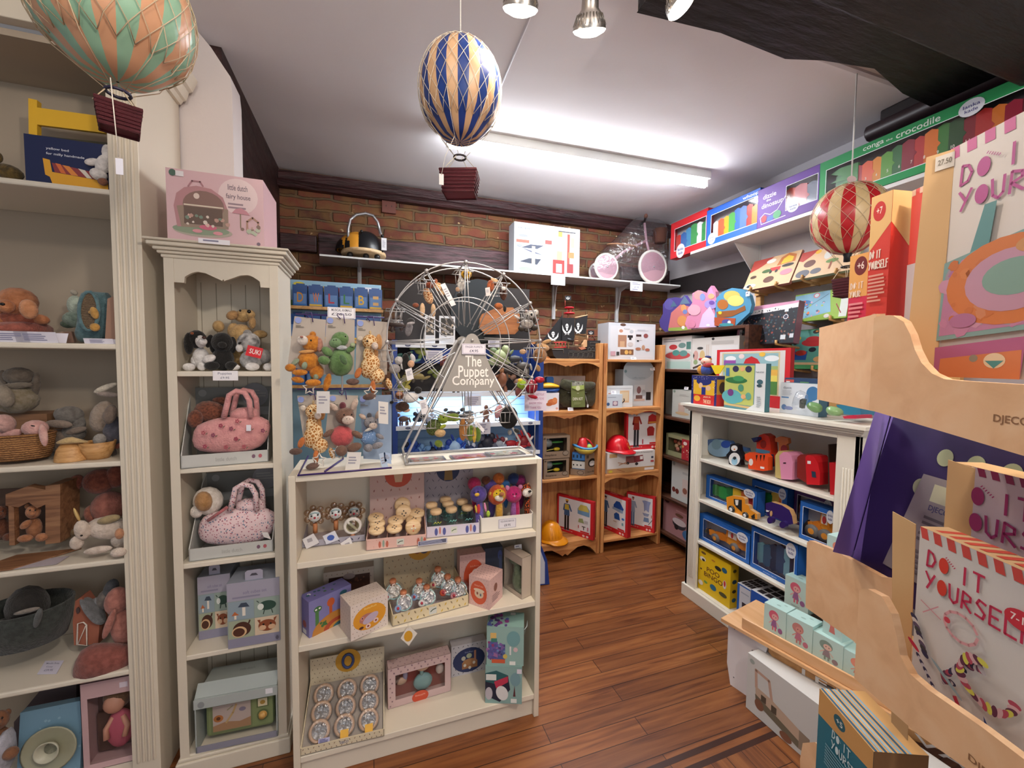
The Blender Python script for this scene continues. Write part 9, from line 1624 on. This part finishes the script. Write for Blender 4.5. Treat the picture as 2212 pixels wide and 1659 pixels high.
draw(g,F,W,H,[('e',.1+.2*(a%5)+(.1 if a//5%2 else 0),.08+.2*(a//5),.055,.05,'#a8b08c')for a in range(24)]+[('p',[(.02,1),(.1,.4),(.8,.4),(.75,1)],'#8c8486'),('r',.2,.44,.36,.54,'#c4c4a4'),('t','DJECO',.21,.56,.35,.6,'#3c3c6c'),('p',[(.4,.5),(.5,.42),(.7,.44),(.72,.54),(.5,.56)],'#a83428'),('e',.16,.84,.03,.025,'#b85c54')]+lines(.2,.62,.34,.78,5,'#5c5458',2)+lines(.42,.6,.7,.8,7,'#5c5458',3)+lines(.2,.82,.6,.96,5,'#6c6468',8));made(g,'game_carton','purple carton back printed with pale dots and grey text in the plywood stand','game',F.O)
# mint doll boxes on the bench
FIG=[(('#c85c74','#d8a0a0','#8c5c8c')),(('#b87c78','#c88c84','#b06c84')),(('#7c9088','#d8b4a8','#8c7c84')),(('#d88c78','#d8a090','#c8746c'))]
def mint(label,bl,br,tl,z,f,d=.12):return carton('doll_box',label,'toy box',('Z',z),bl,br,tl,d,'#b4d0cc',[('e',.45,.3,.22,.17,f[0]),('e',.5,.34,.14,.1,f[1]),('e',.45,.33,.02,.015,'#2c2426'),('e',.55,.34,.02,.015,'#2c2426'),('p',[(.4,.44),(.56,.44),(.62,.7),(.34,.68)],f[2]),('r',.4,.66,.46,.8,f[0]),('r',.52,.67,.58,.8,f[0]),('e',.76,.72,.1,.09,f[2]),('l',[(.4,.48),(.26,.6)],.03,f[1]),('l',[(.58,.48),(.7,.58)],.03,f[1])]+lines(.3,.88,.66,.93,1,'#8ca4a4',2),side='#a8c8c4',topart=[('e',.5,.6,.1,.08,'#8ca8a4'),('e',.7,.3,.08,.05,'#8ca8a4')],group='mint doll boxes',z=z)
q=[(1649,1362),(1697,1388),(1754,1420),(1820,1458),(1890,1498)];tt=[(1652,1301),(1704,1328),(1761,1364),(1826,1402)]
for i,nm in enumerate(('first mint doll box on the bench, figure with guitar','second mint doll box on the bench, figure in pink','third mint doll box on the bench, figure with a hat','fourth mint doll box on the bench, half hidden by the stand')):mint(nm,q[i],(q[i+1][0]-1,q[i+1][1]),tt[i],.311,FIG[i],.075)
c_=mint('mint doll box set back on the bench beside the bookcase, mushroom hatted figure',(1694,1302),(1745,1330),(1697,1240),.33,FIG[0],.07)
A=onX(1786,1180,1.72)
for i,nm in enumerate(('lowest','second','third','fourth','topmost')):
    zz_=.312+.1035*i;carton('doll_box',nm+' mint doll box of the stack behind the plywood tray','toy box',('X',1.72),(1786,1180),(1828,1196),to_px(Vector((1.72,A.y,zz_+.1025))),.07,'#b4d0cc',[('e',.5,.35,.2,.16,'#d88c78'),('p',[(.4,.48),(.6,.48),(.66,.75),(.34,.75)],'#c8746c')],side='#a8c8c4',group='mint doll boxes',z=zz_)
F,W,H=face(('Z',.002),(1611,1527),(1724,1627),(1614,1408));L=W*2.2
o=carton('wagon_box','large pale carton with a wooden camper van walker picture under the bench','toy box',('Z',.002),(1611,1527),(1724,1627),(1614,1408),.14,'#c4c4c2',[('r',0,0,3,1,'#c4c4c2')][:0]+[('l',[(.2,.5),(.18,.2),(.44,.22),(.5,.5)],.05,'#b89888'),('p',[(.18,.48),(.5,.5),(1,.62),(1,.9),(.2,.72)],'#b8a08c'),('p',[(.18,.62),(1,.8),(1,.92),(.2,.76)],'#6c6454'),('r',.3,.55,.4,.66,'#54483c'),('r',.5,.58,.6,.7,'#54483c'),('e',.27,.76,.09,.09,'#7c5440'),('e',.78,.92,.11,.07,'#7c5440'),('e',.1,.1,.05,.04,'#98a09c')],z=.002)
g=G();F2=o.F.shift(u=o.W);g.fbox(F2,0,.4,0,o.H,-.14,0,C('#c4c4c2'));draw(g,F2,.4,o.H,[('p',[(0,.62),(.1,.64),(.1,.9),(0,.92)],'#8c7c6c'),('e',.32,.4,.16,.3,'#b8b0bc')]+lines(.22,.32,.42,.5,3,'#948ca0',2));g.build('carton_end',None);x=bpy.data.objects['carton_end'];x.parent=o.o;x.location=-Vector(o.o['_o'])

# ================================================================ hanging balloons
def balloon(label,px,py,rpx,dist,c1,c2,n,squash,bk,cl='#d8ccb8',tilt=0,ceil_px=None,ring='#2c2426',topy=None):
    P=CC+ray(px,py)*dist;r=rpx*depth(P)/FPX;o=thing('balloon_ornament',label,'hanging ornament',P,'hot air balloon ornaments')
    prof=[(r*sin(pi*i/16)**.92 if 0<i<16 else r*.02,-r*squash*cos(pi*i/16)if i>8 else-r*squash*1.12*cos(pi*i/16))for i in range(17)]
    prof=[(p[0]*(.93 if i in(3,4)else 1),p[1])for i,p in enumerate(prof)]
    A,B=C(c1,.32),C(c2,.38);k=n*4;g=G();g.lathe(prof,P,A,k,seg_m=lambda j,i:(A if(j//4)%2 else B));g.build('envelope',o)
    g=G();cords=n;z0=-r*squash
    pt=lambda a,i:P+Vector((prof[i][0]*1.035*cos(a),prof[i][0]*1.035*sin(a),prof[i][1]*1.02))
    for j in range(n):
        for s in(-1,1):g.tube([pt(2*pi*(j+.5*(i%2)*s+(0 if i%2==0 else 0))/n,i)for i in range(15,3,-1)],r*.008,C(cl,.6),3)
    bz=P.z+z0-r*bk[0];bw,bh=r*bk[1],r*bk[2];rz=P.z+z0-r*bk[0]*.55
    for j in range(0,n,4):a=2*pi*j/n;g.tube([pt(a,6),pt(a,4)+Vector((0,0,-r*.05)),(P.x+r*.12*cos(a),P.y+r*.12*sin(a),rz)],r*.008,C(cl,.6),3)
    for sx in(-1,1):
        for sy in(-1,1):g.tube([(P.x+r*.1*sx,P.y+r*.1*sy,rz),(P.x+bw*sx*.9,P.y+bw*.6*sy,bz)],r*.01,C(cl,.6),3)
    g.build('cord_net',o)
    g=G();g.tube([(P.x+r*.15*cos(a*.5),P.y+r*.15*sin(a*.5),rz)for a in range(13)],r*.025,C(ring,.5),6,True);g.build('ring',o)
    q=Matrix.Rotation(radians(tilt),3,'Z');WB_=weave('#8a2f3c','#4c1420',260);g=G()
    def rect(w_,z_):return[Vector((P.x,P.y,z_))+q@Vector((sx*w_,sy*w_*.68,0))for sx,sy in((-1,-1),(1,-1),(1,1),(-1,1))]
    vs=rect(bw*.82,bz-bh)+rect(bw,bz)+rect(bw*.92,bz)+rect(bw*.75,bz-bh*.9)
    g.add(vs,[(3,2,1,0)]+[(i*4+j,i*4+(j+1)%4,i*4+4+(j+1)%4,i*4+4+j)for i in range(3)for j in range(4)]+[(12,13,14,15)],WB_);g.tube(rect(bw*.97,bz),r*.035,WB_,6,True);g.tube(rect(bw*.84,bz-bh),r*.03,WB_,6,True)
    for i in range(1,6):g.tube(rect(bw*(.84+.14*i/6)*1.01,bz-bh+bh*i/6),r*.022,WB_,5,True)
    g.build('basket',o)
    g=G();top=P+Vector((0,0,r*squash*1.1));g.tube([top,(top.x,top.y,CEIL if not ceil_px else CEIL-.11)],r*.022,C('#d8d6d2',.4),6);g.build('string',o)
    return o,P,r
o,P,r=balloon('blue and beige striped hanging balloon ornament in front of the tube light',994,195,87,1.12,'#1c3a80','#d0a880',24,1.12,(.92,.46,.5),tilt=-22)
g=G();a=P+Vector((-r*.42,-r*.3,-r*1.8));g.tube([P+Vector((-r*.2,-r*.3,-r*1.3)),a,a+Vector((-.01,0,-.05))],.001,C('#d8d0c4'),4);g.fbox(Fr(a+Vector((-.016,0,-.075)),(1,0,0)),0,.012,0,.028,-.001,0,C('#dcd8d4'));g.build('price_tag',o)
g=G();a=P+Vector((.006,0,r*1.2));g.fbox(Fr(a,(1,0,.6),(-.6,0,1)),0,.022,0,.01,-.002,0,C('#d8c8b0'));g.build('knot',o)
o,P,r=balloon('mint and peach striped hanging balloon ornament cut by the top left frame corner',248,16,139,.84,'#8fb89c','#cf9c78',22,1.0,(.52,.27,.34),cl='#c8b090',tilt=25,ring='#26203c')
g=G();a=P+Vector((r*.02,-r*.24,-r*1.2));g.tube([a,a+Vector((r*.06,0,-r*1.15))],.0012,C('#d8d0c4'),4);g.fbox(Fr(a+Vector((r*.02,0,-r*1.42)),(1,0,0)),0,.012,0,.032,-.001,0,C('#d4d4e0'));g.build('price_tag',o)
o,P,r=balloon('red and cream striped hanging balloon ornament right of the tube light',1835,470,68,1.92,'#c0242c','#d8bc8c',18,1.02,(.95,.36,.5),tilt=10,cl='#d8c4a4')
g=G();top=P+Vector((0,-.0,r*1.1));F=Fr(top+Vector((-.03,-.02,-.0)),CR);g.flat(F,[(.022*cos(a*.4),.016*sin(a*.4))for a in range(16)],0,'#dcc4c4');g.lathe([(r*.16,0),(r*.1,-r*.2),(r*.1,-r*.36),(0,-r*.38)],P+Vector((0,0,-r*1.02)),C('#1c2024',.4),12);g.build('burner',o)
